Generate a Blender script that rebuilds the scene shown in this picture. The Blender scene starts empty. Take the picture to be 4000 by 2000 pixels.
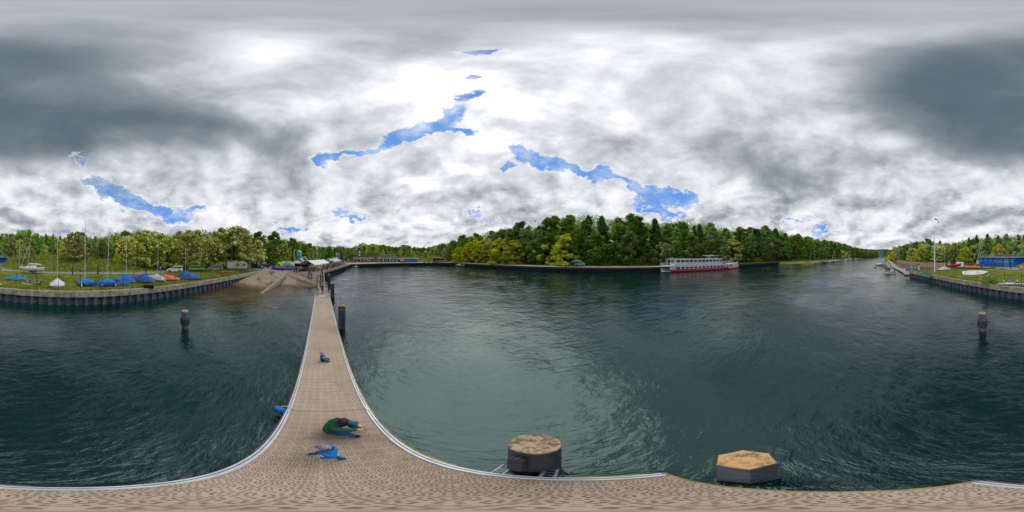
import bpy, math, random
import numpy as np
from mathutils import Vector, Matrix, Euler
random.seed(7); rng = np.random.default_rng(7)
pi = math.pi; R = math.radians
H = 6.6                       # camera height above the water
QZ = 1.9                      # height of the quays above the water
S = bpy.context.scene; COL = S.collection
# ---------------------------------------------------------------- camera
cam_d = bpy.data.cameras.new('camera'); cam = bpy.data.objects.new('camera', cam_d); COL.objects.link(cam)
cam_d.type = 'PANO'
try: cam_d.panorama_type = 'EQUIRECTANGULAR'
except Exception: pass
try: cam_d.cycles.panorama_type = 'EQUIRECTANGULAR'
except Exception: pass
cam_d.clip_start = .05; cam_d.clip_end = 20000
cam.location = (0, 0, H); cam.rotation_euler = (pi/2, 0, 0); S.camera = cam
S.view_settings.view_transform = 'Standard'; S.view_settings.look = 'None'
S.view_settings.gamma = 1; S.view_settings.exposure = 0.15
S.render.engine = 'CYCLES'
S.cycles.max_bounces = 5; S.cycles.diffuse_bounces = 2; S.cycles.glossy_bounces = 3; S.cycles.transmission_bounces = 3; S.cycles.transparent_max_bounces = 6
S.cycles.caustics_reflective = False; S.cycles.caustics_refractive = False; S.cycles.use_denoising = True

# ------------------------------------------------ photograph <-> world (source pixels, 4000 x 2000)
def az_of(px): return (px/4000 - .5)*2*pi
def W(px, py, z=0.0):                       # the point of the plane z seen at a pixel
    a = az_of(px); t = math.tan((py-1000)/2000*pi); d = (H-z)/t
    return (d*math.sin(a), d*math.cos(a))
def D(px, d): a = az_of(px); return (d*math.sin(a), d*math.cos(a))
def dirv(px, py):
    a = az_of(px); e = (1000-py)/2000*pi
    return Vector((math.cos(e)*math.sin(a), math.cos(e)*math.cos(a), math.sin(e)))
def Z(py, d): return H - d*math.tan((py-1000)/2000*pi)

# ---------------------------------------------------------------- sky
SUN_AZ, SUN_EL = R(-12), R(52)
world = bpy.data.worlds.new('World'); S.world = world; world.use_nodes = True
NT = world.node_tree; NT.nodes.clear()
class G:                                     # tiny node graph helper
    def __init__(s, nt): s.nt = nt
    def n(s, typ, **kw):
        nd = s.nt.nodes.new(typ)
        for k, v in kw.items(): setattr(nd, k, v)
        return nd
    def l(s, a, b): s.nt.links.new(a, b)
    def val(s, sock, v):
        if hasattr(v, 'is_output'): s.l(v, sock)
        else: sock.default_value = v
    def m(s, op, a, b=0.0, c=None, clamp=False):
        nd = s.n('ShaderNodeMath', operation=op, use_clamp=clamp); s.val(nd.inputs[0], a); s.val(nd.inputs[1], b)
        if c is not None: s.val(nd.inputs[2], c)
        return nd.outputs[0]
    def v(s, op, a, b=(0, 0, 0)):
        nd = s.n('ShaderNodeVectorMath', operation=op); s.val(nd.inputs[0], a)
        if op == 'SCALE': s.val(nd.inputs['Scale'], b); return nd.outputs[0]
        s.val(nd.inputs[1], b)
        return nd.outputs['Value'] if op in ('DOT_PRODUCT', 'LENGTH', 'DISTANCE') else nd.outputs[0]
    def noise(s, vec, scale, detail=4, rough=.55, dist=0.0, color=False, dim='3D'):
        nd = s.n('ShaderNodeTexNoise', noise_dimensions=dim)
        if vec is not None: s.l(vec, nd.inputs['Vector'])
        nd.inputs['Scale'].default_value = scale; nd.inputs['Detail'].default_value = detail
        nd.inputs['Roughness'].default_value = rough; nd.inputs['Distortion'].default_value = dist
        return nd.outputs['Color' if color else 'Fac']
    def mix(s, f, a, b):
        nd = s.n('ShaderNodeMix', data_type='RGBA'); s.val(nd.inputs[0], f)
        for sk, v in ((nd.inputs[6], a), (nd.inputs[7], b)):
            if hasattr(v, 'is_output'): s.l(v, sk)
            else: sk.default_value = (*v[:3], 1)
        return nd.outputs[2]
    def step(s, x, lo, hi, a=0.0, b=1.0, smooth=True):
        nd = s.n('ShaderNodeMapRange', interpolation_type='SMOOTHSTEP' if smooth else 'LINEAR')
        s.val(nd.inputs[0], x); nd.inputs[1].default_value = lo; nd.inputs[2].default_value = hi
        nd.inputs[3].default_value = a; nd.inputs[4].default_value = b
        return nd.outputs[0]
    def ramp(s, x, stops):
        nd = s.n('ShaderNodeValToRGB'); s.l(x, nd.inputs[0]); e = nd.color_ramp.elements
        while len(e) < len(stops): e.new(.5)
        for i, (p, c) in enumerate(stops): e[i].position = p; e[i].color = (*c, 1)
        return nd.outputs[0]
g = G(NT)
tc = g.n('ShaderNodeTexCoord').outputs['Generated']
nrm = g.v('NORMALIZE', tc)
sx = g.n('ShaderNodeSeparateXYZ'); g.l(nrm, sx.inputs[0])
zc = g.m('MAXIMUM', sx.outputs[2], 0.0)
den = g.m('ADD', zc, .45)
cmb = g.n('ShaderNodeCombineXYZ')
g.l(g.m('DIVIDE', sx.outputs[0], den), cmb.inputs[0]); g.l(g.m('DIVIDE', sx.outputs[1], den), cmb.inputs[1]); g.l(g.m('MULTIPLY', zc, .8), cmb.inputs[2])
flat = cmb.outputs[0]                        # cloud sheet coordinates: flattened towards the horizon
w1 = g.v('SUBTRACT', g.noise(flat, 1.5, 6, .6, 0, True), (.5, .5, .5))
w2 = g.v('SUBTRACT', g.noise(flat, 7.0, 6, .62, 0, True), (.5, .5, .5))
warped = g.v('ADD', nrm, g.v('ADD', g.v('SCALE', w1, .14), g.v('SCALE', w2, .19)))
w3 = g.v('SUBTRACT', g.noise(flat, 1.1, 2.5, .45, 0, True), (.5, .5, .5))
soft = g.v('ADD', nrm, g.v('SCALE', w3, .42))
def blob(vec, px, py, rx, ry, tilt=0.0):
    c = dirv(px, py); a = az_of(px); e = (1000-py)/2000*pi
    te = Vector((math.cos(a), -math.sin(a), 0)); tn = c.cross(te) * -1
    if tn.z < 0: tn = -tn
    t = R(tilt); ax = te*math.cos(t) + tn*math.sin(t); ay = -te*math.sin(t) + tn*math.cos(t); az_ = ax.cross(ay)
    M = Matrix((ax, ay, az_)).transposed()
    nd = g.n('ShaderNodeMapping', vector_type='TEXTURE'); g.l(vec, nd.inputs[0])
    nd.inputs['Location'].default_value = c; nd.inputs['Rotation'].default_value = M.to_euler('XYZ')
    k = R(.09); s_x = rx*k*max(math.cos(e), .25); s_y = ry*k
    nd.inputs['Scale'].default_value = (s_x, s_y, max(.5, max(s_x, s_y)*1.2))
    gr = g.n('ShaderNodeTexGradient', gradient_type='SPHERICAL'); g.l(nd.outputs[0], gr.inputs[0])
    return gr.outputs['Fac']
def blobsum(vec, lst):
    out = None
    for (amp, *b) in lst:
        x = g.m('MULTIPLY', blob(vec, *b), amp)
        out = x if out is None else g.m('ADD', out, x)
    return out
DARK = [  # amount, x, y, rx, ry, tilt : grey cloud bases
 (.62, 80, 430, 700, 300, 0), (.50, 560, 480, 520, 170, -10), (.42, 860, 520, 420, 120, -16), (.36, 330, 560, 360, 120, 0),
 (.50, 3720, 400, 520, 300, 0), (.36, 3560, 300, 420, 160, -12), (.30, 3900, 560, 420, 150, 0), (.30, 250, 250, 900, 200, 0), (.25, 3700, 180, 600, 130, 0),
 (.30, 640, 620, 260, 90, 0), (.30, 1100, 680, 200, 110, -20), (.08, 1250, 330, 420, 140, 0),
 (.32, 2930, 620, 400, 130, -25), (.36, 3150, 740, 300, 110, -18), (.10, 2780, 520, 300, 120, 0), (.22, 3350, 640, 260, 110, 0),
 (.40, 3800, 860, 330, 50, 0), (.22, 3550, 790, 260, 60, 0), (.25, 3050, 830, 260, 60, 0),
 (.28, 120, 880, 220, 40, 0), (.16, 520, 720, 260, 60, 0), (.18, 1480, 760, 260, 90, 0), (.14, 1950, 800, 300, 90, 0), (.20, 2080, 850, 260, 50, 0), (.16, 2300, 870, 300, 60, 0),
 (.16, 2500, 95, 900, 80, 0), (.20, 1200, 60, 1600, 130, 0), (.22, 3500, 40, 1400, 140, 0), (.16, 1500, 190, 400, 100, 0)]
LITE = [  # brighter parts of the cloud deck
 (.34, 1850, 330, 520, 300, 0), (.30, 2080, 480, 420, 200, 0), (.26, 1500, 400, 360, 160, 0), (.24, 2250, 180, 600, 120, 0), (.22, 2500, 380, 600, 220, 0), (.14, 2950, 330, 420, 160, 0), (.18, 3000, 190, 500, 110, -14),
 (.26, 1780, 600, 500, 150, 0), (.20, 2700, 720, 300, 140, -25), (.26, 200, 700, 420, 90, 0), (.2, 520, 640, 160, 50, 0), (.24, 3500, 560, 160, 60, 0), (.2, 3750, 700, 420, 110, 0), (.18, 3300, 880, 400, 60, 0),
 (.22, 1000, 820, 500, 100, 0), (.2, 1700, 860, 600, 80, 0), (.24, 2380, 760, 260, 70, 0), (.16, 3480, 930, 400, 40, 0), (.14, 600, 330, 260, 60, -12)]
BLUE = [  # gaps with blue sky
 (1.0, 1275, 612, 75, 34, 0), (1.0, 1400, 588, 150, 24, 8), (1.0, 1540, 545, 110, 34, 22), (1.0, 1650, 500, 125, 42, 16), (1.0, 1760, 440, 120, 36, 48), (.9, 1822, 375, 50, 26, 75),
 (.9, 1850, 305, 45, 14, 15), (.9, 1930, 212, 110, 13, -10), (.8, 1800, 505, 110, 16, 0),
 (1.0, 2040, 590, 55, 42, -30), (1.0, 2120, 625, 130, 42, -18), (1.0, 2240, 655, 110, 38, -25), (1.0, 2360, 685, 90, 42, -15), (1.0, 2480, 735, 100, 22, -28), (1.0, 2540, 790, 95, 52, 0), (1.0, 2650, 775, 95, 45, -10), (.8, 2000, 655, 60, 18, 0), (.8, 2600, 835, 120, 24, 0),
 (.95, 308, 622, 28, 38, 0), (1.0, 375, 712, 100, 20, -12), (1.0, 450, 765, 120, 46, -38), (1.0, 560, 812, 150, 30, -18), (1.0, 670, 850, 100, 48, -10), (1.0, 755, 818, 75, 22, 8),
 (.85, 1140, 893, 90, 20, 0), (.85, 1330, 818, 40, 26, 0), (.75, 1390, 855, 90, 14, -10), (.7, 1850, 830, 70, 16, 0), (.7, 1990, 675, 30, 30, 0), (.75, 3205, 905, 90, 20, 0), (.6, 3100, 870, 120, 10, 0), (.6, 1900, 870, 80, 10, 0)]
dk = blobsum(soft, DARK); lt = blobsum(soft, LITE); bl = blobsum(warped, BLUE)
dt = g.m('SUBTRACT', g.noise(flat, 3.1, 8, .56, .25), .5)
dtl = g.m('SUBTRACT', g.noise(g.v('ADD', flat, (-.02, .07, .05)), 3.1, 8, .56, .25), .5)
fine = g.m('SUBTRACT', g.noise(flat, 14.0, 6, .6), .5)
relief = g.m('SUBTRACT', dt, dtl)            # side towards the sun brighter
lowm = g.step(sx.outputs[2], .62, .12)       # puffier towards the horizon, smoother overhead
amp = g.m('MULTIPLY_ADD', lowm, .24, .44)
tex = g.m('MULTIPLY_ADD', relief, 2.3, g.m('MULTIPLY_ADD', dt, 1.15, g.m('MULTIPLY', fine, .28)))
L0 = g.m('ADD', g.m('SUBTRACT', .70, g.m('MULTIPLY', dk, .92)), g.m('MULTIPLY', lt, .50))
amp = g.m('MULTIPLY', amp, g.step(dk, .0, .45, 1.0, .45))
L1 = g.m('MULTIPLY_ADD', tex, amp, g.m('MULTIPLY_ADD', lowm, .07, L0))
cloud = g.ramp(g.m('MULTIPLY', g.m('ADD', L1, .35), 1/1.45), [(0.0, (.085, .118, .145)), (.24, (.115, .155, .185)), (.31, (.145, .185, .218)), (.41, (.195, .238, .270)), (.53, (.31, .342, .39)), (.67, (.51, .54, .59)), (.80, (.70, .72, .76)), (1.0, (.90, .90, .92))])
fin2 = g.m('SUBTRACT', g.noise(flat, 26, 7, .68), .5)
near_gap = g.step(bl, 0.0, .12)
gap = g.m('ADD', bl, g.m('MULTIPLY', near_gap, g.m('ADD', g.m('MULTIPLY', fin2, .75), g.m('MULTIPLY_ADD', fine, .8, g.m('MULTIPLY', dt, .5)))))
gapm = g.step(gap, .14, .52)
edge = g.step(bl, .0, .28)                # silver lining round the gaps
cloud2 = g.mix(g.m('MULTIPLY', edge, .45), cloud, (.93, .93, .94))
sky = g.n('ShaderNodeTexSky', sky_type='NISHITA', sun_disc=False, sun_elevation=SUN_EL, sun_rotation=SUN_AZ)
sky.air_density = 1.0; sky.dust_density = 0.0; sky.ozone_density = 1.5
BG = .10
tint = g.n('ShaderNodeMix', data_type='RGBA', blend_type='MULTIPLY'); tint.inputs[0].default_value = 1
g.l(sky.outputs[0], tint.inputs[6]); tint.inputs[7].default_value = (1.05, 1.25, 1.5, 1)
glow = g.m('MULTIPLY_ADD', g.m('MULTIPLY', blob(soft, 1850, 400, 900, 520), g.step(L1, .7, 1.2)), .7, 1.0)   # thin bright cloud before the sun
cl10 = g.v('SCALE', g.v('SCALE', cloud2, glow), 1/BG)
skc = g.v('MINIMUM', tint.outputs[2], (1.3, 3.1, 7.3))
veil = g.step(g.noise(flat, 6.0, 7, .65), .40, .68, 1.0, .52)
fin = g.mix(g.m('MULTIPLY', gapm, veil), cl10, skc)
bg = g.n('ShaderNodeBackground'); g.l(fin, bg.inputs[0]); bg.inputs[1].default_value = BG
wo = g.n('ShaderNodeOutputWorld'); g.l(bg.outputs[0], wo.inputs[0])
try: world.cycles.sampling_method = 'MANUAL'; world.cycles.sample_map_resolution = 512
except Exception: pass
# ---------------------------------------------------------------- sun through thin cloud
sd = bpy.data.lights.new('sun', 'SUN'); sun = bpy.data.objects.new('sun', sd); COL.objects.link(sun)
sd.energy = 1.2; sd.angle = R(60); sd.color = (1, .96, .88)
sun.rotation_euler = (R(90)-SUN_EL, 0, -SUN_AZ + pi)
# sun direction: towards azimuth SUN_AZ
_s = Vector((math.sin(SUN_AZ)*math.cos(SUN_EL), math.cos(SUN_AZ)*math.cos(SUN_EL), math.sin(SUN_EL)))
sun.rotation_euler = (-_s).to_track_quat('-Z', 'Y').to_euler()

# ---------------------------------------------------------------- materials
_M = {}
def rgb(r, g_, b):                           # display 0-255 -> linear
    f = lambda c: (c/255/12.92) if c/255 <= .04045 else ((c/255+.055)/1.055)**2.4
    return (f(r), f(g_), f(b))
def mat(name, col, rough=.6, metal=0.0, col2=None, scale=2.0, detail=5, bump=0.0, bscale=None, lo=.35, hi=.65, spec=.5, alpha=None, emit=None, rand=0.0):
    if name in _M: return _M[name]
    m = bpy.data.materials.new(name); m.use_nodes = True; nt = m.node_tree; b = nt.nodes['Principled BSDF']; q = G(nt)
    b.inputs['Roughness'].default_value = rough; b.inputs['Metallic'].default_value = metal
    b.inputs['Specular IOR Level'].default_value = spec
    t = q.n('ShaderNodeTexCoord').outputs['Object']
    if col2 is None: col2 = tuple(c*.82 for c in col)
    c = q.mix(q.step(q.noise(t, scale, detail, .6), lo, hi), col, col2)
    if rand:
        oi = q.n('ShaderNodeObjectInfo').outputs['Random']
        hs = q.n('ShaderNodeHueSaturation'); q.l(c, hs.inputs['Color']); q.l(q.step(oi, 0, 1, 1-rand, 1+rand, False), hs.inputs['Value'])
        q.l(q.step(oi, 0, 1, .5+rand*.05, .5-rand*.05, False), hs.inputs['Hue']); c = hs.outputs[0]
    q.l(c, b.inputs['Base Color'])
    if bump:
        bp = q.n('ShaderNodeBump'); bp.inputs['Strength'].default_value = 1; bp.inputs['Distance'].default_value = bump
        q.l(q.noise(t, bscale or scale*3, 6, .6), bp.inputs['Height']); q.l(bp.outputs[0], b.inputs['Normal'])
    if alpha is not None: b.inputs['Alpha'].default_value = alpha
    if emit: b.inputs['Emission Color'].default_value = (*emit, 1); b.inputs['Emission Strength'].default_value = 1
    _M[name] = m; return m
def plain(name, r, g_, b, rough=.5, metal=0.0, **k): return mat(name, rgb(r, g_, b), rough, metal, **k)

# ---------------------------------------------------------------- mesh building
class MB:
    def __init__(s): s.v = []; s.f = []; s.mi = []; s.cur = 0; s.T = Matrix.Identity(4)
    def add(s, vs, fs, mi=None):
        o = len(s.v); T = s.T
        s.v += [tuple(T @ Vector(p)) for p in vs]; s.f += [tuple(i+o for i in f) for f in fs]; s.mi += [s.cur if mi is None else mi]*len(fs); return s
    def box(s, x0, x1, y0, y1, z0, z1, mi=None):
        return s.add([(x0,y0,z0),(x1,y0,z0),(x1,y1,z0),(x0,y1,z0),(x0,y0,z1),(x1,y0,z1),(x1,y1,z1),(x0,y1,z1)],
                     [(0,3,2,1),(4,5,6,7),(0,1,5,4),(1,2,6,5),(2,3,7,6),(3,0,4,7)], mi)
    def cbox(s, c, sz, mi=None): return s.box(c[0]-sz[0]/2, c[0]+sz[0]/2, c[1]-sz[1]/2, c[1]+sz[1]/2, c[2]-sz[2]/2, c[2]+sz[2]/2, mi)
    def tube(s, pts, r, n=8, mi=None, cap=True):
        pts = [Vector(p) for p in pts]; rs = r if isinstance(r, (list, tuple)) else [r]*len(pts)
        vs, fs = [], []; prev = None
        for i, p in enumerate(pts):
            d = (pts[min(i+1, len(pts)-1)] - pts[max(i-1, 0)])
            if d.length < 1e-9: d = Vector((0,0,1))
            d.normalize()
            if prev is None:
                a = Vector((0,0,1)).cross(d) if abs(d.z) < .95 else Vector((1,0,0)).cross(d)
            else: a = prev - d*prev.dot(d)
            if a.length < 1e-6: a = Vector((1,0,0)).cross(d)
            a.normalize(); prev = a; b = d.cross(a)
            for k in range(n):
                t = 2*pi*k/n; vs.append(p + (a*math.cos(t) + b*math.sin(t))*rs[i])
        for i in range(len(pts)-1):
            for k in range(n): fs.append((i*n+k, i*n+(k+1)%n, (i+1)*n+(k+1)%n, (i+1)*n+k))
        if cap: fs.append(tuple(range(n-1, -1, -1))); fs.append(tuple((len(pts)-1)*n+k for k in range(n)))
        return s.add(vs, fs, mi)
    def rings(s, rings, cap=True, closed=True, mi=None):   # loft through rings with equal point counts
        n = len(rings[0]); vs = [p for r in rings for p in r]; fs = []
        for i in range(len(rings)-1):
            for k in range(n if closed else n-1): fs.append((i*n+k, i*n+(k+1)%n, (i+1)*n+(k+1)%n, (i+1)*n+k))
        if cap: fs.append(tuple(range(n-1, -1, -1))); fs.append(tuple((len(rings)-1)*n+k for k in range(n)))
        return s.add(vs, fs, mi)
    def lathe(s, prof, n=16, c=(0,0,0), mi=None, cap=True):
        return s.rings([[(c[0]+r*math.cos(2*pi*k/n), c[1]+r*math.sin(2*pi*k/n), c[2]+z) for k in range(n)] for r, z in prof], cap, True, mi)
    def ball(s, c, r, n=12, m=8, mi=None):
        r = r if isinstance(r, (tuple, list)) else (r, r, r); rg = []
        for i in range(m+1):
            t = -pi/2 + pi*i/m; cr = max(math.cos(t), .02)
            rg.append([(c[0]+r[0]*cr*math.cos(2*pi*k/n), c[1]+r[1]*cr*math.sin(2*pi*k/n), c[2]+r[2]*math.sin(t)) for k in range(n)])
        return s.rings(rg, True, True, mi)
    def prism(s, poly, z0, z1, mi=None):                   # vertical extrusion of an xy polygon
        n = len(poly); vs = [(x, y, z0) for x, y in poly] + [(x, y, z1) for x, y in poly]
        return s.add(vs, [tuple(range(n-1, -1, -1)), tuple(range(n, 2*n))] + [(i, (i+1)%n, n+(i+1)%n, n+i) for i in range(n)], mi)
    def slab(s, poly, y0, y1, mi=None):                    # extrusion along y of an xz polygon
        n = len(poly); vs = [(x, y0, z) for x, z in poly] + [(x, y1, z) for x, z in poly]
        return s.add(vs, [tuple(range(n)), tuple(range(2*n-1, n-1, -1))] + [(i, n+i, n+(i+1)%n, (i+1)%n) for i in range(n)], mi)
    def mesh(s, name, mats, smooth=None):
        me = bpy.data.meshes.new(name); me.from_pydata(s.v, [], s.f)
        for m in (mats if isinstance(mats, (list, tuple)) else [mats]): me.materials.append(m)
        if any(s.mi): me.polygons.foreach_set('material_index', s.mi)
        me.update()
        if smooth is not None:
            me.polygons.foreach_set('use_smooth', [True]*len(me.polygons))
            if smooth < 180: me.set_sharp_from_angle(angle=R(smooth))
        return me
    def build(s, name, mats, parent=None, smooth=None, bevel=0, loc=None):
        o = bpy.data.objects.new(name, s.mesh(name, mats, smooth)); COL.objects.link(o)
        if parent is not None: o.parent = parent
        if loc: o.location = loc
        if bevel: b = o.modifiers.new('bevel', 'BEVEL'); b.width = bevel; b.segments = 2; b.limit_method = 'ANGLE'
        return o
def tag(o, label=None, cat=None, group=None, kind=None):
    if label: o['label'] = label
    if cat: o['category'] = cat
    if group: o['group'] = group
    if kind: o['kind'] = kind
    return o
def thing(name, label, cat, loc=(0,0,0), rz=0.0, group=None):
    o = bpy.data.objects.new(name, None); COL.objects.link(o); o.location = loc; o.rotation_euler = (0,0,rz)
    return tag(o, label, cat, group)
def kids(o): return [c for c in ALLCH.get(o.name, [])]
ALLCH = {}
def copy_tree(o, parent=None, **kw):
    c = o.copy(); COL.objects.link(c); c.parent = parent
    for ch in list(o.children): copy_tree(ch, c)
    return c
def dup(o, loc, rz=0.0, label=None, group=None, scale=None):
    c = copy_tree(o); c.location = loc; c.rotation_euler = (0,0,rz)
    if label: c['label'] = label
    if group: c['group'] = group
    if scale: c.scale = (scale,)*3 if not isinstance(scale, (tuple, list)) else scale
    return c
def struct(o, kind='structure'): o['kind'] = kind; return o
# ================================================================ water, terrain, quays
S1 = (33.5, -39.65); S2 = (-52.0, 1.82); TM = (-45.6, 9.1); TR = (-39.5, 16.1)
C0 = (-41.5, 17.5); C1 = (-78.0, 51.0)
FARQ = [C1, (-76.0, 73.0), (-66.5, 89.0), (-53.0, 103.0), (-38.0, 105.4)]
N1 = (131.0, -9.6)
NBANK = [N1, (128, -30), (135, -44), (197, -82), (287, -150), (480, -300), (900, -640), (1700, -1330)]
SBANK = [(1600, -1420), (900, -830), (540, -517), (260, -252), (130, -128), (90, -98), (70, -86), (50, -76), (40, -62), (35, -48), S1]
RAMP_PTS = [S2, TM, TR, C0]
poly = [S1, S2, TM, TR, C0] + FARQ + NBANK + SBANK[:-1]
seg_nat = []
for i in range(len(poly)):
    a, b = poly[i], poly[(i+1) % len(poly)]
    nat = (a in NBANK) or (a in SBANK[:-1])
    ramp = a in (S2, TM)
    seg_nat.append((a, b, 2 if ramp else (1 if nat else 0)))
P_ = np.array(poly)
def sdist(x, y):
    """distance inland (positive) from the water's edge and the kind of the nearest edge"""
    x = np.asarray(x, float); y = np.asarray(y, float); best = np.full(x.shape, 1e9); kind = np.zeros(x.shape, int); ins = np.zeros(x.shape, bool)
    for (a, b, k) in seg_nat:
        ax, ay = a; bx, by = b; dx, dy = bx-ax, by-ay; L = dx*dx+dy*dy+1e-9
        t = np.clip(((x-ax)*dx + (y-ay)*dy)/L, 0, 1); d = np.hypot(x-ax-t*dx, y-ay-t*dy)
        m = d < best; best = np.where(m, d, best); kind = np.where(m, k, kind)
        c = ((ay > y) != (by > y)) & (x < (bx-ax)*(y-ay)/((by-ay) if abs(by-ay) > 1e-9 else 1e-9) + ax)
        ins ^= c
    return np.where(ins, -best, best), kind
def sm(x, a, b): t = np.clip((x-a)/(b-a), 0, 1); return t*t*(3-2*t)
def vnoise(x, y, s, seed=0):
    x = np.asarray(x)/s + seed*17.3; y = np.asarray(y)/s + seed*5.1; xi = np.floor(x); yi = np.floor(y); fx = x-xi; fy = y-yi
    h = lambda i, j: np.modf(np.abs(np.sin(i*127.1 + j*311.7)*43758.5453))[0]
    fx = fx*fx*(3-2*fx); fy = fy*fy*(3-2*fy)
    return (h(xi,yi)*(1-fx)+h(xi+1,yi)*fx)*(1-fy) + (h(xi,yi+1)*(1-fx)+h(xi+1,yi+1)*fx)*fy
def land(x, y):
    x = np.asarray(x, float); y = np.asarray(y, float); sd, k = sdist(x, y)
    a = np.degrees(np.arctan2(x, y)); d = np.hypot(x, y)
    h = np.full(x.shape, QZ-.03)
    # berm behind the road (south-west)
    s = -.61*x - .79*(y+54.5)
    m = sm(x, -48, -36) * (1-sm(x, -4, 4)); h = h + m*(4.1*sm(s, 4, 24) + 2.0*sm(s, 24, 70))
    h = h + (1-sm(x, -50, -36))*(y < 40)*(x > -160)*1.0*sm(sd, 25, 60)
    # containers' side: gentle rise
    m = sm(x, -6, 6)*(y < -30); h = h + m*(.75*sm(s, 3, 14) + 3.0*sm(s, 26, 70))
    m2 = np.exp(-(((x+2.5)/5.5)**2 + ((y+60.5)/4.0)**2)); h = h + 1.4*m2
    # forest hill behind the north quay
    nd = (y - (79.5-.68*x))/1.209; mN = sm(a, -32, -8)*(1-sm(a, 118, 124))*(nd > 0)
    h = h + mN*(10.0*sm(nd, 16, 85))*sm(x, -40, 10)
    # embankment behind the pavilion
    mF = sm(a, -62, -54)*(1-sm(a, -26, -12)); h = h + mF*5.2*sm(d, 128, 137) + mF*5*sm(d, 160, 230)
    mB = sm(a, 96, 106); h = h + mB*(k == 1)*(y > -700)*14.0*sm(sd, 8, 70)*(a < 124)
    h = h + .25*(vnoise(x, y, 9, 1)-.5)*sm(sd, 8, 20)
    # edges
    lo = np.where(k == 1, -1.5 + (h+1.5)*sm(sd, -2.5, 6.0), np.where(sd > 1.2, h, -2.0))
    ed = np.where(k == 1, lo, np.where(k == 2, np.where(sd > 1.0, h, -2.2), -2.0 + (h+2.0)*sm(sd, .8, 1.6)))
    return ed, sd, k
def hz(x, y): return float(land(np.array([x]), np.array([y]))[0][0])

# -- ground: one sheet of polar cells reaching the horizon
nA = 900; rr = [20.0]
while rr[-1] < 6500: rr.append(rr[-1]*1.0105 if rr[-1] < 260 else rr[-1]*1.05)
rr = np.array(rr); aa = np.linspace(0, 2*pi, nA, endpoint=False)
RR, AA = np.meshgrid(rr, aa, indexing='ij'); X = RR*np.sin(AA); Y = RR*np.cos(AA)
hgt, SDm, KK = land(X.ravel(), Y.ravel())
nR = len(rr)
me = bpy.data.meshes.new('ground'); vs = np.stack([X.ravel(), Y.ravel(), hgt], 1)
i0 = np.arange(nR-1)[:, None]*nA + np.arange(nA)[None]; i1 = np.arange(nR-1)[:, None]*nA + (np.arange(nA)[None]+1) % nA
F = np.stack([i0, i0+nA, i1+nA, i1], -1).reshape(-1, 4)
keep = (hgt[F].max(1) > -1.45); F = F[keep]
me.from_pydata(vs.tolist(), [], F.tolist()); me.update()
me.polygons.foreach_set('use_smooth', [True]*len(me.polygons))
rock = np.where(KK == 1, 1-sm(SDm, 3.5, 8.0), 0.0)*np.where(np.degrees(np.arctan2(vs[:,0], vs[:,1])) > 127, 1.0, .48)
att = me.attributes.new('rock', 'FLOAT', 'POINT'); att.data.foreach_set('value', rock.astype(np.float32))
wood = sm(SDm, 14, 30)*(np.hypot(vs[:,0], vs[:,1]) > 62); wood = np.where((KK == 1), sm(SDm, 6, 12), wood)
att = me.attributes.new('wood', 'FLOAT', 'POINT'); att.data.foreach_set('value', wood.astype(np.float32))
ground = bpy.data.objects.new('ground', me); COL.objects.link(ground); struct(ground)
m = bpy.data.materials.new('grass_ground'); m.use_nodes = True; q = G(m.node_tree); b = m.node_tree.nodes['Principled BSDF']
t = q.n('ShaderNodeTexCoord').outputs['Object']
gc = q.mix(q.step(q.noise(t, .16, 6, .65), .36, .62), rgb(102, 124, 34), rgb(142, 146, 62))
gc = q.mix(q.step(q.noise(t, 1.7, 6, .7), .45, .75), gc, rgb(66, 86, 22))
gc = q.mix(q.step(q.noise(t, 6.0, 4, .7), .55, .8), gc, rgb(150, 146, 84))
gc = q.mix(q.step(q.noise(t, .45, 6, .7), .62, .72), gc, rgb(128, 112, 70))
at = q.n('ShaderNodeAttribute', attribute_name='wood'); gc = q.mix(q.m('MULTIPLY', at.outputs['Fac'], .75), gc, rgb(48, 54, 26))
vo = q.n('ShaderNodeTexVoronoi'); q.l(t, vo.inputs['Vector']); vo.inputs['Scale'].default_value = 2.2
rk = q.mix(q.step(vo.outputs['Distance'], .1, .6), rgb(176, 154, 132), rgb(96, 80, 66))
rk = q.mix(q.step(q.noise(t, 1.2, 5, .6), .4, .7), rk, rgb(160, 128, 110))
at2 = q.n('ShaderNodeAttribute', attribute_name='rock')
gc = q.mix(q.step(q.m('ADD', at2.outputs['Fac'], q.m('MULTIPLY', q.m('SUBTRACT', q.noise(t, .5, 5, .6), .5), .5)), .4, .6), gc, rk)
q.l(gc, b.inputs['Base Color']); b.inputs['Roughness'].default_value = .95; b.inputs['Specular IOR Level'].default_value = .1
bp = q.n('ShaderNodeBump'); bp.inputs['Distance'].default_value = .25; q.l(q.noise(t, 2.5, 8, .75), bp.inputs['Height']); q.l(bp.outputs[0], b.inputs['Normal'])
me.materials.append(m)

# -- water
me = bpy.data.meshes.new('water'); ww = []
rw = [0.0, 6000]; me.from_pydata([(-6000,-6000,0),(6000,-6000,0),(6000,6000,0),(-6000,6000,0)], [], [(0,1,2,3)]); me.update()
water = bpy.data.objects.new('water', me); COL.objects.link(water); struct(water)
m = bpy.data.materials.new('water'); m.use_nodes = True; q = G(m.node_tree); b = m.node_tree.nodes['Principled BSDF']
t = q.n('ShaderNodeTexCoord').outputs['Object']
deep = q.mix(q.step(q.noise(t, .05, 3, .5), .35, .65), (.0005, .028, .020), (.0005, .016, .015))
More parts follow.
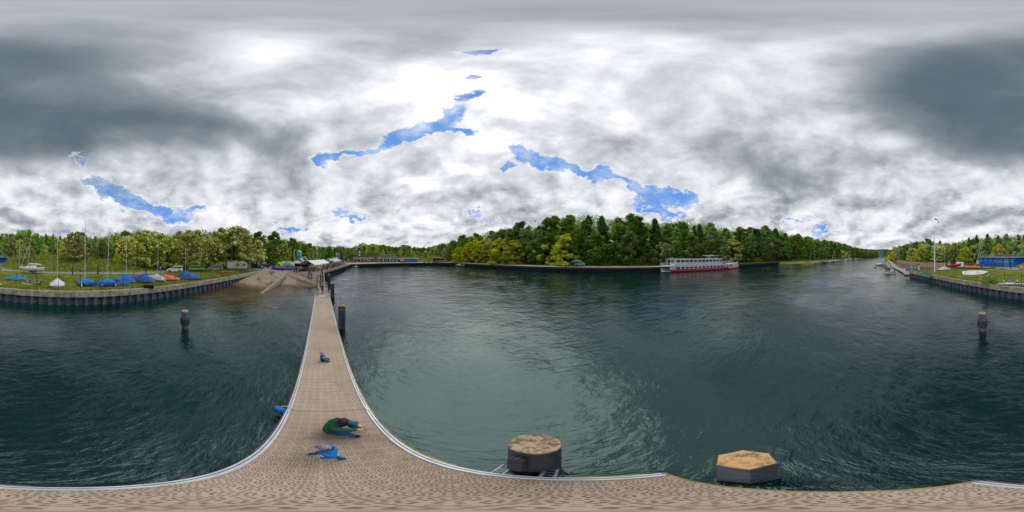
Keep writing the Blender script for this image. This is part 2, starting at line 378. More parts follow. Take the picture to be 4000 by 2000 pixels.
# sandy bottom shining through in front of the slipway
wx, wy = -30.5, 1.0
dd = q.v('LENGTH', q.v('MULTIPLY', q.v('SUBTRACT', t, (wx, wy-2, 0)), (.085, .075, 0)))
dd = q.m('ADD', dd, q.m('MULTIPLY', q.m('SUBTRACT', q.noise(t, .3, 4, .6), .5), .35))
deep = q.mix(q.step(dd, 1.15, .45), deep, (.060, .036, .012))
q.l(deep, b.inputs['Base Color']); b.inputs['Roughness'].default_value = .045; b.inputs['IOR'].default_value = 1.64; b.inputs['Specular Tint'].default_value = (.74, 1.0, 1.0, 1)
b.inputs['Specular IOR Level'].default_value = .5
mp = q.n('ShaderNodeMapping'); q.l(t, mp.inputs[0]); mp.inputs['Rotation'].default_value = (0, 0, R(35)); mp.inputs['Scale'].default_value = (1.0, 1.9, 1)
n1 = q.noise(mp.outputs[0], .50, 3, .55, .5); n2 = q.noise(mp.outputs[0], 1.9, 4, .6, .7); n3 = q.noise(t, .09, 4, .55); n4 = q.noise(mp.outputs[0], 7.0, 2, .5)
calm = q.m('MULTIPLY', q.step(n3, .38, .60, .60, 1.40), q.step(q.noise(t, .33, 3, .5), .38, .60, .75, 1.25))
hh = q.m('MULTIPLY', q.m('ADD', q.m('MULTIPLY', n1, .075), q.m('MULTIPLY_ADD', n4, .007, q.m('MULTIPLY', n2, .040))), calm)
bp = q.n('ShaderNodeBump'); bp.inputs['Strength'].default_value = 1; bp.inputs['Distance'].default_value = 1.0; q.l(hh, bp.inputs['Height']); q.l(bp.outputs[0], b.inputs['Normal'])
me.materials.append(m)

# -- hills on the horizon
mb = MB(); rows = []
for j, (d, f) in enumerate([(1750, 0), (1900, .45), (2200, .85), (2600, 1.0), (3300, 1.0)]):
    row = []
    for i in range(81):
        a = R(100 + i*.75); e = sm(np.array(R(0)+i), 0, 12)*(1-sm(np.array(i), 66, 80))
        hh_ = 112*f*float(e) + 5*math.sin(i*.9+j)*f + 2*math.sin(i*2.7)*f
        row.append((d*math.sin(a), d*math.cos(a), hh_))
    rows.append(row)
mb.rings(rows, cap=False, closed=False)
hills = mb.build('hills', mat('hazed_forest', rgb(34, 62, 50), .95, col2=rgb(44, 76, 48), scale=.02, detail=8, spec=.05, bump=12, bscale=.03), smooth=180); struct(hills)  # haze of the distance is painted in as a blue-green forest colour

# ---------------------------------------------------------------- materials of masonry
def concrete(name, base, dark, streak=.5):
    if name in _M: return _M[name]
    m = bpy.data.materials.new(name); m.use_nodes = True; q = G(m.node_tree); b = m.node_tree.nodes['Principled BSDF']
    t = q.n('ShaderNodeTexCoord').outputs['Object']
    c = q.mix(q.step(q.noise(t, 1.3, 8, .7), .35, .68), base, dark)
    mp = q.n('ShaderNodeMapping'); q.l(t, mp.inputs[0]); mp.inputs['Scale'].default_value = (5, 5, .35)
    c = q.mix(q.m('MULTIPLY', q.step(q.noise(mp.outputs[0], 1.6, 5, .7), .45, .75), streak), c, tuple(x*.35 for x in dark))
    q.l(c, b.inputs['Base Color']); b.inputs['Roughness'].default_value = .92; b.inputs['Specular IOR Level'].default_value = .2
    bp = q.n('ShaderNodeBump'); bp.inputs['Distance'].default_value = .02; q.l(q.noise(t, 9, 8, .7), bp.inputs['Height']); q.l(bp.outputs[0], b.inputs['Normal'])
    _M[name] = m; return m
coping_m = concrete('weathered_concrete', rgb(176, 168, 150), rgb(120, 112, 98), .75)
coping_d = concrete('dark_coping', rgb(92, 86, 84), rgb(62, 58, 60), .5)
pave_m = concrete('promenade', rgb(186, 176, 158), rgb(160, 150, 134), .1)
asph_m = concrete('asphalt', rgb(150, 146, 142), rgb(128, 124, 120), .1)
steel_m = concrete('sheet_steel', rgb(92, 100, 116), rgb(60, 66, 82), .7)
steel_d = concrete('dark_sheet_steel', rgb(58, 60, 72), rgb(36, 38, 48), .5)

def offset_pts(pts, off):                     # offset polyline to its left (inland side chosen by sign)
    out = []
    for i, p in enumerate(pts):
        a = Vector(pts[max(i-1, 0)]); c = Vector(pts[min(i+1, len(pts)-1)]); d = (c-a).normalized(); n = Vector((-d.y, d.x))
        out.append((p[0]+n.x*off, p[1]+n.y*off))
    return out
def strip(pts, o0, o1, z, name, m, z1=None, parent=None):
    a = offset_pts(pts, o0); b_ = offset_pts(pts, o1); mb = MB()
    mb.add([(x, y, z) for x, y in a] + [(x, y, z if z1 is None else z1) for x, y in b_], [(i, i+1, len(a)+i+1, len(a)+i) for i in range(len(a)-1)])
    return mb.build(name, m, parent)
def resample(pts, step):
    out = []
    for i in range(len(pts)-1):
        a = Vector(pts[i]); b_ = Vector(pts[i+1]); n = max(1, round((b_-a).length/step))
        for k in range(n): out.append(tuple(a.lerp(b_, k/n)))
    out.append(tuple(pts[-1])); return out
def quay(pts, side, label, top=QZ, cop=.78, m1=None, m2=None, pitch=1.2, cw=.7, depth=.34, jn=6.0):
    """sheet piled quay: pts along the edge, side = +1 when the land lies to the left"""
    root = thing('quay_wall', label, 'quay wall')
    mb = MB(); P = resample(pts, pitch); base = offset_pts(P, 0); rows_b, rows_t = [], []
    for i in range(len(P)-1):
        for f, o in ((0, 0), (.12, depth), (.5, depth), (.62, 0)):
            a = offset_pts(P, side*(o+.10))
            p = Vector(a[i]).lerp(Vector(a[i+1]), f); rows_b.append((p.x, p.y, -1.6)); rows_t.append((p.x, p.y, top-cop+.02))
    n = len(rows_b); mb.add(rows_b+rows_t, [(i, i+1, n+i+1, n+i) for i in range(n-1)]); mb.build('sheet_piling', m2 or steel_m, root)
    mb = MB(); Q = resample(pts, jn); fr = offset_pts(Q, side*-.05); bk = offset_pts(Q, side*cw)
    for i in range(len(Q)-1):
        a = Vector(fr[i]); b_ = Vector(fr[i+1]); c = Vector(bk[i+1]); d = Vector(bk[i]); u = (b_-a).normalized()*.015; a += u; b_ -= u; c -= u; d += u
        ins = .012*(i % 2)
        pl = [(a.x, a.y), (b_.x, b_.y), (c.x, c.y), (d.x, d.y)]
        if side < 0: pl = pl[::-1]
        mb.prism(pl, top-cop, top+.02-ins*.6)
    mb.build('coping', m1 or coping_m, root, bevel=.03)
    return root
# south quay: from the pontoon walkway to the slipway (land to the left of S1->S2)
quay([S1, S2], 1, 'long sheet piled quay wall with pale streaked concrete coping below the boat yard')
quay([TR, C0, C1], 1, 'dark sheet piled quay wall under the festival crowd and tents', m1=concrete('tan_coping', rgb(150, 136, 112), rgb(100, 90, 78), .4), m2=steel_d, cop=.5)
quay(FARQ, 1, 'dark quay wall in front of the cafe pavilion across the basin', m1=coping_d, m2=steel_d, cop=.55)
quay([(-38.0, 105.4), N1], 1, 'dark quay wall running along the forest and behind the white ship', m1=coping_d, m2=steel_d, cop=.75)
# promenade surfaces
struct(strip([(-38.0, 105.4), (20, 65.9), (60, 38.7)], .6, 8.0, QZ+.012, 'promenade', pave_m))
struct(strip([(60, 38.7), (75, 28.5)], .6, 5.0, QZ+.012, 'promenade', pave_m, QZ+.012))
struct(strip(FARQ, .6, 26, QZ+.016, 'plaza', pave_m))
struct(strip([C0, C1], .6, 13, QZ+.02, 'plaza', asph_m))
mb = MB(); pl = [TR, C0, (-58, 30), (-92, 12), (-80, -8), (-62, -6.5), S2, TM]
mb.add([(x, y, QZ+.028) for x, y in pl], [tuple(range(len(pl)))[::-1]]); struct(mb.build('plaza', asph_m))
# road behind the boat yard
rd = [(80, -112), (40, -82), (16, -64.5), (0, -54.3), (-15, -43), (-30, -31.3), (-45, -20), (-62, -6.8), (-84, 8)]
n = 60; rp = resample(rd, 3.0); A1 = offset_pts(rp, -1.9); B1 = offset_pts(rp, 1.9); mb = MB()
vz = lambda p: hz(*p)+.05
mb.add([(x, y, max(hz(x, y), QZ-.05)+.06) for x, y in A1] + [(x, y, max(hz(x, y), QZ-.05)+.06) for x, y in B1], [(i, i+1, len(A1)+i+1, len(A1)+i) for i in range(len(A1)-1)])
struct(mb.build('road', concrete('grey_road', rgb(158, 156, 152), rgb(138, 136, 134), .1)))
# parking strip where the vans stand, and forecourt before the containers
mb = MB(); pl = [(-34, -29.5), (-80, 5), (-84, -4), (-60, -22), (-40, -34)]
mb.add([(x, y, QZ+.035) for x, y in pl], [tuple(range(len(pl)))]); struct(mb.build('parking_area', asph_m))
mb = MB(); pl = [(2, -55.5), (20, -63), (34, -78), (22, -70.6), (3.2, -60.6), (-1.5, -57)]
mb.add([(x, y, max(hz(x, y), QZ)+.09) for x, y in pl], [tuple(range(len(pl)))[::-1]]); struct(mb.build('forecourt', concrete('grey_road', None, None)))

# ---------------------------------------------------------------- slipway
WL, WM = (-36.7, -5.8), (-30.6, 1.4); WM2, WR = (-34.2, 5.1), (-31.3, 12.6)
def ext(a, b_, f): return (a[0]+(b_[0]-a[0])*f, a[1]+(b_[1]-a[1])*f)
slip = concrete('slipway_concrete', rgb(176, 156, 128), rgb(132, 114, 92), .15)
m = bpy.data.materials.new('slipway'); m.use_nodes = True; q = G(m.node_tree); b = m.node_tree.nodes['Principled BSDF']; t = q.n('ShaderNodeTexCoord').outputs['Object']
mp = q.n('ShaderNodeMapping'); q.l(t, mp.inputs[0]); mp.inputs['Rotation'].default_value = (0, 0, R(22)); mp.inputs['Scale'].default_value = (.10, .5, 1)
c = q.mix(q.step(q.noise(t, .8, 8, .7), .35, .7), rgb(160, 142, 118), rgb(132, 114, 92))
c = q.mix(q.step(q.noise(mp.outputs[0], 1.0, 5, .6), .50, .62), c, rgb(92, 78, 66))
wv = q.n('ShaderNodeTexWave', bands_direction='Y'); q.l(mp.outputs[0], wv.inputs[0]); wv.inputs['Scale'].default_value = .9
sz = q.n('ShaderNodeSeparateXYZ'); q.l(t, sz.inputs[0])
c = q.mix(q.step(sz.outputs[2], .42, .05), c, rgb(92, 72, 44))
q.l(c, b.inputs['Base Color']); b.inputs['Roughness'].default_value = .9
def lane(a, b_, wa, wb, name):
    ea, eb = ext(a, wa, 1.5), ext(b_, wb, 1.5); N = 9; mb = MB(); rws = []
    for i in range(N+1):
        f = i/N; z = QZ+.02 - (QZ+.02)*1.5*f
        p, r_ = ext(a, ea, f), ext(b_, eb, f); rws.append([(p[0]+(r_[0]-p[0])*k/6, p[1]+(r_[1]-p[1])*k/6, z) for k in range(7)])
    mb.rings(rws, cap=False, closed=False)
    return mb.build(name, m)
r1 = lane(S2, TM, WL, WM, 'slipway'); r2 = lane(TM, TR, WM2, WR, 'slipway')
struct(r1); struct(r2)
mb = MB(); tip = (-28.0, .9)                      # long kerb between the two lanes
d = Vector((tip[0]-TM[0], tip[1]-TM[1])).normalized(); nn = Vector((-d.y, d.x))*.3
for s0, s1, zz in ((0, 1, .16),):
    a = [(TM[0]+nn.x, TM[1]+nn.y, QZ+zz), (TM[0]-nn.x, TM[1]-nn.y, QZ+zz), (tip[0]-nn.x, tip[1]-nn.y, .04), (tip[0]+nn.x, tip[1]+nn.y, .04)]
    bb = [(x, y, z-1.7) for x, y, z in a]; mb.add(a+bb, [(0,1,2,3), (4,7,6,5), (0,4,5,1), (1,5,6,2), (2,6,7,3), (3,7,4,0)])
tag(mb.build('slipway_kerb', coping_m), 'sloping concrete kerb dividing the slipway into two lanes and ending in the water', 'kerb')
# wall along the slipway's open side under the gangway
mb = MB(); a0 = TR; a1 = ext(TR, WR, 1.25); d = Vector((a1[0]-a0[0], a1[1]-a0[1])).normalized(); nn = Vector((-d.y, d.x))*.25
pts_ = [(a0[0], a0[1]), (a1[0], a1[1])]
mb.prism([(a0[0]+nn.x, a0[1]+nn.y), (a0[0]-nn.x, a0[1]-nn.y), (a1[0]-nn.x, a1[1]-nn.y), (a1[0]+nn.x, a1[1]+nn.y)][::-1], -1.6, .25)
tag(mb.build('slipway_edge_wall', coping_m), 'low concrete edge wall of the slipway beside the gangway', 'wall')

# ---------------------------------------------------------------- pontoon
PA = R(-67.1); PD = Vector((math.sin(PA), math.cos(PA))); PR = Vector((PD.y, -PD.x))   # along, to the right
def pp(al, la, z=0.0): v = PD*al + PR*la; return (v.x, v.y, z)
PM = Matrix(((PD.x, PR.x, 0, 0), (PD.y, PR.y, 0, 0), (0, 0, -1, 0), (0, 0, 0, 1)))
DZ = .5
deckm = bpy.data.materials.new('perforated_deck'); deckm.use_nodes = True; q = G(deckm.node_tree); b = deckm.node_tree.nodes['Principled BSDF']
t = q.n('ShaderNodeTexCoord').outputs['Object']; pr = .235
sc = q.v('SCALE', t, 1/pr); fr = q.v('SUBTRACT', q.v('FRACTION', sc), (.5, .5, 0))
sp = q.n('ShaderNodeSeparateXYZ'); q.l(fr, sp.inputs[0]); x_, y_ = sp.outputs[0], sp.outputs[1]
rad = q.m('SQRT', q.m('ADD', q.m('MULTIPLY', x_, x_), q.m('MULTIPLY', y_, y_))); ang = q.m('ARCTAN2', y_, x_)
def ring(r0, w, nd, ph): 
    a = q.step(q.m('ABSOLUTE', q.m('SUBTRACT', rad, r0)), w*1.25, w*.75)
    return q.m('MULTIPLY', a, q.step(q.m('COSINE', q.m('MULTIPLY_ADD', ang, nd, ph)), -.45, -.1))
holes = q.m('MAXIMUM', q.m('MAXIMUM', ring(.40, .034, 12, 0), ring(.26, .034, 8, .5)), ring(.12, .03, 4, 0))
fr2 = q.v('SUBTRACT', q.v('FRACTION', q.v('ADD', sc, (.5, .5, 0))), (.5, .5, 0)); sp2 = q.n('ShaderNodeSeparateXYZ'); q.l(fr2, sp2.inputs[0])
rad2 = q.m('SQRT', q.m('ADD', q.m('MULTIPLY', sp2.outputs[0], sp2.outputs[0]), q.m('MULTIPLY', sp2.outputs[1], sp2.outputs[1]))); ang2 = q.m('ARCTAN2', sp2.outputs[1], sp2.outputs[0])
h2 = q.m('MULTIPLY', q.step(q.m('ABSOLUTE', q.m('SUBTRACT', rad2, .13)), .045, .02), q.step(q.m('COSINE', q.m('MULTIPLY', ang2, 4)), -.3, .2))
holes = q.m('MAXIMUM', holes, h2)
c = q.mix(q.step(q.noise(t, .9, 7, .65), .3, .7), rgb(200, 177, 154), rgb(180, 158, 136))
c = q.mix(q.step(q.noise(t, 12, 4, .6), .5, .8), c, rgb(170, 150, 130))
ln = q.n('ShaderNodeSeparateXYZ'); q.l(q.v('FRACTION', q.v('SCALE', t, 1/(pr*5))), ln.inputs[0])
c = q.mix(q.m('MULTIPLY', q.m('MAXIMUM', q.step(q.m('ABSOLUTE', q.m('SUBTRACT', ln.outputs[0], .5)), .488, .497), q.step(q.m('ABSOLUTE', q.m('SUBTRACT', ln.outputs[1], .5)), .488, .497)), .5), c, rgb(196, 178, 156))
c = q.mix(q.m('MULTIPLY', q.step(q.noise(t, .55, 7, .7), .54, .70), .45), c, rgb(128, 112, 96))     # old water stains
c = q.mix(q.m('MULTIPLY', q.step(q.noise(t, 2.6, 6, .75), .66, .74), .5), c, rgb(206, 198, 186))       # dried droppings and scuffs
sx5 = q.n('ShaderNodeSeparateXYZ'); q.l(q.v('FRACTION', q.v('SCALE', q.v('ADD', t, (.90, 0, 0)), 1/5.2)), sx5.inputs[0])
c = q.mix(q.step(sx5.outputs[0], .0045, .0025), c, rgb(96, 84, 74))                                      # joints between the pontoon sections
c = q.mix(q.m('MULTIPLY', holes, .9), c, rgb(46, 36, 34))
q.l(c, b.inputs['Base Color']); b.inputs['Roughness'].default_value = .75
alu = mat('aluminium', rgb(214, 218, 224), .38, .25, col2=rgb(190, 194, 200), scale=3)
rub = plain('dark_rubber', 34, 34, 42, .7)
wood = mat('fender_board', rgb(176, 160, 112), .8, col2=rgb(140, 124, 84), scale=4)
pon = thing('pontoon', 'long floating pontoon with beige perforated deck and white aluminium edges under the camera', 'pontoon')
mb = MB()
a = [pp(-.74, -.84), pp(25.8, -.84), pp(25.8, 1.2), pp(-.74, 1.2)]
mbo = MB(); mbo.box(-.73, 25.8, -.815, 1.185, DZ-.06, DZ)                # local frame: x along, y right
def ponb(mb_, name, m_, parent=pon, **k):
    o = mb_.build(name, m_, parent, **k); return o
pon.rotation_euler = (0, 0, 0)
frame = Matrix(((PD.x, PR.x, 0), (PD.y, PR.y, 0), (0, 0, 1)))   # left-handed: mirror y instead
# right-handed frame: x along the pier, y to the LEFT
pon.rotation_euler = (0, 0, math.atan2(PD.y, PD.x))
mb = MB(); mb.box(-.73, 25.8, -1.185, .815, DZ-.06, DZ); deck = ponb(mb, 'deck', deckm)
for sgn, e in ((1, .815), (-1, -1.185)):
    mb = MB()
    x0, x1 = (-.73, 25.8)
    mb.box(x0, x1, min(e, e+sgn*.055), max(e, e+sgn*.055), DZ-.14, DZ+.035)
    mb.box(x0, x1, min(e+sgn*.073, e+sgn*.115), max(e+sgn*.073, e+sgn*.115), DZ-.14, DZ+.025)
    ponb(mb, 'edge_profile', alu, bevel=.006)
    mb = MB(); mb.box(x0, x1, min(e+sgn*.055, e+sgn*.073), max(e+sgn*.055, e+sgn*.073), DZ-.13, DZ+.008); ponb(mb, 'edge_groove', rub)
mb = MB(); mb.box(1.2, 25.7, -1.345, -1.302, DZ-.30, DZ-.005); mb.box(-.6, .1, -1.345, -1.302, DZ-.30, DZ-.005); ponb(mb, 'fender_board', wood)
mb = MB(); mb.box(-.70, -.2, .932, .985, DZ-.2, DZ-.03); mb.box(2.2, 25.7, .932, .975, DZ-.25, DZ-.03); ponb(mb, 'fender_board', mat('mauve_board', rgb(122, 104, 116), .8, scale=3))
mb = MB(); mb.box(-.775, -.732, -1.3, .93, DZ-.22, DZ+.004); ponb(mb, 'end_board', wood)
mb = MB()
for x in (0.3, 5.5, 10.7, 15.9, 21.1): mb.box(x, x+4.3, -1.05, .7, -.35, DZ-.08)
ponb(mb, 'float', mat('grey_float', rgb(84, 84, 84), .8, scale=2))
for x in (4.3, 9.6, 14.8, 20.2):
    for y in (.86, -1.24):
        mb = MB(); mb.cbox((x, y, DZ+.05), (.22, .05, .03)); mb.tube([(x-.05, y, DZ+.02), (x-.05, y, DZ+.07)], .014, 6); mb.tube([(x+.05, y, DZ+.02), (x+.05, y, DZ+.07)], .014, 6)
        ponb(mb, 'mooring_cleat', alu)
# ================================================================ trees
def leaf_mat(name, c1, c2, c3=None, trans=.38):
    m = bpy.data.materials.new(name); m.use_nodes = True; nt = m.node_tree; q = G(nt); nt.nodes.remove(nt.nodes['Principled BSDF'])
    t = q.n('ShaderNodeTexCoord').outputs['Object']; geo = q.n('ShaderNodeNewGeometry')
    f = q.step(q.m('ADD', q.noise(t, .55, 4, .6), q.m('MULTIPLY', q.m('SUBTRACT', geo.outputs['Random Per Island'], .5), .35)), .35, .65)
    c = q.mix(f, c1, c2)
    if c3: c = q.mix(q.step(geo.outputs['Random Per Island'], .80, .86), c, c3)
    oi = q.n('ShaderNodeObjectInfo').outputs['Random']; hs = q.n('ShaderNodeHueSaturation'); q.l(c, hs.inputs['Color'])
    q.l(q.step(oi, 0, 1, .85, 1.6, False), hs.inputs['Value']); q.l(q.step(q.m('FRACT', q.m('MULTIPLY', oi, 7.3)), 0, 1, .474, .503, False), hs.inputs['Hue'])
    q.l(q.step(q.m('FRACT', q.m('MULTIPLY', oi, 3.7)), 0, 1, .80, 1.05, False), hs.inputs['Saturation'])
    d = q.n('ShaderNodeBsdfDiffuse'); tr = q.n('ShaderNodeBsdfTranslucent'); q.l(hs.outputs[0], d.inputs[0]); q.l(hs.outputs[0], tr.inputs[0])
    mx = q.n('ShaderNodeMixShader'); mx.inputs[0].default_value = trans; q.l(d.outputs[0], mx.inputs[1]); q.l(tr.outputs[0], mx.inputs[2])
    out = nt.nodes['Material Output']; q.l(mx.outputs[0], out.inputs[0]); return m
LM = dict(
 broad=leaf_mat('dark_leaves', rgb(79, 122, 45), rgb(122, 158, 61)),
 locust=leaf_mat('locust_leaves', rgb(140, 158, 45), rgb(187, 189, 74), rgb(250, 250, 198)),
 poplar=leaf_mat('poplar_leaves', rgb(67, 110, 49), rgb(110, 146, 70)),
 birch=leaf_mat('birch_leaves', rgb(99, 140, 54), rgb(144, 174, 83)),
 yellow=leaf_mat('yellow_green_leaves', rgb(164, 180, 24), rgb(210, 212, 47)),
 willow=leaf_mat('willow_leaves', rgb(126, 160, 83), rgb(167, 189, 108)),
 bush=leaf_mat('bush_leaves', rgb(94, 135, 38), rgb(137, 169, 61)))
bark = mat('bark', rgb(96, 84, 70), .95, col2=rgb(60, 52, 44), scale=4, spec=.1)
birchbark = mat('birch_bark', rgb(206, 202, 192), .9, col2=rgb(70, 66, 62), scale=5, lo=.5, hi=.6, spec=.1)
def leaf_cloud(cs, n, size, rg, up=.25):
    """n leaf-clump quads spread through ellipsoidal clumps cs = (centre, radii)"""
    k = rg.integers(0, len(cs), n); C = np.array([c for c, r in cs])[k]; Rr = np.array([r for c, r in cs])[k]
    d = rg.normal(size=(n, 3)); d /= np.linalg.norm(d, axis=1)[:, None]; rad = rg.random(n)**.42
    p = C + d*Rr*rad[:, None]
    nn = d*.8 + rg.normal(size=(n, 3))*.7; nn[:, 2] += up; nn /= np.linalg.norm(nn, axis=1)[:, None]
    a = np.cross(nn, rg.normal(size=(n, 3))); a /= np.linalg.norm(a, axis=1)[:, None]+1e-9; b_ = np.cross(nn, a)
    s = size*(.55 + .9*rg.random(n))[:, None]; a = a*s; b_ = b_*s*.62
    V = np.stack([p-a, p-b_*.9, p+a*.9, p+b_], 1).reshape(-1, 3)
    return V
def leaf_mesh(name, V, m_):
    me = bpy.data.meshes.new(name); n = len(V)//4
    me.vertices.add(len(V)); me.vertices.foreach_set('co', V.astype(np.float32).ravel())
    me.loops.add(len(V)); me.loops.foreach_set('vertex_index', np.arange(len(V), dtype=np.int32))
    me.polygons.add(n); me.polygons.foreach_set('loop_start', np.arange(0, 4*n, 4, dtype=np.int32))
    try: me.polygons.foreach_set('loop_total', np.full(n, 4, dtype=np.int32))
    except Exception: pass
    me.materials.append(m_); me.update(); me.validate(); return me
def clumps(kind, h, rg, var_=0):
    cs = []
    if kind == 'poplar':
        for i in range(64):
            t = .14 + .86*rg.random()**.85; w = h*.165*(1-t)**.78*(.35+.65*min(1, t*4))*(.55+.8*rg.random()); a = rg.random()*2*pi; r = w*(.35+.65*rg.random())
            cs.append(((r*math.cos(a), r*math.sin(a), t*h), (h*.042*(1.3-t*.6), h*.042*(1.3-t*.6), h*.055)))
        cs.append(((0, 0, h*.97), (h*.012, h*.012, h*.06))); cs.append(((h*.02, 0, h*.9), (h*.02, h*.02, h*.06)))
    elif kind == 'broad':
        for i in range(84):
            t = .14 + .86*rg.random(); e = math.sqrt(max(0, 1-((t-.5)/.52)**2))*(1.12-.45*t); a = rg.random()*2*pi; r = h*.33*e*(rg.random()**.45)*(.75+.5*rg.random())
            k_ = .6+.8*rg.random(); cs.append(((r*math.cos(a), r*math.sin(a), t*h), (h*.062*k_,)*2+(h*.056*k_,)))
    elif kind == 'locust':
        for i in range(120):
            t = .08 + .9*rg.random(); a = rg.random()*2*pi; e = math.sqrt(max(0, 1-((t-.45)/.56)**2))*(.85+.22*math.sin(a*3+var_*2)+.12*math.sin(a*5+t*8)); r = h*.44*e*(rg.random()**.4)
            cs.append(((r*math.cos(a), r*math.sin(a), t*h), (h*.052,)*2+(h*.050,)))
    elif kind == 'birch':
        for i in range(52):
            t = .22 + .78*rg.random()**.9; w = h*.155*(1-t)**.6*(.4+.6*min(1, (t-.1)*3)); a = rg.random()*2*pi; r = w*(rg.random()**.5)*1.2
            cs.append(((r*math.cos(a), r*math.sin(a), t*h), (h*.036, h*.036, h*.05)))
    elif kind == 'yellow':
        for i in range(110):
            t = .02 + .95*rg.random()**1.15; a = rg.random()*2*pi; e = math.sqrt(max(0, 1-((t-.25)/.76)**2))*(.72+.34*math.sin(a*3+var_*2)+.2*math.sin(a*5+t*9)); r = h*.50*e*(rg.random()**.45); k_ = .6+.9*rg.random()
            cs.append(((r*math.cos(a), r*math.sin(a), t*h*(1+.10*math.sin(a*2+1))), (h*.052*k_, h*.052*k_, h*.060*k_)))
    elif kind == 'willow':
        for i in range(56):
            t = .05 + .93*rg.random(); w = h*.32*math.sqrt(max(0, 1-((t-.4)/.62)**2)); a = rg.random()*2*pi; r = w*(rg.random()**.5)
            cs.append(((r*math.cos(a), r*math.sin(a), t*h), (h*.045, h*.045, h*.10)))
    else:
        for i in range(26):
            t = .1 + .8*rg.random(); e = math.sqrt(max(0, 1-((t-.35)/.7)**2)); a = rg.random()*2*pi; r = h*.55*e*(rg.random()**.45)
            cs.append(((r*math.cos(a), r*math.sin(a), t*h), (h*.16, h*.16, h*.12)))
    return cs
PROTO = {}
def make_proto(kind, var, h, n, size):
    rg = np.random.default_rng(hash((kind, var)) % 1000 if False else sum(map(ord, kind))*13+var)
    cs = clumps(kind, h, rg, var); V = leaf_cloud(cs, n, size, rg)
    cm = leaf_mesh('crown', V, LM[kind])
    mb = MB(); bm_ = birchbark if kind == 'birch' else bark
    r0 = h*.013; lean = rg.normal(size=2)*.02*h
    mb.tube([(0, 0, -.6), (lean[0]*.2, lean[1]*.2, h*.3), (lean[0]*.6, lean[1]*.6, h*.6), (lean[0], lean[1], h*.9)], [r0*1.25, r0*.9, r0*.55, r0*.12], 6)
    for (c, r) in cs[::4]:
        z0 = c[2]*.62; f = z0/h; mb.tube([(lean[0]*f, lean[1]*f, z0), (c[0]*.6, c[1]*.6, c[2]*.85), c], [r0*.42, r0*.25, r0*.08], 4)
    tm = mb.mesh('trunk', bm_, 180)
    PROTO.setdefault(kind, []).append((h, cm, tm))
for v in range(3): make_proto('poplar', v, 20, 6500, .30)
for v in range(3): make_proto('broad', v, 14, 7000, .30)
for v in range(3): make_proto('locust', v, 10, 8500, .22)
for v in range(2): make_proto('birch', v, 15, 3800, .24)
for v in range(3): make_proto('yellow', v, 8, 6500, .20)
for v in range(2): make_proto('willow', v, 8, 5200, .21)
for v in range(2): make_proto('bush', v, 3.5, 1800, .18)
SKY_PTS = [(0,915),(33,902),(60,905),(103,880),(136,904),(174,915),(225,912),(253,929),(299,899),(337,918),(370,920),(407,915),(462,893),(500,905),(551,882),(576,904),(609,886),(652,912),(690,896),(731,893),(791,876),(826,907),(880,882),(916,868),(946,893),(989,907),(1009,904),(1030,926),(1071,908),(1101,918),(1123,931),(1161,929),(1199,945),(1226,957),(1280,959),(1324,959),(1362,967),(1389,961),(1420,948),(1475,953),(1506,950),(1533,962),(1560,962),(1585,952),(1614,964),(1669,963),(1717,950),(1766,943),(1790,930),(1821,907),(1850,915),(1882,907),(1933,891),(1961,900),(2003,872),(2038,865),(2073,884),(2108,872),(2138,850),(2175,844),(2208,846),(2247,824),(2271,840),(2320,822),(2368,835),(2406,837),(2444,836),(2493,843),(2526,857),(2561,851),(2635,860),(2689,834),(2722,862),(2754,873),(2790,858),(2809,881),(2863,879),(2896,884),(2971,882),(3009,884),(3039,896),(3083,904),(3148,919),(3224,931),(3259,940),(3289,950),(3343,965),(3400,976),(3425,979),(3470,985),(3484,975),(3500,962),(3526,956),(3572,939),(3612,933),(3658,936),(3696,945),(3730,942),(3782,925),(3831,919),(3882,913),(3917,912),(3954,916),(3989,911),(4000,913)]
SXA = np.array([p[0] for p in SKY_PTS]); SYA = np.array([p[1] for p in SKY_PTS])
def skyline(px): return float(np.interp(px % 4000, SXA, SYA))
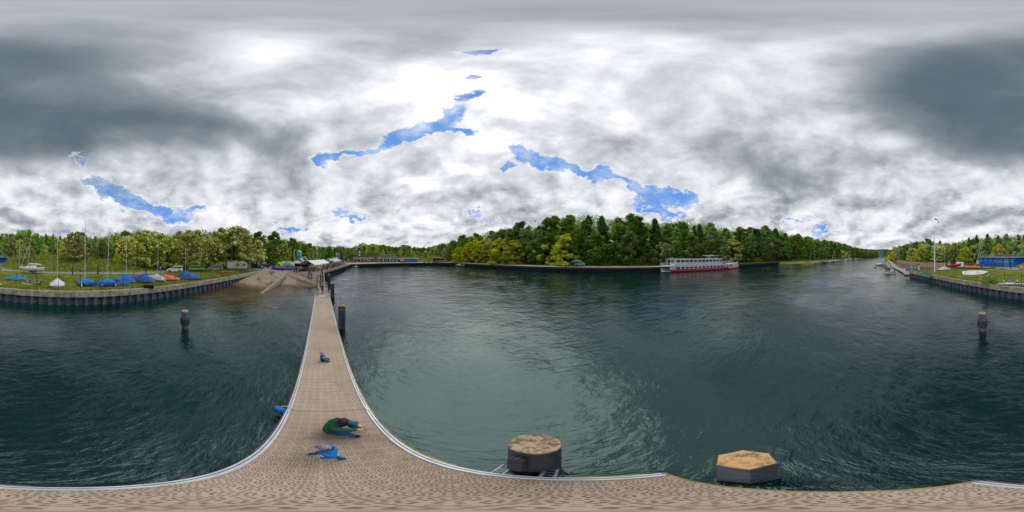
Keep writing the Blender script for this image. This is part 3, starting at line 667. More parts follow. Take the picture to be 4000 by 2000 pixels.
LANDMARKS = [  # pixel range, words used to tell where a tree stands
 (0, 60, 'behind the far end of the blue containers'), (60, 130, 'behind the white sailing boat on its trailer'), (130, 215, 'beyond the empty boat trailer'), (215, 280, 'behind the white dinghy'),
 (280, 345, 'behind the first blue catamaran'), (345, 430, 'behind the second blue catamaran'), (430, 500, 'behind the blue covered dinghy'), (500, 560, 'behind the dark leaning mast'), (560, 620, 'behind the white covered dinghy'),
 (620, 660, 'beside the white van'), (660, 725, 'over the white van'), (725, 800, 'over the green van'), (800, 870, 'over the brown and silver van'), (870, 930, 'beside the caravan'), (930, 985, 'over the caravan'),
 (985, 1050, 'behind the blue jeep'), (1050, 1110, 'behind the purple pool'), (1110, 1150, 'behind the lime green rollers'), (1150, 1195, 'behind the inflatable octopus'), (1195, 1240, 'behind the leaning white poles'),
 (1240, 1290, 'behind the long white marquee'), (1290, 1330, 'behind the pointed white tents'), (1330, 1375, 'behind the three tall banners'), (1375, 1425, 'beside the toy lighthouse'), (1425, 1480, 'behind the low cafe wing'),
 (1480, 1550, 'behind the glass pavilion'), (1550, 1600, 'right of the pavilion roof'), (1600, 1640, 'above the far blue containers'), (1640, 1690, 'beside the fairground stall'), (1690, 1740, 'behind the fairground stall'),
 (1740, 1800, 'near the dark car across the basin'), (1800, 1860, 'behind the small white motor boat'), (1860, 1930, 'right of the small motor boat'), (1930, 2000, 'above the empty part of the promenade'), (2000, 2070, 'left of the cyclist on the promenade'),
 (2070, 2140, 'behind the cyclist'), (2140, 2200, 'behind the lone walker'), (2200, 2240, 'beside the green gazebo'), (2240, 2290, 'over the green gazebo'), (2290, 2345, 'right of the white estate car'),
 (2345, 2400, 'behind the standing angler'), (2400, 2460, 'behind the parked bicycle'), (2460, 2520, 'left of the little bird house'), (2520, 2580, 'behind the little bird house'), (2580, 2640, 'behind the stern of the white ship'),
 (2640, 2700, 'behind the rear saloon of the ship'), (2700, 2760, 'behind the middle of the ship'), (2760, 2810, 'behind the wheelhouse of the ship'), (2810, 2850, 'behind the foredeck of the ship'), (2850, 2900, 'behind the bow of the ship'),
 (2900, 2950, 'on the lawn past the ship'), (2950, 3010, 'by the bright round tree on the lawn'), (3010, 3080, 'right of the lawn past the ship'), (3080, 3140, 'behind the grey box on the jetty'), (3140, 3200, 'behind the first moored yachts'),
 (3200, 3260, 'behind the middle moored yachts'), (3260, 3320, 'behind the far moored yachts'), (3320, 3400, 'on the far bank of the channel'), (3400, 3480, 'at the far end of the channel'), (3480, 3530, 'at the tip of the stony shore'),
 (3530, 3580, 'above the stony shore'), (3580, 3640, 'left of the flag mast'), (3640, 3700, 'behind the flag mast'), (3700, 3760, 'behind the red rescue boat'), (3760, 3830, 'behind the orange covered boat'),
 (3830, 3880, 'behind the left end of the blue containers'), (3880, 3940, 'behind the middle of the blue containers'), (3940, 4001, 'behind the right end of the blue containers')]
KINDW = dict(poplar='tall narrow dark tree', broad='round crowned deep green tree', locust='blossoming locust tree', birch='slender airy birch', yellow='bushy yellow green tree', willow='pale green willow', bush='low green bush')
KCAT = dict(poplar='tree', broad='tree', locust='tree', birch='tree', yellow='tree', willow='tree', bush='bush')
KNAME = dict(poplar='poplar_tree', broad='broadleaf_tree', locust='locust_tree', birch='birch_tree', yellow='young_tree', willow='willow_tree', bush='bush')
ROWW = ['front row', 'middle row', 'skyline row']
tree_used = {}; NTREE = 0; TREES = []
SIZEW = ['', 'small ', 'large ', 'broad ', 'slim ', 'ragged ']
def plant(kind, x, y, h, row, px=None, w=None):
    global NTREE
    ph, cm, tm = random.choice(PROTO[kind]); s = h/ph; sw = s*(w or random.uniform(.92, 1.12))
    px = px if px is not None else (math.atan2(x, y)/(2*pi)+.5)*4000
    lw = next(l for a, b_, l in LANDMARKS if a <= (px % 4000) < b_)
    key = (kind, lw, row); k = tree_used.get(key, 0); tree_used[key] = k+1
    lab = f'{KINDW[kind]} {lw}, {ROWW[row]}' if kind != 'bush' else f'low green bush {lw}'
    z = hz(x, y)
    root = thing(KNAME[kind], lab, KCAT[kind], (x, y, z), random.uniform(0, 6.28), 'trees and bushes round the harbour')
    root.scale = (sw, sw, s)
    for nm, me_ in (('crown', cm), ('trunk', tm)):
        o = bpy.data.objects.new(nm, me_); COL.objects.link(o); o.parent = root
    NTREE += 1; TREES.append((root, lab, px % 4000, h)); return root
def kindmix(px, row):
    px %= 4000; r = random.random()
    if 480 < px < 920 and row == 0: return 'locust'
    if 260 < px < 345 and row == 0: return 'locust'
    if px < 480 or px > 3700: 
        return (['willow','birch','broad','yellow','locust'] if row == 0 else ['birch','broad','poplar','locust','birch'])[int(r*5)]
    if 920 <= px < 1250: return (['locust','broad','locust'] if row == 0 else ['broad','poplar','broad'])[int(r*3)]
    if 1250 <= px < 1780: return (['broad','locust','yellow','willow'] if row == 0 else ['broad','broad','locust','poplar'])[int(r*4)]
    if 1780 <= px < 2100: return (['yellow','yellow','willow','yellow'] if row == 0 else (['birch','yellow','broad'] if row == 1 else ['poplar','broad','poplar','birch']))[int(r*(4 if row != 1 else 3))]
    if 2300 <= px < 2950: return (['willow','broad','birch','locust' if px > 2850 else 'bush'] if row == 0 else ['poplar','broad','birch','poplar'])[int(r*4)]
    if 2100 <= px < 2300: return (['yellow','yellow','willow','birch'] if row == 0 else (['broad','birch','poplar'] if row == 1 else ['poplar','poplar','broad','birch']))[int(r*(4 if row != 1 else 3))]
    if 2950 <= px < 3480: return (['willow','broad','yellow'] if row == 0 else ['poplar','broad','broad'])[int(r*3)]
    return (['yellow','locust','broad'] if row == 0 else ['broad','locust','birch'])[int(r*3)]
DPTS = [(0, 80), (250, 76), (330, 70), (480, 64), (540, 56), (720, 53), (880, 60), (960, 68), (1060, 72), (1160, 84), (1250, 104), (1330, 128), (1400, 142), (1600, 142), (1700, 140), (1780, 128), (1850, 118), (2000, 98), (2150, 88), (2300, 84), (2450, 82), (2600, 88), (2800, 104), (2950, 118), (3040, 152), (3110, 168), (3180, 185), (3260, 260), (3320, 340), (3400, 560), (3425, 760), (3490, 230), (3560, 152), (3640, 126), (3720, 118), (3800, 108), (3900, 96), (4000, 86)]
def dfront(px): px %= 4000; return float(np.interp(px, [p[0] for p in DPTS], [p[1] for p in DPTS]))
for row, (frac, doff, dens) in enumerate([(.60, 0, 1.0), (.84, 10, 1.0), (1.0, 22, 1.0)]):
    px = 0.0 + row*11
    while px < 4000:
        if 3426 < px < 3484: px = 3486; continue
        d = dfront(px) + doff*max(1, dfront(px)/110) + random.uniform(-2.5, 2.5)
        kind = kindmix(px, row); x, y = D(px, d); z = hz(x, y)
        yt = 1000 - (1000-skyline(px))*(frac if row < 2 else 1.0) * random.uniform(.86, 1.04 if row < 2 else 1.0)
        if row == 0 and 480 < px < 920: yt = 1000-(1000-skyline(px))*random.uniform(.72, .9)
        if row == 0 and kind in ('bush', 'willow', 'yellow') and 1780 < px < 3480: yt = 1000-(1000-skyline(px))*random.uniform(.25, .62)
        if kind == 'yellow' and row == 0: yt = 1000-(1000-skyline(px))*random.uniform(.42, .66)
        h = Z(yt, d) - z
        h = max(h, 3.0)
        wf = {'bush': 1.3, 'willow': 1.25, 'yellow': 1.0, 'locust': 1.0, 'broad': 1.1, 'poplar': 1.25, 'birch': 1.2}[kind]
        lim = {'yellow': 17, 'willow': 12, 'bush': 5}.get(kind)
        if lim and h > lim: kind = 'broad'
        if h > 14 and kind in ('broad', 'locust', 'yellow', 'willow'): wf *= (14/h)**.8
        crown_w = h*{'poplar': .27, 'broad': .6, 'locust': .85, 'birch': .3, 'yellow': .95, 'willow': .62, 'bush': 1.1}[kind]*wf
        plant(kind, x, y, h, row, px, wf*h/[p[0] for p in PROTO[kind]][0]/1.0*random.uniform(.92, 1.1))
        step_ = max(9.5, crown_w/d*4000/(2*pi)*((.62 if kind == 'yellow' else .74 if kind == 'locust' else .9) if row == 0 else 1.22 if row == 1 else 1.06))
        px += step_*random.uniform(.85, 1.25)
for kd, px, d, h, w_, lb in (('willow', 88, 63, 7.0, 1.1, 'pale green willow on the meadow behind the mast of the white sailing boat'), ('willow', 118, 66, 6.0, 1.0, 'smaller pale willow on the meadow right of the white sailing boat mast'), ('locust', 300, 60, 11.0, 1.15, 'big cream flowered locust tree alone on the meadow behind the gate posts'),
    ('broad', 398, 62, 6.5, .8, 'round dark bushy tree on the meadow right of the big locust'), ('yellow', 455, 56, 4.5, .6, 'yellow green bush on the meadow edge behind the dark mast'), ('broad', 350, 66, 6.0, .7, 'dark bushy tree on the meadow between the locust and the round one')):
    t_ = plant(kd, *D(px, d), h, 0, px, w_); t_['label'] = lb
for k in range(15):                          # bushes on the embankment behind the cafe
    px = 1366 + k*23 + random.uniform(-6, 6); d = random.uniform(131.5, 139); plant(random.choice(['bush', 'yellow', 'bush']), *D(px, d), random.uniform(2.2, 4.2), 0, px, random.uniform(.45, .8))

# the denser wood behind the countable trees reads as one mass
rg = np.random.default_rng(5); parts = []
px = 0.0
while px < 4000:
    if 3430 < px < 3484: px = 3486; continue
    for dd_ in (34, 50, 75):
        d = dfront(px) + dd_*max(1, dfront(px)/110) + rg.uniform(-5, 5); x, y = D(px + rg.uniform(-6, 6), d); z = hz(x, y)
        top = Z(1000 - (1000-skyline(px))*rg.uniform(.86, .95), d); h = max(4, top - z)
        cs = [((x+rg.normal()*h*.13, y+rg.normal()*h*.13, z+h*t_), (h*.13, h*.13, h*.10)) for t_ in rg.uniform(.15, .92, 14)]
        parts.append(leaf_cloud(cs, 420, .55*max(1, d/150), rg))
    px += 15*max(.35, min(1.2, 110/dfront(px)))
# low growth at the feet of the wood
px = 0.0
while px < 4000:
    if 3430 < px < 3484 or 300 < px < 330: px += 8; continue
    d = dfront(px) + rg.uniform(-1, 14); x, y = D(px, d); z = hz(x, y); h = rg.uniform(1.5, 4.0)
    if px < 480:
        d2 = d + rg.uniform(10, 30); x2, y2 = D(px, d2); parts.append(leaf_cloud([((x2+rg.normal(), y2+rg.normal(), hz(x2, y2)+2.6*t_), (1.8, 1.8, 1.6)) for t_ in (.2, .6, 1.0, 1.5)], 260, .42, rg)); h *= .5
    parts.append(leaf_cloud([((x+rg.normal()*.8, y+rg.normal()*.8, z+h*t_), (1.2, 1.2, h*.3)) for t_ in (.2, .5, .75)], 170, .30, rg))
    px += 6.5*max(.6, min(1.3, 100/dfront(px)))
fw = bpy.data.objects.new('forest', leaf_mesh('forest', np.concatenate(parts), LM['broad'])); COL.objects.link(fw)
tag(fw, 'dense green wood and undergrowth filling the background all round the harbour', 'wood', kind='stuff')
# ================================================================ builders for the objects
white = plain('white_paint', 226, 230, 236, .35, col2=rgb(206, 210, 216)); offw = plain('off_white', 206, 204, 196, .5)
red_p = plain('red_paint', 190, 10, 44, .35); blue_p = plain('blue_paint', 0, 92, 170, .4); black = plain('black', 16, 16, 18, .5); dkgrey = plain('dark_grey', 52, 54, 60, .6)
grey = plain('grey_metal', 132, 136, 140, .45, .6); galv = mat('galvanised', rgb(170, 176, 182), .42, .7, col2=rgb(130, 136, 142), scale=8)
glass = mat('dark_glass', rgb(26, 34, 48), .06, 0, col2=rgb(34, 46, 62), scale=.6, spec=.8); glass2 = mat('green_glass', rgb(120, 150, 146), .08, 0, col2=rgb(96, 124, 124), scale=.6)
tyre = plain('tyre', 22, 22, 24, .85); rimm = plain('wheel_rim', 170, 172, 176, .35, .7)
cov_b = mat('blue_tarpaulin', rgb(30, 132, 206), .6, col2=rgb(20, 98, 176), scale=1.4, bump=.03, bscale=3)
cov_b2 = mat('deep_blue_tarpaulin', rgb(14, 96, 190), .55, col2=rgb(10, 70, 154), scale=1.4, bump=.03, bscale=3)
cov_w = mat('white_boat_cover', rgb(226, 224, 226), .6, col2=rgb(196, 196, 204), scale=1.2, bump=.02, bscale=3)
cov_g = mat('grey_boat_cover', rgb(206, 204, 200), .7, col2=rgb(160, 158, 156), scale=1.3, bump=.03, bscale=3)
cov_r = mat('faded_red_cover', rgb(240, 118, 104), .65, col2=rgb(220, 84, 76), scale=1.5, bump=.04, bscale=3)
cov_o = mat('orange_cover', rgb(246, 96, 60), .6, col2=rgb(222, 70, 40), scale=1.3, bump=.04, bscale=3)
teal = mat('teal_tarpaulin', rgb(30, 110, 112), .6, col2=rgb(22, 80, 86), scale=2, bump=.05, bscale=4)
gel = plain('gelcoat', 228, 230, 228, .25); yel = plain('yellow_hull', 236, 170, 20, .3); navy = plain('navy', 24, 44, 110, .4)
wood_b = mat('brown_wood', rgb(120, 92, 66), .8, col2=rgb(88, 66, 48), scale=3); rope_m = plain('white_rope', 206, 196, 178, .9)

def hull_rings(L, B, Dp, sheer=.12, n=11, bow=.9, stern=.72, flat=.35):
    rg_ = []
    for i in range(n):
        t = i/(n-1); x = -L/2 + L*t
        w = B/2*(stern + (1-stern)*math.sin(min(t/.45, 1)*pi/2)) * (1 if t < .45 else max(.015, (1-((t-.45)/.55)**(2.2*bow))))
        kz = -Dp*(1-.75*max(0, (t-.55)/.45)**2.2); top = sheer*(t-.35)**2*2
        rg_.append([(x, -w, top), (x+L*.015*t, -w*.92, kz*.45+top*.3), (x+.02*t, -w*.5, kz*.88), (x, 0, kz), (x+.02*t, w*.5, kz*.88), (x+L*.015*t, w*.92, kz*.45+top*.3), (x, w, top)])
    return rg_
def hull_mb(L, B, Dp, **k):
    mb = MB(); r = hull_rings(L, B, Dp, **k); mb.rings(r, cap=True, closed=False)
    # deck lid
    n = len(r); vs = [p for q_ in r for p in (q_[0], (q_[0][0], 0, q_[0][2]+B*.03), q_[-1])]; mb.add(vs, [(i*3+j, i*3+j+1, i*3+j+4, i*3+j+3) for i in range(n-1) for j in range(2)]); return mb
def cover_mb(L, B, top, peak=.62, sheer=.12, drop=.12, ph=.12, n=13):
    """tarpaulin stretched over a boat: ridge highest at the mast (fraction peak of the length)"""
    mb = MB(); hr = hull_rings(L*1.02, B*1.05, .4, sheer=sheer, n=n); rg_ = []
    for i, r in enumerate(hr):
        t = i/(n-1); x = r[0][0]; w = abs(r[0][1])+.02; z0 = r[0][2]
        pk = top*(1-abs(t-peak)/(peak if t < peak else 1-peak))**.85 if 0 < t < 1 else 0
        pk = max(pk, ph*(1-abs(2*t-1)**3)); wob = .03*math.sin(i*2.3)
        rg_.append([(x, -w-.015, z0-drop+wob), (x, -w*.99, z0+.03), (x, -w*.5, z0+pk*.50+.04), (x, -w*.12, z0+pk*.94+.05), (x, 0, z0+pk+.05), (x, w*.12, z0+pk*.94+.05), (x, w*.5, z0+pk*.50+.04), (x, w*.99, z0+.03), (x, w+.015, z0-drop-wob)])
    mb.rings(rg_, cap=False, closed=False); return mb
def wheel(parent, x, y, z, r=.3, w=.18, axis='y'):
    mb = MB(); pr = [(r*.62, -w/2), (r*.93, -w/2), (r, -w*.3), (r, w*.3), (r*.93, w/2), (r*.62, w/2)]
    T = Matrix.Translation((x, y, z)) @ Matrix.Rotation(pi/2, 4, 'X')
    mb.T = T; mb.lathe(pr, 18, cap=False); t_ = mb.build('wheel', tyre, parent, 40)
    mb = MB(); mb.T = T; mb.lathe([(r*.1, -w*.36), (r*.64, -w*.3), (r*.64, w*.3), (r*.1, w*.36)], 14); mb.build('rim', rimm, t_, 30); return t_
def dinghy(label, px, py, L, B, rz, hullm, coverm, mast_top=None, mast_px=None, mast_m=None, top=.7, peak=.62, name='sailing_dinghy', group='boats parked on the grass', z=QZ, trolley=True, tip=None, mast_r=.045, hull_h=.45, lift=.42, lean=0.0):
    x, y = W(px, py, z); d = math.hypot(x, y)
    root = thing(name, label, 'boat', (x, y, hz(x, y)), rz, group); o = hull_mb(L, B, hull_h).build('hull', hullm, root, 50); o.location = (0, 0, lift+hull_h*.5)
    hz0 = lift + hull_h*.5
    if coverm: c = cover_mb(L, B, top, peak).build('boat_cover', coverm, root, 70); c.location = (0, 0, hz0+.02)
    mx = -L/2 + L*peak
    if mast_top:
        dm = d; zt = Z(mast_top, dm) - hz(x, y); mb = MB(); mb.tube([(mx, 0, hz0), (mx+lean*.5, lean*.2, zt*.5), (mx+lean, lean*.4, zt)], [mast_r, mast_r*.9, mast_r*.65], 8)
        m_ = mb.build('mast', mast_m or alu, root, 60)
        if tip: mb = MB(); mb.box(mx+lean-.10, mx+lean+.16, lean*.4-.03, lean*.4+.03, zt-.12, zt+.10); mb.build('mast_float', tip, m_)
        mb = MB(); f = .62
        for sx_, sy_ in ((0, B*.48), (0, -B*.48), (L*.42, 0)): mb.tube([(mx+sx_ if sx_ else mx-.2, sy_, hz0+.05), (mx+lean*f, lean*.4*f, zt*f)], .009, 4)
        mb.build('shroud', grey, m_)
    if trolley:
        mb = MB(); mb.tube([(-L*.3, 0, .22), (L*.5, 0, .30)], .03, 6); mb.tube([(-L*.1, -B*.35, .22), (-L*.1, B*.35, .22)], .03, 6); mb.box(-L*.12, -L*.08, -B*.3, B*.3, .25, lift*.9)
        mb.box(L*.28, L*.32, -.08, .08, .28, lift*1.05); t_ = mb.build('trolley', galv, root)
        for s_ in (-1, 1): wheel(root, -L*.1, s_*B*.38, .2, .2, .1)
    return root
def catamaran(label, px, py, L, B, rz, mast_top, coverm, group='boats parked on the grass', lean=0.0, front=True):
    x, y = W(px, py, QZ); d = math.hypot(x, y); root = thing('catamaran', label, 'boat', (x, y, QZ), rz, group)
    for s_ in (-1, 1):
        mb = MB(); mb.rings(hull_rings(L, .42, .34, stern=.5)); o = mb.build('hull', gel, root, 50); o.location = (0, s_*B*.42, .46)
        c = cover_mb(L*.98, .46, .10, .5, drop=.2).build('hull_cover', coverm, root, 60); c.location = (0, s_*B*.42, .48)
    mb = MB(); mb.tube([(L*.12, -B*.45, .58), (L*.12, B*.45, .58)], .04, 6); mb.tube([(-L*.38, -B*.45, .58), (-L*.38, B*.45, .58)], .04, 6); mb.build('crossbeam', alu, root)
    mb = MB(); rr_ = []
    for i in range(9):
        t = i/8; xx = -L*.42 + L*.58*t; pk = .10+.38*math.sin(pi*min(1, t*1.05))*(.6+.4*math.sin(t*9))
        rr_.append([(xx, -B*.44, .56), (xx, -B*.25, .62+pk*.5), (xx, 0, .62+pk), (xx, B*.25, .60+pk*.45), (xx, B*.44, .56)])
    mb.rings(rr_, cap=False, closed=False); mb.build('trampoline_cover', coverm, root, 60)
    zt = Z(mast_top, d)-QZ; mb = MB(); mb.tube([(L*.12, 0, .6), (L*.12, lean*.5, zt*.5), (L*.12, lean, zt)], [.06, .055, .04], 8); m_ = mb.build('mast', alu, root, 60)
    mb = MB(); f = .62
    for e in ((L*.05, B*.42), (L*.05, -B*.42), (L*.42, B*.40), (L*.42, -B*.40)): mb.tube([(e[0], e[1], .6), (L*.12, lean*f, zt*f)], .010, 4)
    mb.build('shroud', wood_b, m_)
    mb = MB(); mb.tube([(-L*.1, -B*.45, .2), (-L*.1, B*.45, .2)], .03, 6); mb.box(-L*.12, -L*.08, -B*.44, -B*.38, .2, .4); mb.box(-L*.12, -L*.08, B*.38, B*.44, .2, .4); mb.build('trolley', galv, root)
    for s_ in (-1, 1): wheel(root, -L*.1, s_*B*.5, .2, .2, .12)
    return root
def trailer(label, x, y, rz, L=5.6, Wd=1.9, group='boat trailers on the grass', z=None):
    root = thing('boat_trailer', label, 'trailer', (x, y, z if z is not None else hz(x, y)), rz, group)
    mb = MB(); w = Wd/2
    mb.tube([(-L*.42, -w*.75, .5), (L*.15, -w*.75, .5), (L*.45, -.05, .5), (L*.55, 0, .5)], .045, 6); mb.tube([(-L*.42, w*.75, .5), (L*.15, w*.75, .5), (L*.45, .05, .5)], .045, 6)
    for xx in (-.40, -.2, 0, .14): mb.tube([(L*xx, -w*.75, .48), (L*xx, w*.75, .48)], .035, 6)
    mb.tube([(-L*.05, -w, .36), (-L*.05, w, .36)], .04, 6); mb.build('frame', galv, root, 60)
    mb = MB()
    for xx in (-.38, -.02):
        for s_ in (-1, 1): mb.tube([(L*xx, s_*w*.45, .5), (L*xx, s_*w*.5, .78)], .025, 6); mb.box(L*xx-.18, L*xx+.18, s_*w*.5-.06, s_*w*.5+.06, .78, .84)
    mb.build('cradle', dkgrey, root)
    for s_ in (-1, 1):
        wheel(root, -L*.05, s_*w, .32, .31, .17)
        mb = MB(); a = [(-L*.05+.40*math.cos(t), s_*w, .34+.40*math.sin(t)) for t in np.linspace(.2, pi-.2, 7)]
        mb.rings([[(p[0], p[1]-.12, p[2]), (p[0], p[1]+.12, p[2])] for p in a], cap=False, closed=False); mb.build('mudguard', galv, root, 60)
    mb = MB(); mb.tube([(L*.42, 0, .5), (L*.42, 0, 1.25)], .04, 6); mb.box(L*.38, L*.45, -.07, .07, 1.15, 1.35); mb.build('winch_post', galv, root)
    wheel(root, L*.5, .14, .14, .13, .07)
    mb = MB(); mb.box(-L*.45, -L*.43, -w*.9, w*.9, .42, .52); bd = mb.build('light_board', plain('white_board', 220, 220, 216, .6), root)
    for s_ in (-1, 1): mb = MB(); mb.box(-L*.458, -L*.45, s_*w*.75-.12, s_*w*.75+.12, .43, .51); mb.build('tail_light', plain('tail_red', 170, 20, 22, .3), bd)
    return root
def vehicle(name, label, cat, px, py, rz, L, Wd, Ht, paint, kind='van', flip=False, group=None, lower=None, stripes=None):
    x, y = W(px, py, QZ); root = thing(name, label, cat, (x, y, QZ+.04), rz, group)
    h = Ht; w = Wd/2
    P = {'mpv': [(-.5,.20),(-.5,.55),(-.485,.62),(-.46,.93),(-.43,.985),(-.1,1.0),(.08,.97),(.27,.66),(.44,.52),(.49,.42),(.5,.22)],
         'van': [(-.5,.17),(-.5,.55),(-.488,.60),(-.465,.94),(-.44,.985),(-.1,1.0),(.20,.98),(.345,.64),(.46,.54),(.495,.40),(.5,.18)],
         'suv': [(-.5,.24),(-.5,.60),(-.49,.65),(-.44,.93),(-.40,.98),(-.05,1.0),(.07,.96),(.19,.66),(.44,.59),(.49,.50),(.5,.26)],
         'car': [(-.5,.24),(-.5,.58),(-.46,.66),(-.30,.94),(-.22,.99),(.02,1.0),(.08,.96),(.22,.66),(.44,.56),(.49,.44),(.5,.25)]}[kind]
    body = [(a*L, b_*h) for a, b_ in P]; mb = MB(); ys = [(-w, .93), (-w*.985, .99), (-w*.9, 1), (w*.9, 1), (w*.985, .99), (w, .93)]
    rg_ = []
    for yy, f in ys:
        cx = 0; r = []
        for a, b_ in body:
            tum = 1 - .10*max(0, (b_/h-.6)/.4)
            r.append((a*(.985+.015*f), yy*tum if abs(yy) > w*.95 else yy*tum, .18*h + (b_-.18*h)*(.985+.015*f)))
        rg_.append(r)
    mb.rings(rg_); mb.build('body', paint, root, 32)
    def panel(poly, nm, m_, both=True, off=.006, par=None):
        for s_ in (-1, 1):
            mb = MB(); q_ = [((a*L), s_*(w*(1-.10*max(0, (b_-.6)/.4))+off), b_*h) for a, b_ in poly]
            q2 = [(p[0], p[1]-s_*.03, p[2]) for p in q_]; n_ = len(q_)
            mb.add(q_+q2, [tuple(range(n_)) if s_ > 0 else tuple(range(n_-1, -1, -1))] + [(i, (i+1) % n_, n_+(i+1) % n_, n_+i) for i in range(n_)]); mb.build(nm, m_, par or root)
    WN = {'mpv': [[(-.44,.66),(-.415,.90),(-.17,.92),(-.17,.66)], [(-.15,.66),(-.15,.92),(.03,.91),(.06,.66)], [(.08,.66),(.06,.88),(.10,.89),(.235,.68)]],
          'van': [[(-.45,.62),(-.435,.90),(-.20,.91),(-.20,.62)], [(-.18,.62),(-.18,.91),(.06,.91),(.06,.62)], [(.08,.62),(.08,.91),(.19,.90),(.30,.66),(.30,.62)]],
          'suv': [[(-.44,.68),(-.39,.90),(-.27,.92),(-.27,.67)], [(-.25,.67),(-.25,.92),(-.07,.93),(-.07,.66)], [(-.05,.66),(-.05,.93),(.04,.91),(.15,.68)]],
          'car': [[(-.33,.68),(-.24,.91),(-.10,.93),(-.10,.67)], [(-.08,.67),(-.08,.93),(.02,.93),(.17,.67)]]}[kind]
    for wn in WN: panel(wn, 'window', glass)
    i0 = {'mpv': 6, 'van': 6, 'suv': 6, 'car': 6}[kind]; a, b_ = body[i0], body[i0+1]
    mb = MB(); nx, nz = (b_[1]-a[1]), -(b_[0]-a[0]); ln = math.hypot(nx, nz); nx, nz = -nx/ln*-1, -nz/ln*-1
    n_ = Vector((-(b_[1]-a[1]), (b_[0]-a[0]))).normalized(); 
    if n_.x < 0: n_ = -n_
    p0 = Vector(a).lerp(Vector(b_), .08)+n_*.012; p1 = Vector(a).lerp(Vector(b_), .92)+n_*.012
    mb.add([(p0.x, -w*.80, p0.y), (p0.x, w*.80, p0.y), (p1.x, w*.90, p1.y), (p1.x, -w*.90, p1.y)], [(0, 3, 2, 1)]); mb.build('windscreen', glass, root)
    a, b_ = body[2], body[3]; p0 = Vector(a).lerp(Vector(b_), .1); p1 = Vector(a).lerp(Vector(b_), .9)
    mb = MB(); mb.add([(p0.x-.012, -w*.85, p0.y), (p0.x-.012, w*.85, p0.y), (p1.x-.012, w*.76, p1.y), (p1.x-.012, -w*.76, p1.y)], [(0, 1, 2, 3)]); mb.build('rear_window', glass, root)
    for s_ in (-1, 1):
        mb = MB(); mb.cbox((L*.482, s_*w*.72, h*.42), (L*.03, w*.34, h*.09)); mb.build('headlight', plain('lamp_glass', 214, 218, 222, .15), root, bevel=.02)
        mb = MB(); mb.cbox((-L*.496, s_*w*.86, h*.55), (L*.02, w*.18, h*.18)); mb.build('tail_light', plain('tail_red', 170, 20, 22, .3), root)
    for xx in (-.30, .315):
        for s_ in (-1, 1):
            wheel(root, xx*L, s_*(w-.09), .33, .33, .22)
            mb = MB(); mb.T = Matrix.Translation((xx*L, s_*(w-.05), .36)) @ Matrix.Rotation(pi/2, 4, 'X'); mb.lathe([(.30, -.062), (.40, -.062), (.40, .062), (.30, .062)], 18, cap=False); mb.build('wheel_arch', dkgrey, root)
    mb = MB(); mb.cbox((L*.497, 0, h*.25), (L*.02, w*1.7, h*.12)); mb.cbox((-L*.497, 0, h*.27), (L*.02, w*1.75, h*.13)); mb.build('bumper', lower or dkgrey, root, bevel=.02)
    if lower: panel([(-.5, .17), (-.5, .33), (.495, .33), (.5, .17)], 'side_cladding', lower, off=.004)
    mb = MB()
    for s_ in (-1, 1): mb.cbox((L*.17, s_*(w+.08), h*.62), (.10, .18, .16))
    mb.build('mirror', paint, root, bevel=.03)
    if stripes:
        for (a0, a1, z0, z1, mm) in stripes: panel([(a0, z0), (a0, z1), (a1, z1), (a1, z0)], 'side_stripe', mm, off=.009)
    return root
# ---------------------------------------------------------------- people
def skin_body(name, J, E, mats_of, sub=1, smooth=True):
    """one continuous body grown over a skeleton; J: name -> (pos, radius), E: joint pairs, mats_of: joint pair -> material slot"""
    names = list(J); idx = {n_: i for i, n_ in enumerate(names)}
    me = bpy.data.meshes.new(name); me.from_pydata([J[n_][0] for n_ in names], [(idx[a], idx[b_]) for a, b_ in E], []); me.update()
    o = bpy.data.objects.new(name, me); COL.objects.link(o); sk = o.modifiers.new('skin', 'SKIN'); sk.branch_smoothing = .4
    if not me.skin_vertices: 
        bpy.context.view_layer.objects.active = o
    lay = me.skin_vertices[0].data
    for n_ in names:
        r = J[n_][1]; r = r if isinstance(r, tuple) else (r, r); lay[idx[n_]].radius = r; lay[idx[n_]].use_root = (n_ == names[0])
    ss = o.modifiers.new('sub', 'SUBSURF'); ss.levels = sub; ss.render_levels = sub
    dg = bpy.context.evaluated_depsgraph_get(); dg.update(); ev = o.evaluated_get(dg); nm = bpy.data.meshes.new_from_object(ev); nm.name = name
    bpy.data.objects.remove(o); bpy.data.meshes.remove(me)
    A = np.array([J[a][0] for a, b_ in E]); B_ = np.array([J[b_][0] for a, b_ in E]); sl = np.array([mats_of(a, b_) for a, b_ in E])
    ra = np.array([np.mean(J[a][1]) for a, b_ in E]); rb = np.array([np.mean(J[b_][1]) for a, b_ in E])
    mi = []
    for p in nm.polygons:
        c = np.array(p.center); d = B_-A; t = np.clip(((c-A)*d).sum(1)/((d*d).sum(1)+1e-9), 0, 1); ds = np.linalg.norm(c-A-d*t[:, None], axis=1)-(ra*(1-t)+rb*t); mi.append(int(sl[int(np.argmin(ds))]))
    nm.materials.clear()
    for _ in range(5): nm.materials.append(None)
    nm.polygons.foreach_set('material_index', mi); nm.polygons.foreach_set('use_smooth', [True]*len(nm.polygons)); nm.update(); return nm
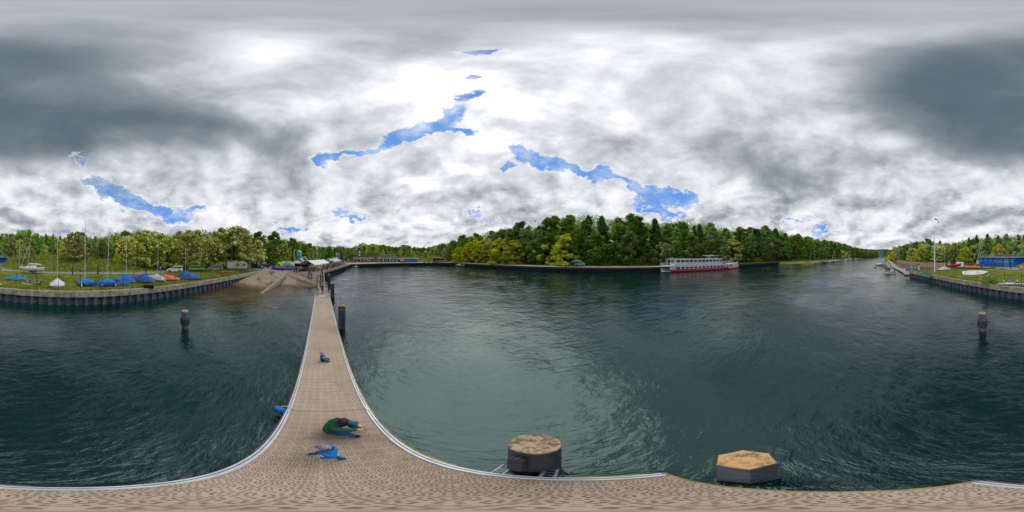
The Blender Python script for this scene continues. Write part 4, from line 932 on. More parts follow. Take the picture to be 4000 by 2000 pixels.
def std_pose(**o):
    J = dict(pelvis=((0,0,.96),(.14,.12)), spine=((0,0,1.14),(.14,.115)), chest=((.0,0,1.34),(.155,.12)), neck=((.01,0,1.50),.058), head=((.03,0,1.60),.088), crown=((.02,0,1.70),.082))
    for s_, n_ in ((1,'l'),(-1,'r')):
        J['sh'+n_] = ((0, s_*.19, 1.42), .068); J['el'+n_] = ((-.02, s_*.25, 1.14), .05); J['wr'+n_] = ((.06, s_*.25, .92), .034); J['ha'+n_] = ((.09, s_*.25, .84), .036)
        J['hi'+n_] = ((0, s_*.09, .88), .095); J['kn'+n_] = ((.02, s_*.10, .50), .064); J['an'+n_] = ((-.02, s_*.10, .10), .042); J['to'+n_] = ((.13, s_*.12, .045), .04)
    for k, v in o.items(): J[k] = (v, J[k][1]) if k in J else v
    return J
SE = [('pelvis','spine'),('spine','chest'),('chest','neck'),('neck','head'),('head','crown')]
for n_ in 'lr': SE += [('chest','sh'+n_),('sh'+n_,'el'+n_),('el'+n_,'wr'+n_),('wr'+n_,'ha'+n_),('pelvis','hi'+n_),('hi'+n_,'kn'+n_),('kn'+n_,'an'+n_),('an'+n_,'to'+n_)]
def slot(a, b_):
    if b_ == 'head': return 0
    if b_ == 'crown': return 4
    if b_[:2] == 'ha' or b_[:2] in ('fa','fb','fc','fd','fe'): return 0
    if b_[:2] in ('kn', 'an') or b_[:2] == 'hi' : return 2
    if b_[:2] == 'to': return 3
    return 1
BODIES = [skin_body('body', std_pose(), SE, slot),
 skin_body('body', std_pose(wrl=(.26,.20,1.16), hal=(.34,.17,1.22), wrr=(.22,-.16,1.10), har=(.30,-.10,1.14)), SE, slot),
 skin_body('body', std_pose(knl=(.22,.10,.52), anl=(.12,.10,.12), tol=(.27,.11,.07), knr=(-.05,-.10,.50), anr=(-.28,-.10,.16), tor=(-.14,-.11,.05), wrl=(-.14,.27,.94), hal=(-.18,.27,.86), wrr=(.18,-.27,.98), har=(.24,-.27,.92)), SE, slot),
 skin_body('body', std_pose(knr=(.08,-.16,.51), anr=(.02,-.18,.10), tor=(.15,-.24,.045), ell=(.06,.30,1.16), wrl=(.16,.12,1.08), hal=(.18,.04,1.06)), SE, slot),
 # seated on a bench
 skin_body('body', std_pose(pelvis=(0,0,.52), spine=(.0,0,.70), chest=(.04,0,.90), neck=(.07,0,1.06), head=(.09,0,1.16), crown=(.08,0,1.26), shl=(.03,.19,.98), shr=(.03,-.19,.98), ell=(.12,.25,.74), elr=(.12,-.25,.74), wrl=(.32,.18,.70), wrr=(.32,-.18,.70), hal=(.40,.14,.72), har=(.40,-.14,.72), hil=(.06,.10,.50), hir=(.06,-.10,.50), knl=(.44,.12,.50), knr=(.44,-.12,.50), anl=(.44,.12,.10), anr=(.44,-.12,.10), tol=(.58,.13,.045), tor=(.58,-.13,.045)), SE, slot)]
COLW = dict(black=(20,20,24), navy=(28,36,74), blue=(38,84,180), purple=(86,44,120), red=(180,30,42), pink=(236,60,120), yellow=(232,196,30), orange=(226,110,40), green=(44,120,70), lime=(140,200,60), teal=(30,120,130), grey=(120,122,126), white=(222,222,220), beige=(186,164,130), brown=(104,72,50), burgundy=(110,24,44), denim=(66,92,140), khaki=(120,112,78), olive=(86,92,46), lilac=(168,150,200))
def cm(w_, rough=.8): return plain('cloth_'+w_, *COLW[w_], rough)
skin_m = plain('skin', 214, 168, 140, .6); hairs = dict(brown=plain('brown_hair', 62, 38, 28, .7), blond=plain('blond_hair', 196, 164, 104, .7), dark=plain('dark_hair', 26, 20, 18, .7), grey=plain('grey_hair', 150, 148, 146, .7))
usedp = set(); COMBOS = [(t_, b_, h_) for t_ in ('black','navy','blue','purple','red','pink','yellow','orange','green','teal','grey','white','beige','brown','burgundy','lilac','olive') for b_ in ('black','denim','grey','khaki','navy') for h_ in ('brown','blond','dark','grey')]
random.Random(3).shuffle(COMBOS)
def person(x, y, z, rz, where, pose=None, combo=None, h=1.75, label=None, group='people at the harbour festival', wide=1.0):
    if combo is None:
        # colours repeat across places but never within one place
        for i, cbo in enumerate(COMBOS):
            if (cbo, where) not in usedp and sum(1 for u in usedp if u[1] == where and u[0][0] == cbo[0]) < 1 + len([u for u in usedp if u[1] == where])//17: combo = cbo; COMBOS.append(COMBOS.pop(i)); break
    usedp.add((combo, where)); pose = random.choice([0, 0, 1, 2, 3]) if pose is None else pose
    o = bpy.data.objects.new('person', BODIES[pose]); COL.objects.link(o); o.location = (x, y, z); o.rotation_euler = (0, 0, rz); s_ = h/1.75; o.scale = (s_*wide, s_*wide, s_)
    for i, m_ in enumerate((skin_m, cm(combo[0]), cm(combo[1]), cm('black'), hairs[combo[2]])):
        o.material_slots[i].link = 'OBJECT'; o.material_slots[i].material = m_
    ww_ = 'child' if h < 1.35 else 'person'
    tag(o, label or f"{combo[2]}-haired {ww_} in {combo[0]} top and {combo[1]} {'jeans' if combo[1]=='denim' else 'trousers'} {where}".replace('denim jeans', 'blue jeans'), 'person', group); return o
def tent(label, x, y, rz, a, b_, eave, ridge, m_, name='pavilion_tent', legs=True, gable=False, z=QZ+.03, group='tents and marquees on the quay', cat='tent', side=None):
    root = thing(name, label, cat, (x, y, z), rz, group); mb = MB(); nseg = 6
    if gable:
        prof = [(-b_/2-.05, eave-.28), (-b_/2, eave), (-b_/4, (eave+ridge)/2-.04), (0, ridge), (b_/4, (eave+ridge)/2-.04), (b_/2, eave), (b_/2+.05, eave-.28)]
        mb.rings([[(-a/2+a*i/10, p, q_-.05*math.sin(pi*((i*2) % 10)/10)) for p, q_ in prof] for i in range(11)], cap=False, closed=False)
    else:
        rr_ = []
        for f, zz in ((1.015, eave-.30), (1.0, eave), (.7, eave+(ridge-eave)*.22), (.35, eave+(ridge-eave)*.55), (.02, ridge)): rr_.append([(f*a/2*u, f*b_/2*v, zz) for u, v in ((-1,-1),(0,-1),(1,-1),(1,0),(1,1),(0,1),(-1,1),(-1,0))])
        mb.rings(rr_, cap=False)
    mb.build('canopy', m_, root, 25)
    nx = max(2, int(round(a/4))+1)
    for i in range(nx):
        for s_ in (-1, 1):
            xx = -a/2+.05+(a-.1)*i/(nx-1); mb = MB(); mb.cbox((xx, s_*(b_/2-.05), eave/2), (.05, .05, eave)); mb.build('leg', galv if m_ is not white else white, root)
    if side: mb = MB(); mb.box(-a/2+.06, a/2-.06, b_/2-.09, b_/2-.06, .05, eave-.25); mb.build('side_wall', side, root)
    return root
def lamp(label, px, d, topy, side=1, group='street lamps'):
    x, y = D(px, d); z0 = hz(x, y); zt = Z(topy, d)-z0; root = thing('street_lamp', label, 'street lamp', (x, y, z0), math.atan2(y, x), group)
    mb = MB(); mb.tube([(0,0,0), (0,0,zt*.5), (0,0,zt-.1), (0, side*.35, zt)], [.09, .07, .05, .04], 8); mb.build('pole', galv, root, 60)
    mb = MB(); mb.ball((0, side*.5, zt), (.14, .34, .07), 10, 6); mb.build('lamp_head', plain('lamp_white', 226, 228, 230, .3), root, 60); return root
# ================================================================ near things: piles, gangway, people on the pontoon
def face(px, deg): return -az_of(px) + R(deg)
rust = mat('mossy_concrete_top', rgb(190, 164, 130), .95, col2=rgb(98, 92, 82), scale=13, detail=8, lo=.38, hi=.64, bump=.01)
tan_top = mat('tan_top', rgb(214, 170, 116), .95, col2=rgb(118, 108, 88), scale=7, detail=8, bump=.01, lo=.45, hi=.65)
pile_m = mat('pile_steel', rgb(72, 76, 92), .55, .2, col2=rgb(46, 48, 60), scale=1.6, bump=.004, bscale=10)
pile_g = mat('grey_pile', rgb(92, 99, 114), .7, col2=rgb(66, 73, 88), scale=2.5)
def pile_mat(name, a_, b2, rough):
    m = bpy.data.materials.new(name); m.use_nodes = True; q = G(m.node_tree); b = m.node_tree.nodes['Principled BSDF']; t = q.n('ShaderNodeTexCoord').outputs['Object']
    mp = q.n('ShaderNodeMapping'); q.l(t, mp.inputs[0]); mp.inputs['Scale'].default_value = (4, 4, .5)
    c = q.mix(q.step(q.noise(t, 2.2, 7, .7), .35, .65), a_, b2); c = q.mix(q.m('MULTIPLY', q.step(q.noise(mp.outputs[0], 1.4, 6, .7), .56, .68), .6), c, rgb(88, 66, 54))
    c = q.mix(q.m('MULTIPLY', q.step(q.noise(mp.outputs[0], 2.6, 5, .7), .60, .72), .5), c, rgb(140, 144, 150)); sz = q.n('ShaderNodeSeparateXYZ'); q.l(t, sz.inputs[0])
    zz = q.m('ADD', sz.outputs[2], q.m('MULTIPLY', q.m('SUBTRACT', q.noise(t, 5, 4, .6), .5), .3)); c = q.mix(q.step(zz, .42, .20), c, rgb(36, 40, 26))
    q.l(c, b.inputs['Base Color']); b.inputs['Roughness'].default_value = rough; bp = q.n('ShaderNodeBump'); bp.inputs['Distance'].default_value = .006; q.l(q.noise(t, 12, 6, .7), bp.inputs['Height']); q.l(bp.outputs[0], b.inputs['Normal']); return m
pile_m = pile_mat('weathered_pile', rgb(72, 76, 92), rgb(48, 50, 62), .5); pile_g = pile_mat('weathered_grey_pile', rgb(96, 103, 120), rgb(68, 75, 90), .65)
def pile(al, la, label, top=2.48, r=.30, hexa=False, xy=None, m_=None, tm=None, fender=False, rot=0.0):
    x, y = (pp(al, la)[:2] if xy is None else xy); root = thing('mooring_pile', label, 'pile', (x, y, 0), rot, 'mooring piles')
    n = 6 if hexa else 28; mb = MB(); mb.lathe([(r, -1.5), (r, top-.06), (r*.995, top-.02)], n); mb.build('shaft', m_ or pile_m, root, 40)
    mb = MB(); mb.lathe([(r*1.015, top-.06), (r*1.02, top-.01), (r*.985, top+.012), (.01, top+.014)], n); mb.build('top', tm or rust, root, 30)
    if fender:
        for k in range(2):
            mb = MB(); z0 = .72+k*.30; mb.lathe([(r*1.02, z0), (r*1.36, z0+.02), (r*1.40, z0+.13), (r*1.36, z0+.27), (r*1.02, z0+.29)], 20); mb.build('tyre_fender', plain('tyre_fender', 50, 56, 70, .75), root, 50)
    return root
p1 = pile(.47, 1.77, 'thick dark steel pile with lichened top and a clamped box, nearest the camera')
mb = MB(); mb.cbox((0, 0, 0), (.10, .17, 1.2)); a_ = az_of(2035)
o = mb.build('bracket_box', mat('bracket_steel', rgb(74, 70, 76), .6, .2, scale=3), p1, bevel=.01); o.location = (.36*math.cos(R(-125)), .36*math.sin(R(-125)), 1.5); o.rotation_euler = (0, 0, R(-125))
mb = MB(); mb.tube([(.30*math.cos(-2.1), .30*math.sin(-2.1), 2.2), (.40*math.cos(-2.15), .40*math.sin(-2.15), 2.26)], .012, 6); mb.build('locking_pin', galv, p1)
p2 = pile(13.1, 1.67, 'dark blue grey mooring pile with a pale band carrying two small red and white flags')
mb = MB(); mb.lathe([(.304, 2.14), (.308, 2.15), (.308, 2.20), (.304, 2.21)], 28); mb.build('band', galv, p2, 40)
pile(24.5, 1.72, 'dark mooring pile beside the foot of the gangway')
pile(35.6, 1.75, 'dark mooring pile halfway along the gangway')
pile(44.2, 1.9, 'dark mooring pile at the quay corner by the gangway head')
pile(-1.18, .70, 'six sided grey mooring pile with a tan lichened top, just off the pontoon end', hexa=True, r=.27, m_=pile_g, tm=tan_top, rot=.25)
pile(0, 0, 'grey pile with two tyre fenders standing in dark water in front of the slipway', xy=W(723, 1293), top=1.95, r=.29, fender=True, tm=rust, m_=pile_g)
pile(0, 0, 'grey pile with two tyre fenders standing off the southern quay', xy=W(3838, 1303), top=1.94, r=.29, fender=True, tm=rust, m_=pile_g)
# guide frames holding the pontoon to its piles
for (al, la) in ((.47, 1.77), (13.1, 1.67), (24.5, 1.72)):
    root = thing('pile_guide', {.47: 'pair of ladder like aluminium arms holding the pontoon to the nearest pile', 13.1: 'aluminium arms holding the pontoon to the flagged pile', 24.5: 'aluminium arms holding the pontoon to the pile by the gangway foot'}[al], 'bracket', pp(al, 0, DZ), math.atan2(PD.y, PD.x), 'pile guides on the pontoon')
    for s_ in (-1, 1):
        mb = MB()
        for k in (0, .12): mb.tube([(s_*(.17+k), -1.30, .0), (s_*(.15+k)+(.06 if s_ > 0 else 0), -1.66, .0)], .022, 6)
        for yy in (-1.38, -1.48, -1.58): mb.tube([(s_*.17, yy, .0), (s_*.29, yy, .0)], .014, 6)
        mb.build('arm', galv, root)
# gangway from the pontoon up to the quay
gx0, gx1 = 24.7, 43.6; gw0, gw1 = -.42, .62
gr = thing('gangway', 'long sloping gangway with pale handrails leading from the pontoon up to the quay', 'gangway', pp(0, 0, 0), math.atan2(PD.y, PD.x))
def gz(x): return DZ+.10 + (QZ+.06-DZ-.10)*max(0, (x-gx0)/(gx1-gx0))
mb = MB(); mb.add([(gx0, -gw1, gz(gx0)), (gx0, -gw0, gz(gx0)), (gx1, -gw0, gz(gx1)), (gx1, -gw1, gz(gx1))] + [(gx0, -gw1, gz(gx0)-.12), (gx0, -gw0, gz(gx0)-.12), (gx1, -gw0, gz(gx1)-.12), (gx1, -gw1, gz(gx1)-.12)], [(0,3,2,1), (4,5,6,7), (0,1,5,4), (1,2,6,5), (2,3,7,6), (3,0,4,7)])
mb.build('walkway', mat('gangway_deck', rgb(178, 156, 128), .8, scale=6), gr)
mb = MB(); mb.add([(gx0-.9, -gw1+.05, DZ+.015), (gx0-.9, -gw0-.05, DZ+.015), (gx0+.05, -gw0-.05, gz(gx0)+.02), (gx0+.05, -gw1+.05, gz(gx0)+.02)], [(0, 3, 2, 1)]); mb.build('landing_flap', alu, gr)
for yy in (-gw0, -gw1):
    mb = MB(); n_ = 14
    mb.tube([(gx0, yy, gz(gx0)+1.02), (gx1, yy, gz(gx1)+1.02)], .03, 6); mb.tube([(gx0, yy, gz(gx0)+.52), (gx1, yy, gz(gx1)+.52)], .018, 6)
    for i in range(n_+1): x = gx0+(gx1-gx0)*i/n_; mb.tube([(x, yy, gz(x)-.1), (x, yy, gz(x)+1.02)], .02, 6)
    mb.build('handrail', alu, gr)
mb = MB(); mb.add([(gx0, -gw0+.04, gz(gx0)-.14), (gx1, -gw0+.04, gz(gx1)-.14), (gx1, -gw0+.04, gz(gx1)+.42), (gx0, -gw0+.04, gz(gx0)+.42)], [(0, 1, 2, 3)]); mb.build('side_panel', mat('gangway_panel', rgb(96, 98, 108), .6, scale=2), gr)
# short ladder rail at the right edge near the gangway
lr = thing('boarding_rail', 'short pale boarding rail at the pontoon edge by the gangway foot', 'rail', pp(0, 0, 0), math.atan2(PD.y, PD.x))
mb = MB()
for x in (23.2, 24.4): mb.tube([(x, -1.22, DZ), (x, -1.22, DZ+1.0)], .022, 6)
mb.tube([(23.2, -1.22, DZ+1.0), (24.4, -1.22, DZ+1.0)], .022, 6); mb.tube([(23.2, -1.22, DZ+.5), (24.4, -1.22, DZ+.5)], .016, 6); mb.build('rail', alu, lr)
# two little flags on the flagged pile
bx, by, _ = pp(13.0, 1.52)
for k, (dx, zz, sc_, lab) in enumerate(((0, .62, 1.0, 'small red and white flag on a stick, upper of two on the pile'), (.12, .10, .8, 'small red and white flag lying lower on the pile top beside the stick'))):
    r_ = thing('small_flag', lab, 'flag', (bx+dx, by, 2.49), face(1335, 0), 'red and white flags on the pile')
    mb = MB(); mb.tube([(0, 0, 0), (.03, 0, zz+.30*sc_)], .010, 6); mb.build('stick', plain('flag_stick', 60, 50, 50), r_)
    mb = MB(); s2 = .30*sc_; f = []
    for i in range(6):
        t_ = i/5; f.append([(.03-s2*t_*1.1, .03*math.sin(t_*5), zz+s2*(.45-.45*t_)+.04), (.03-s2*t_*1.1, .03*math.sin(t_*5), zz-s2*(.45-.42*t_)+.04)])
    mb.rings(f, cap=False, closed=False); nf = len(mb.f); mb.mi = [0 if i % 3 else 1 for i in range(nf)]; mb.build('cloth', [plain('flag_white', 238, 238, 238, .7), plain('flag_red', 214, 20, 34, .7)], r_)
# fender and rope at the left edge
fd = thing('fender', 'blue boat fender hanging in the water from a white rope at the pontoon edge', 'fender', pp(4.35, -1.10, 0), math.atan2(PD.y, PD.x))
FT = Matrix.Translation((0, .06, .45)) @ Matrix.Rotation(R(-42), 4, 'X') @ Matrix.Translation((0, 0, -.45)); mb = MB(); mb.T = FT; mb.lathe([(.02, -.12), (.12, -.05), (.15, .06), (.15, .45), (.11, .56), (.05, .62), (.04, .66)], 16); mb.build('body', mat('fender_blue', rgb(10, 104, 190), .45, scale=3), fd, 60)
mb = MB(); mb.T = FT; mb.lathe([(.03, -.32), (.11, -.28), (.145, -.18), (.152, .02), (.145, .03)], 16); mb.build('dark_end', plain('fender_dark', 14, 18, 34, .6), fd, 60)  # lower end of the fender in a near black blue
mb = MB(); mb.tube([(0, 0, .68), (.06, -.06, .62), (.14, -.12, .56), (.10, -.18, .57), (.02, -.22, .56), (-.05, -.28, .56), (.08, -.30, .555), (.02, -.24, .58)], .014, 6)
mb.tube([(.14, -.10, .55), (.2, 0.02, .42), (.24, .05, .15), (.22, .06, -.05)], .013, 6); mb.build('rope', rope_m, fd, 60)

# ---- person in green seated, reaching forward with a tablet
def hero_colors(o, *ms):
    for i, m_ in enumerate(ms): o.material_slots[i].link = 'OBJECT'; o.material_slots[i].material = m_
def hands(J, E, sides, dirs):
    for s_, n_ in sides:
        h = Vector(J['ha'+n_][0]); d = Vector(dirs[n_][0]).normalized(); lat = Vector(dirs[n_][1]).normalized()
        for i, (o_, ln, nm) in enumerate(((-.033, .075, 'fa'), (-.012, .085, 'fb'), (.010, .08, 'fc'), (.030, .065, 'fd'))):
            b_ = h + lat*o_ + d*.045; J[nm+n_] = (tuple(b_), .0105); J[nm+'x'+n_] = (tuple(b_ + d*ln*.6 + Vector((0,0,-.008))), .0095); J[nm+'y'+n_] = (tuple(b_ + d*ln + Vector((0,0,-.028))), .008)
            E += [('ha'+n_, nm+n_), (nm+n_, nm+'x'+n_), (nm+'x'+n_, nm+'y'+n_)]
        b_ = h - lat*.045 + d*.0; J['fe'+n_] = (tuple(b_), .012); J['fex'+n_] = (tuple(b_ + d*.045 - lat*.012), .010); E += [('ha'+n_, 'fe'+n_), ('fe'+n_, 'fex'+n_)]
green_k = mat('green_sweater', rgb(20, 96, 62), .85, col2=rgb(12, 74, 50), scale=9, bump=.01, bscale=26); jeans = mat('worn_jeans', rgb(38, 104, 168), .85, col2=rgb(24, 72, 128), scale=7, bump=.008, bscale=20)
bjack = mat('bright_blue_jacket', rgb(22, 132, 214), .6, col2=rgb(12, 100, 184), scale=4, bump=.012, bscale=9); dk_hair = mat('dark_brown_hair', rgb(70, 36, 30), .7, col2=rgb(34, 20, 20), scale=30)
J = dict(pelvis=((0,0,.18),(.21,.18)), spine=((.02,0,.36),(.25,.20)), chest=((.10,0,.58),(.26,.20)), neck=((.22,0,.76),.065), head=((.29,0,.84),.098), crown=((.31,0,.945),.092))
E = list(SE); 
for s_, n_ in ((1,'l'),(-1,'r')):
    J['sh'+n_] = ((.14, s_*.21, .64), .12); J['el'+n_] = ((.38, s_*.17, .50), .085); J['wr'+n_] = ((.59, s_*.07, .45), .055); J['ha'+n_] = ((.68, s_*.08, .44), .036)
    J['hi'+n_] = ((.05, s_*.11, .13), .115); J['kn'+n_] = ((.38, s_*.20, .42 if s_ > 0 else .30), .095); J['an'+n_] = ((.54, s_*.16, .09), .06); J['to'+n_] = ((.68, s_*.18, .055), .05)
hands(J, E, ((1,'l'),(-1,'r')), {'l': ((1, -.1, 0), (0, 1, 0)), 'r': ((1, .1, 0), (0, -1, 0))})
ml = math.atan2(PR.y, PR.x)
bd = skin_body('person', J, E, slot, sub=2)
ob = bpy.data.objects.new('person', bd); COL.objects.link(ob); hero_colors(ob, skin_m, green_k, jeans, cm('black'), dk_hair)
ob.location = pp(3.30, .13, DZ+.0); ob.rotation_euler = (0, 0, ml-.28); ob.scale = (1.0, 1.08, 1.0)
tag(ob, 'person in dark green jumper and jeans sitting on the pontoon holding a tablet', 'person')
def hair_cap(parent, c, r, m_, name='hair', seed=1, cut=-.15, back=(-1, 0, 0)):
    mb = MB(); n, mm = 22, 12; rg_ = []; rn = random.Random(seed)
    for i in range(mm+1):
        t = pi/2 - (pi/2 - math.asin(cut))*i/mm; row = []
        for k in range(n):
            a = 2*pi*k/n; rr_ = 1 + rn.uniform(-.05, .06); row.append((c[0]+r[0]*math.cos(t)*math.cos(a)*rr_, c[1]+r[1]*math.cos(t)*math.sin(a)*rr_, c[2]+r[2]*math.sin(t)*rr_ - (.03 if math.cos(a) < -.2 else 0)*(i/mm)*2))
        rg_.append(row)
    mb.rings(rg_[::-1], cap=False); return mb.build(name, m_, parent, 180)
hair_cap(ob, (.305, 0, .90), (.125, .112, .115), dk_hair, cut=-.55)
def facial(parent, hx, hy, hz_, s=1.0):
    mb = MB(); mb.ball((hx+.098*s, hy, hz_-.005), (.018*s, .012*s, .02*s), 8, 6); mb.build('nose', skin_m, parent, 180)
    for q_ in (-1, 1):
        mb = MB(); mb.ball((hx+.086*s, hy+q_*.034*s, hz_+.02*s), .011*s, 8, 6); mb.build('eye', plain('eye', 30, 26, 24, .2), parent, 180)
        mb = MB(); mb.ball((hx, hy+q_*.095*s, hz_), (.022*s, .010*s, .03*s), 8, 6); mb.build('ear', skin_m, parent, 180)
facial(ob, .295, 0, .85)
tb = thing('tablet', 'tan cased tablet held out in the hand of the seated person in green', 'tablet', tuple(ob.matrix_world @ Vector((0,0,0))), 0)
c_, s_ = math.cos(ml-.28), math.sin(ml-.28); tb.location = (ob.location.x + c_*.86, ob.location.y + s_*.86, DZ+.46); tb.rotation_euler = (0, R(18), ml-.28)
mb = MB(); mb.cbox((0, 0, 0), (.24, .18, .012)); mb.build('case', plain('tan_case', 176, 152, 116, .6), tb, bevel=.004); mb = MB(); mb.cbox((0, 0, .009), (.21, .15, .003)); mb.build('screen', plain('tablet_screen', 130, 122, 104, .25), tb)
jk = MB(); rr_ = []
for i in range(9):
    t_ = i/8; xx = .24+.34*t_; rr_.append([(xx, .17+.03*math.sin(i*1.9), .62-.30*t_+.02*math.sin(i*2.7)), (xx, .26, .64-.30*t_+.025*math.sin(i*3.1)), (xx+.01, .35+.02*math.sin(i), .56-.30*t_), (xx, .39+.02*math.sin(i*2), .40-.22*t_)])
jk.rings(rr_, cap=False, closed=False); jo = jk.build('blue_jacket', mat('royal_blue_cloth', rgb(10, 96, 190), .7, col2=rgb(6, 66, 150), scale=6, bump=.02, bscale=12), None, 180)
jo.location = ob.location; jo.rotation_euler = ob.rotation_euler; tag(jo, 'royal blue jacket bundled over the raised knee of the seated person in green', 'jacket'); so = jo.modifiers.new('solid', 'SOLIDIFY'); so.thickness = .03
# ---- child striding near the camera
J = dict(pelvis=((0,0,.50),(.15,.14)), spine=((0,0,.62),(.19,.18)), chest=((.02,0,.74),(.185,.175)), neck=((.04,0,.85),.05), head=((.06,0,.95),.085), crown=((.05,0,1.04),.085))
J.update(shl=((.0,.16,.77),.085), ell=((-.08,.21,.64),.075), wrl=((.02,.23,.54),.05), hal=((.06,.23,.49),.03), shr=((.02,-.16,.77),.085), elr=((.10,-.19,.66),.075), wrr=((.19,-.17,.60),.05), har=((.24,-.16,.59),.03),
 hil=((.0,.07,.44),.072), knl=((-.11,.08,.28),.065), anl=((-.22,.08,.10),.045), tol=((-.13,.09,.045),.038), hir=((.0,-.07,.44),.072), knr=((.14,-.07,.30),.065), anr=((.20,-.07,.08),.045), tor=((.30,-.08,.045),.038))
E = list(SE); hands(J, E, ((1,'l'),(-1,'r')), {'l': ((.5, .1, -1), (0, 1, 0)), 'r': ((1, 0, 0), (0, -1, 0))})
for k_ in list(J):
    if k_[:2] in ('fa','fb','fc','fd','fe'): J[k_] = (J[k_][0], J[k_][1]*.8)
cb = bpy.data.objects.new('person', skin_body('person', J, E, slot, sub=2)); COL.objects.link(cb); hero_colors(cb, skin_m, bjack, jeans, plain('dark_boots', 26, 44, 54, .5), dk_hair)
cb.location = pp(2.13, .10, DZ); cb.rotation_euler = (0, 0, ml+pi-.2)
tag(cb, 'small child in bright blue jacket and speckled beanie striding across the near deck', 'person')
beanie = mat('speckled_beanie', rgb(176, 168, 176), .9, col2=rgb(96, 82, 104), scale=38, lo=.48, hi=.56)
hair_cap(cb, (.055, 0, 1.0), (.108, .104, .115), beanie, 'beanie', 3, cut=-.05); hair_cap(cb, (.035, 0, .975), (.105, .102, .09), dk_hair, 'hair', 5, cut=-.75); facial(cb, .06, 0, .95, .85)
# ---- toddler sitting farther down the pontoon
J = dict(pelvis=((0,0,.10),(.12,.105)), spine=((0,0,.22),(.125,.105)), chest=((.03,0,.36),(.12,.10)), neck=((.05,0,.45),.05), head=((.07,0,.54),.088), crown=((.06,0,.63),.088))
J.update(shl=((.03,.13,.38),.055), ell=((.12,.16,.26),.045), wrl=((.24,.08,.24),.032), hal=((.28,.05,.24),.027), shr=((.03,-.13,.38),.055), elr=((.12,-.16,.26),.045), wrr=((.24,-.08,.24),.032), har=((.28,-.05,.24),.027),
 hil=((.04,.08,.08),.07), knl=((.24,.13,.10),.055), anl=((.40,.12,.06),.04), tol=((.46,.13,.08),.036), hir=((.04,-.08,.08),.07), knr=((.24,-.13,.10),.055), anr=((.40,-.12,.06),.04), tor=((.46,-.13,.08),.036))
tdl = bpy.data.objects.new('person', skin_body('person', J, list(SE), slot, sub=2)); COL.objects.link(tdl)
pat = mat('patterned_blue_jacket', rgb(36, 118, 186), .7, col2=rgb(24, 56, 110), scale=22, lo=.47, hi=.53); hero_colors(tdl, skin_m, pat, mat('child_navy', rgb(50, 52, 84), .8), plain('brown_shoes', 84, 62, 54, .7), hairs['blond'])
tdl.location = pp(8.15, .0, DZ); tdl.rotation_euler = (0, 0, ml-.1); tag(tdl, 'toddler in a patterned blue jacket and lilac hat sitting in the middle of the pontoon', 'person')
lil = mat('lilac_hat', rgb(176, 172, 208), .85, col2=rgb(140, 136, 180), scale=10)
hair_cap(tdl, (.065, 0, .575), (.115, .115, .12), lil, 'hat', 7, cut=-.05); mb = MB(); mb.lathe([(.10, .565), (.165, .545), (.168, .535), (.10, .55)], 20, (.075, 0, 0)); mb.build('hat_brim', lil, tdl, 60); facial(tdl, .07, 0, .535, .8)
# ---- walker with backpack at the gangway foot
J = std_pose(knl=(.16,.09,.52), anl=(.20,.09,.12), tol=(.33,.10,.06), knr=(-.04,-.09,.50), anr=(-.22,-.09,.14), tor=(-.10,-.10,.05), elr=(.12,-.42,1.22), wrr=(.22,-.64,1.12), har=(.24,-.72,1.08), ell=(-.04,.27,1.15), wrl=(.10,.24,.98), hal=(.16,.22,.94), head=(.05,0,1.60), crown=(.05,0,1.70))
E = list(SE); hands(J, E, ((1,'l'),(-1,'r')), {'l': ((.6, 0, -1), (0, 1, 0)), 'r': ((.3, -1, -.3), (1, 0, 0))})
wk = bpy.data.objects.new('person', skin_body('person', J, E, slot, sub=2)); COL.objects.link(wk); hero_colors(wk, skin_m, cm('black'), mat('black_jeans', rgb(24, 24, 32), .8), cm('grey'), hairs['dark'])
wk.location = pp(25.0, .20, DZ); wk.rotation_euler = (0, 0, math.atan2(PD.y, PD.x)); wk.scale = (1.03,)*3; tag(wk, 'person in black with a dark backpack walking off the pontoon, one hand on the rail', 'person')
hair_cap(wk, (.045, 0, 1.66), (.10, .092, .10), hairs['dark'], cut=-.5); facial(wk, .05, 0, 1.61, .95)
mb = MB(); rr_ = [[(.01+.09*math.cos(t), .09*math.sin(t)*1.1, z) for t in np.linspace(0, 2*pi, 12, endpoint=False)] for z in (1.46, 1.50, 1.54)]; mb.rings(rr_); mb.build('scarf', plain('pale_scarf', 170, 190, 200, .9), wk, 60)
bp_ = thing('backpack', 'dark backpack worn by the person walking at the gangway foot', 'backpack', wk.location, wk.rotation_euler.z)
mb = MB(); mb.cbox((-.23, 0, 1.24), (.18, .32, .46)); mb.build('bag', mat('backpack_cloth', rgb(30, 34, 32), .8, scale=6), bp_, 60, bevel=.05)
for s_ in (-1, 1): mb = MB(); mb.tube([(-.15, s_*.10, 1.44), (0, s_*.115, 1.50), (.13, s_*.12, 1.36), (.10, s_*.14, 1.18), (-.14, s_*.14, 1.06)], .016, 6); mb.build('strap', dkgrey, bp_)
mb = MB(); mb.cbox((-.335, 0, 1.17), (.05, .22, .20)); mb.build('front_pocket', mat('backpack_cloth', None), bp_, bevel=.02)
# ================================================================ boat yard on the south bank
qd = Vector((S2[0]-S1[0], S2[1]-S1[1])).normalized(); qn = Vector((-qd.y, qd.x))       # along the quay, inland
def qp(t, off): v = Vector(S1)+qd*t+qn*off; return (v.x, v.y)
L_Q = (Vector(S2)-Vector(S1)).length
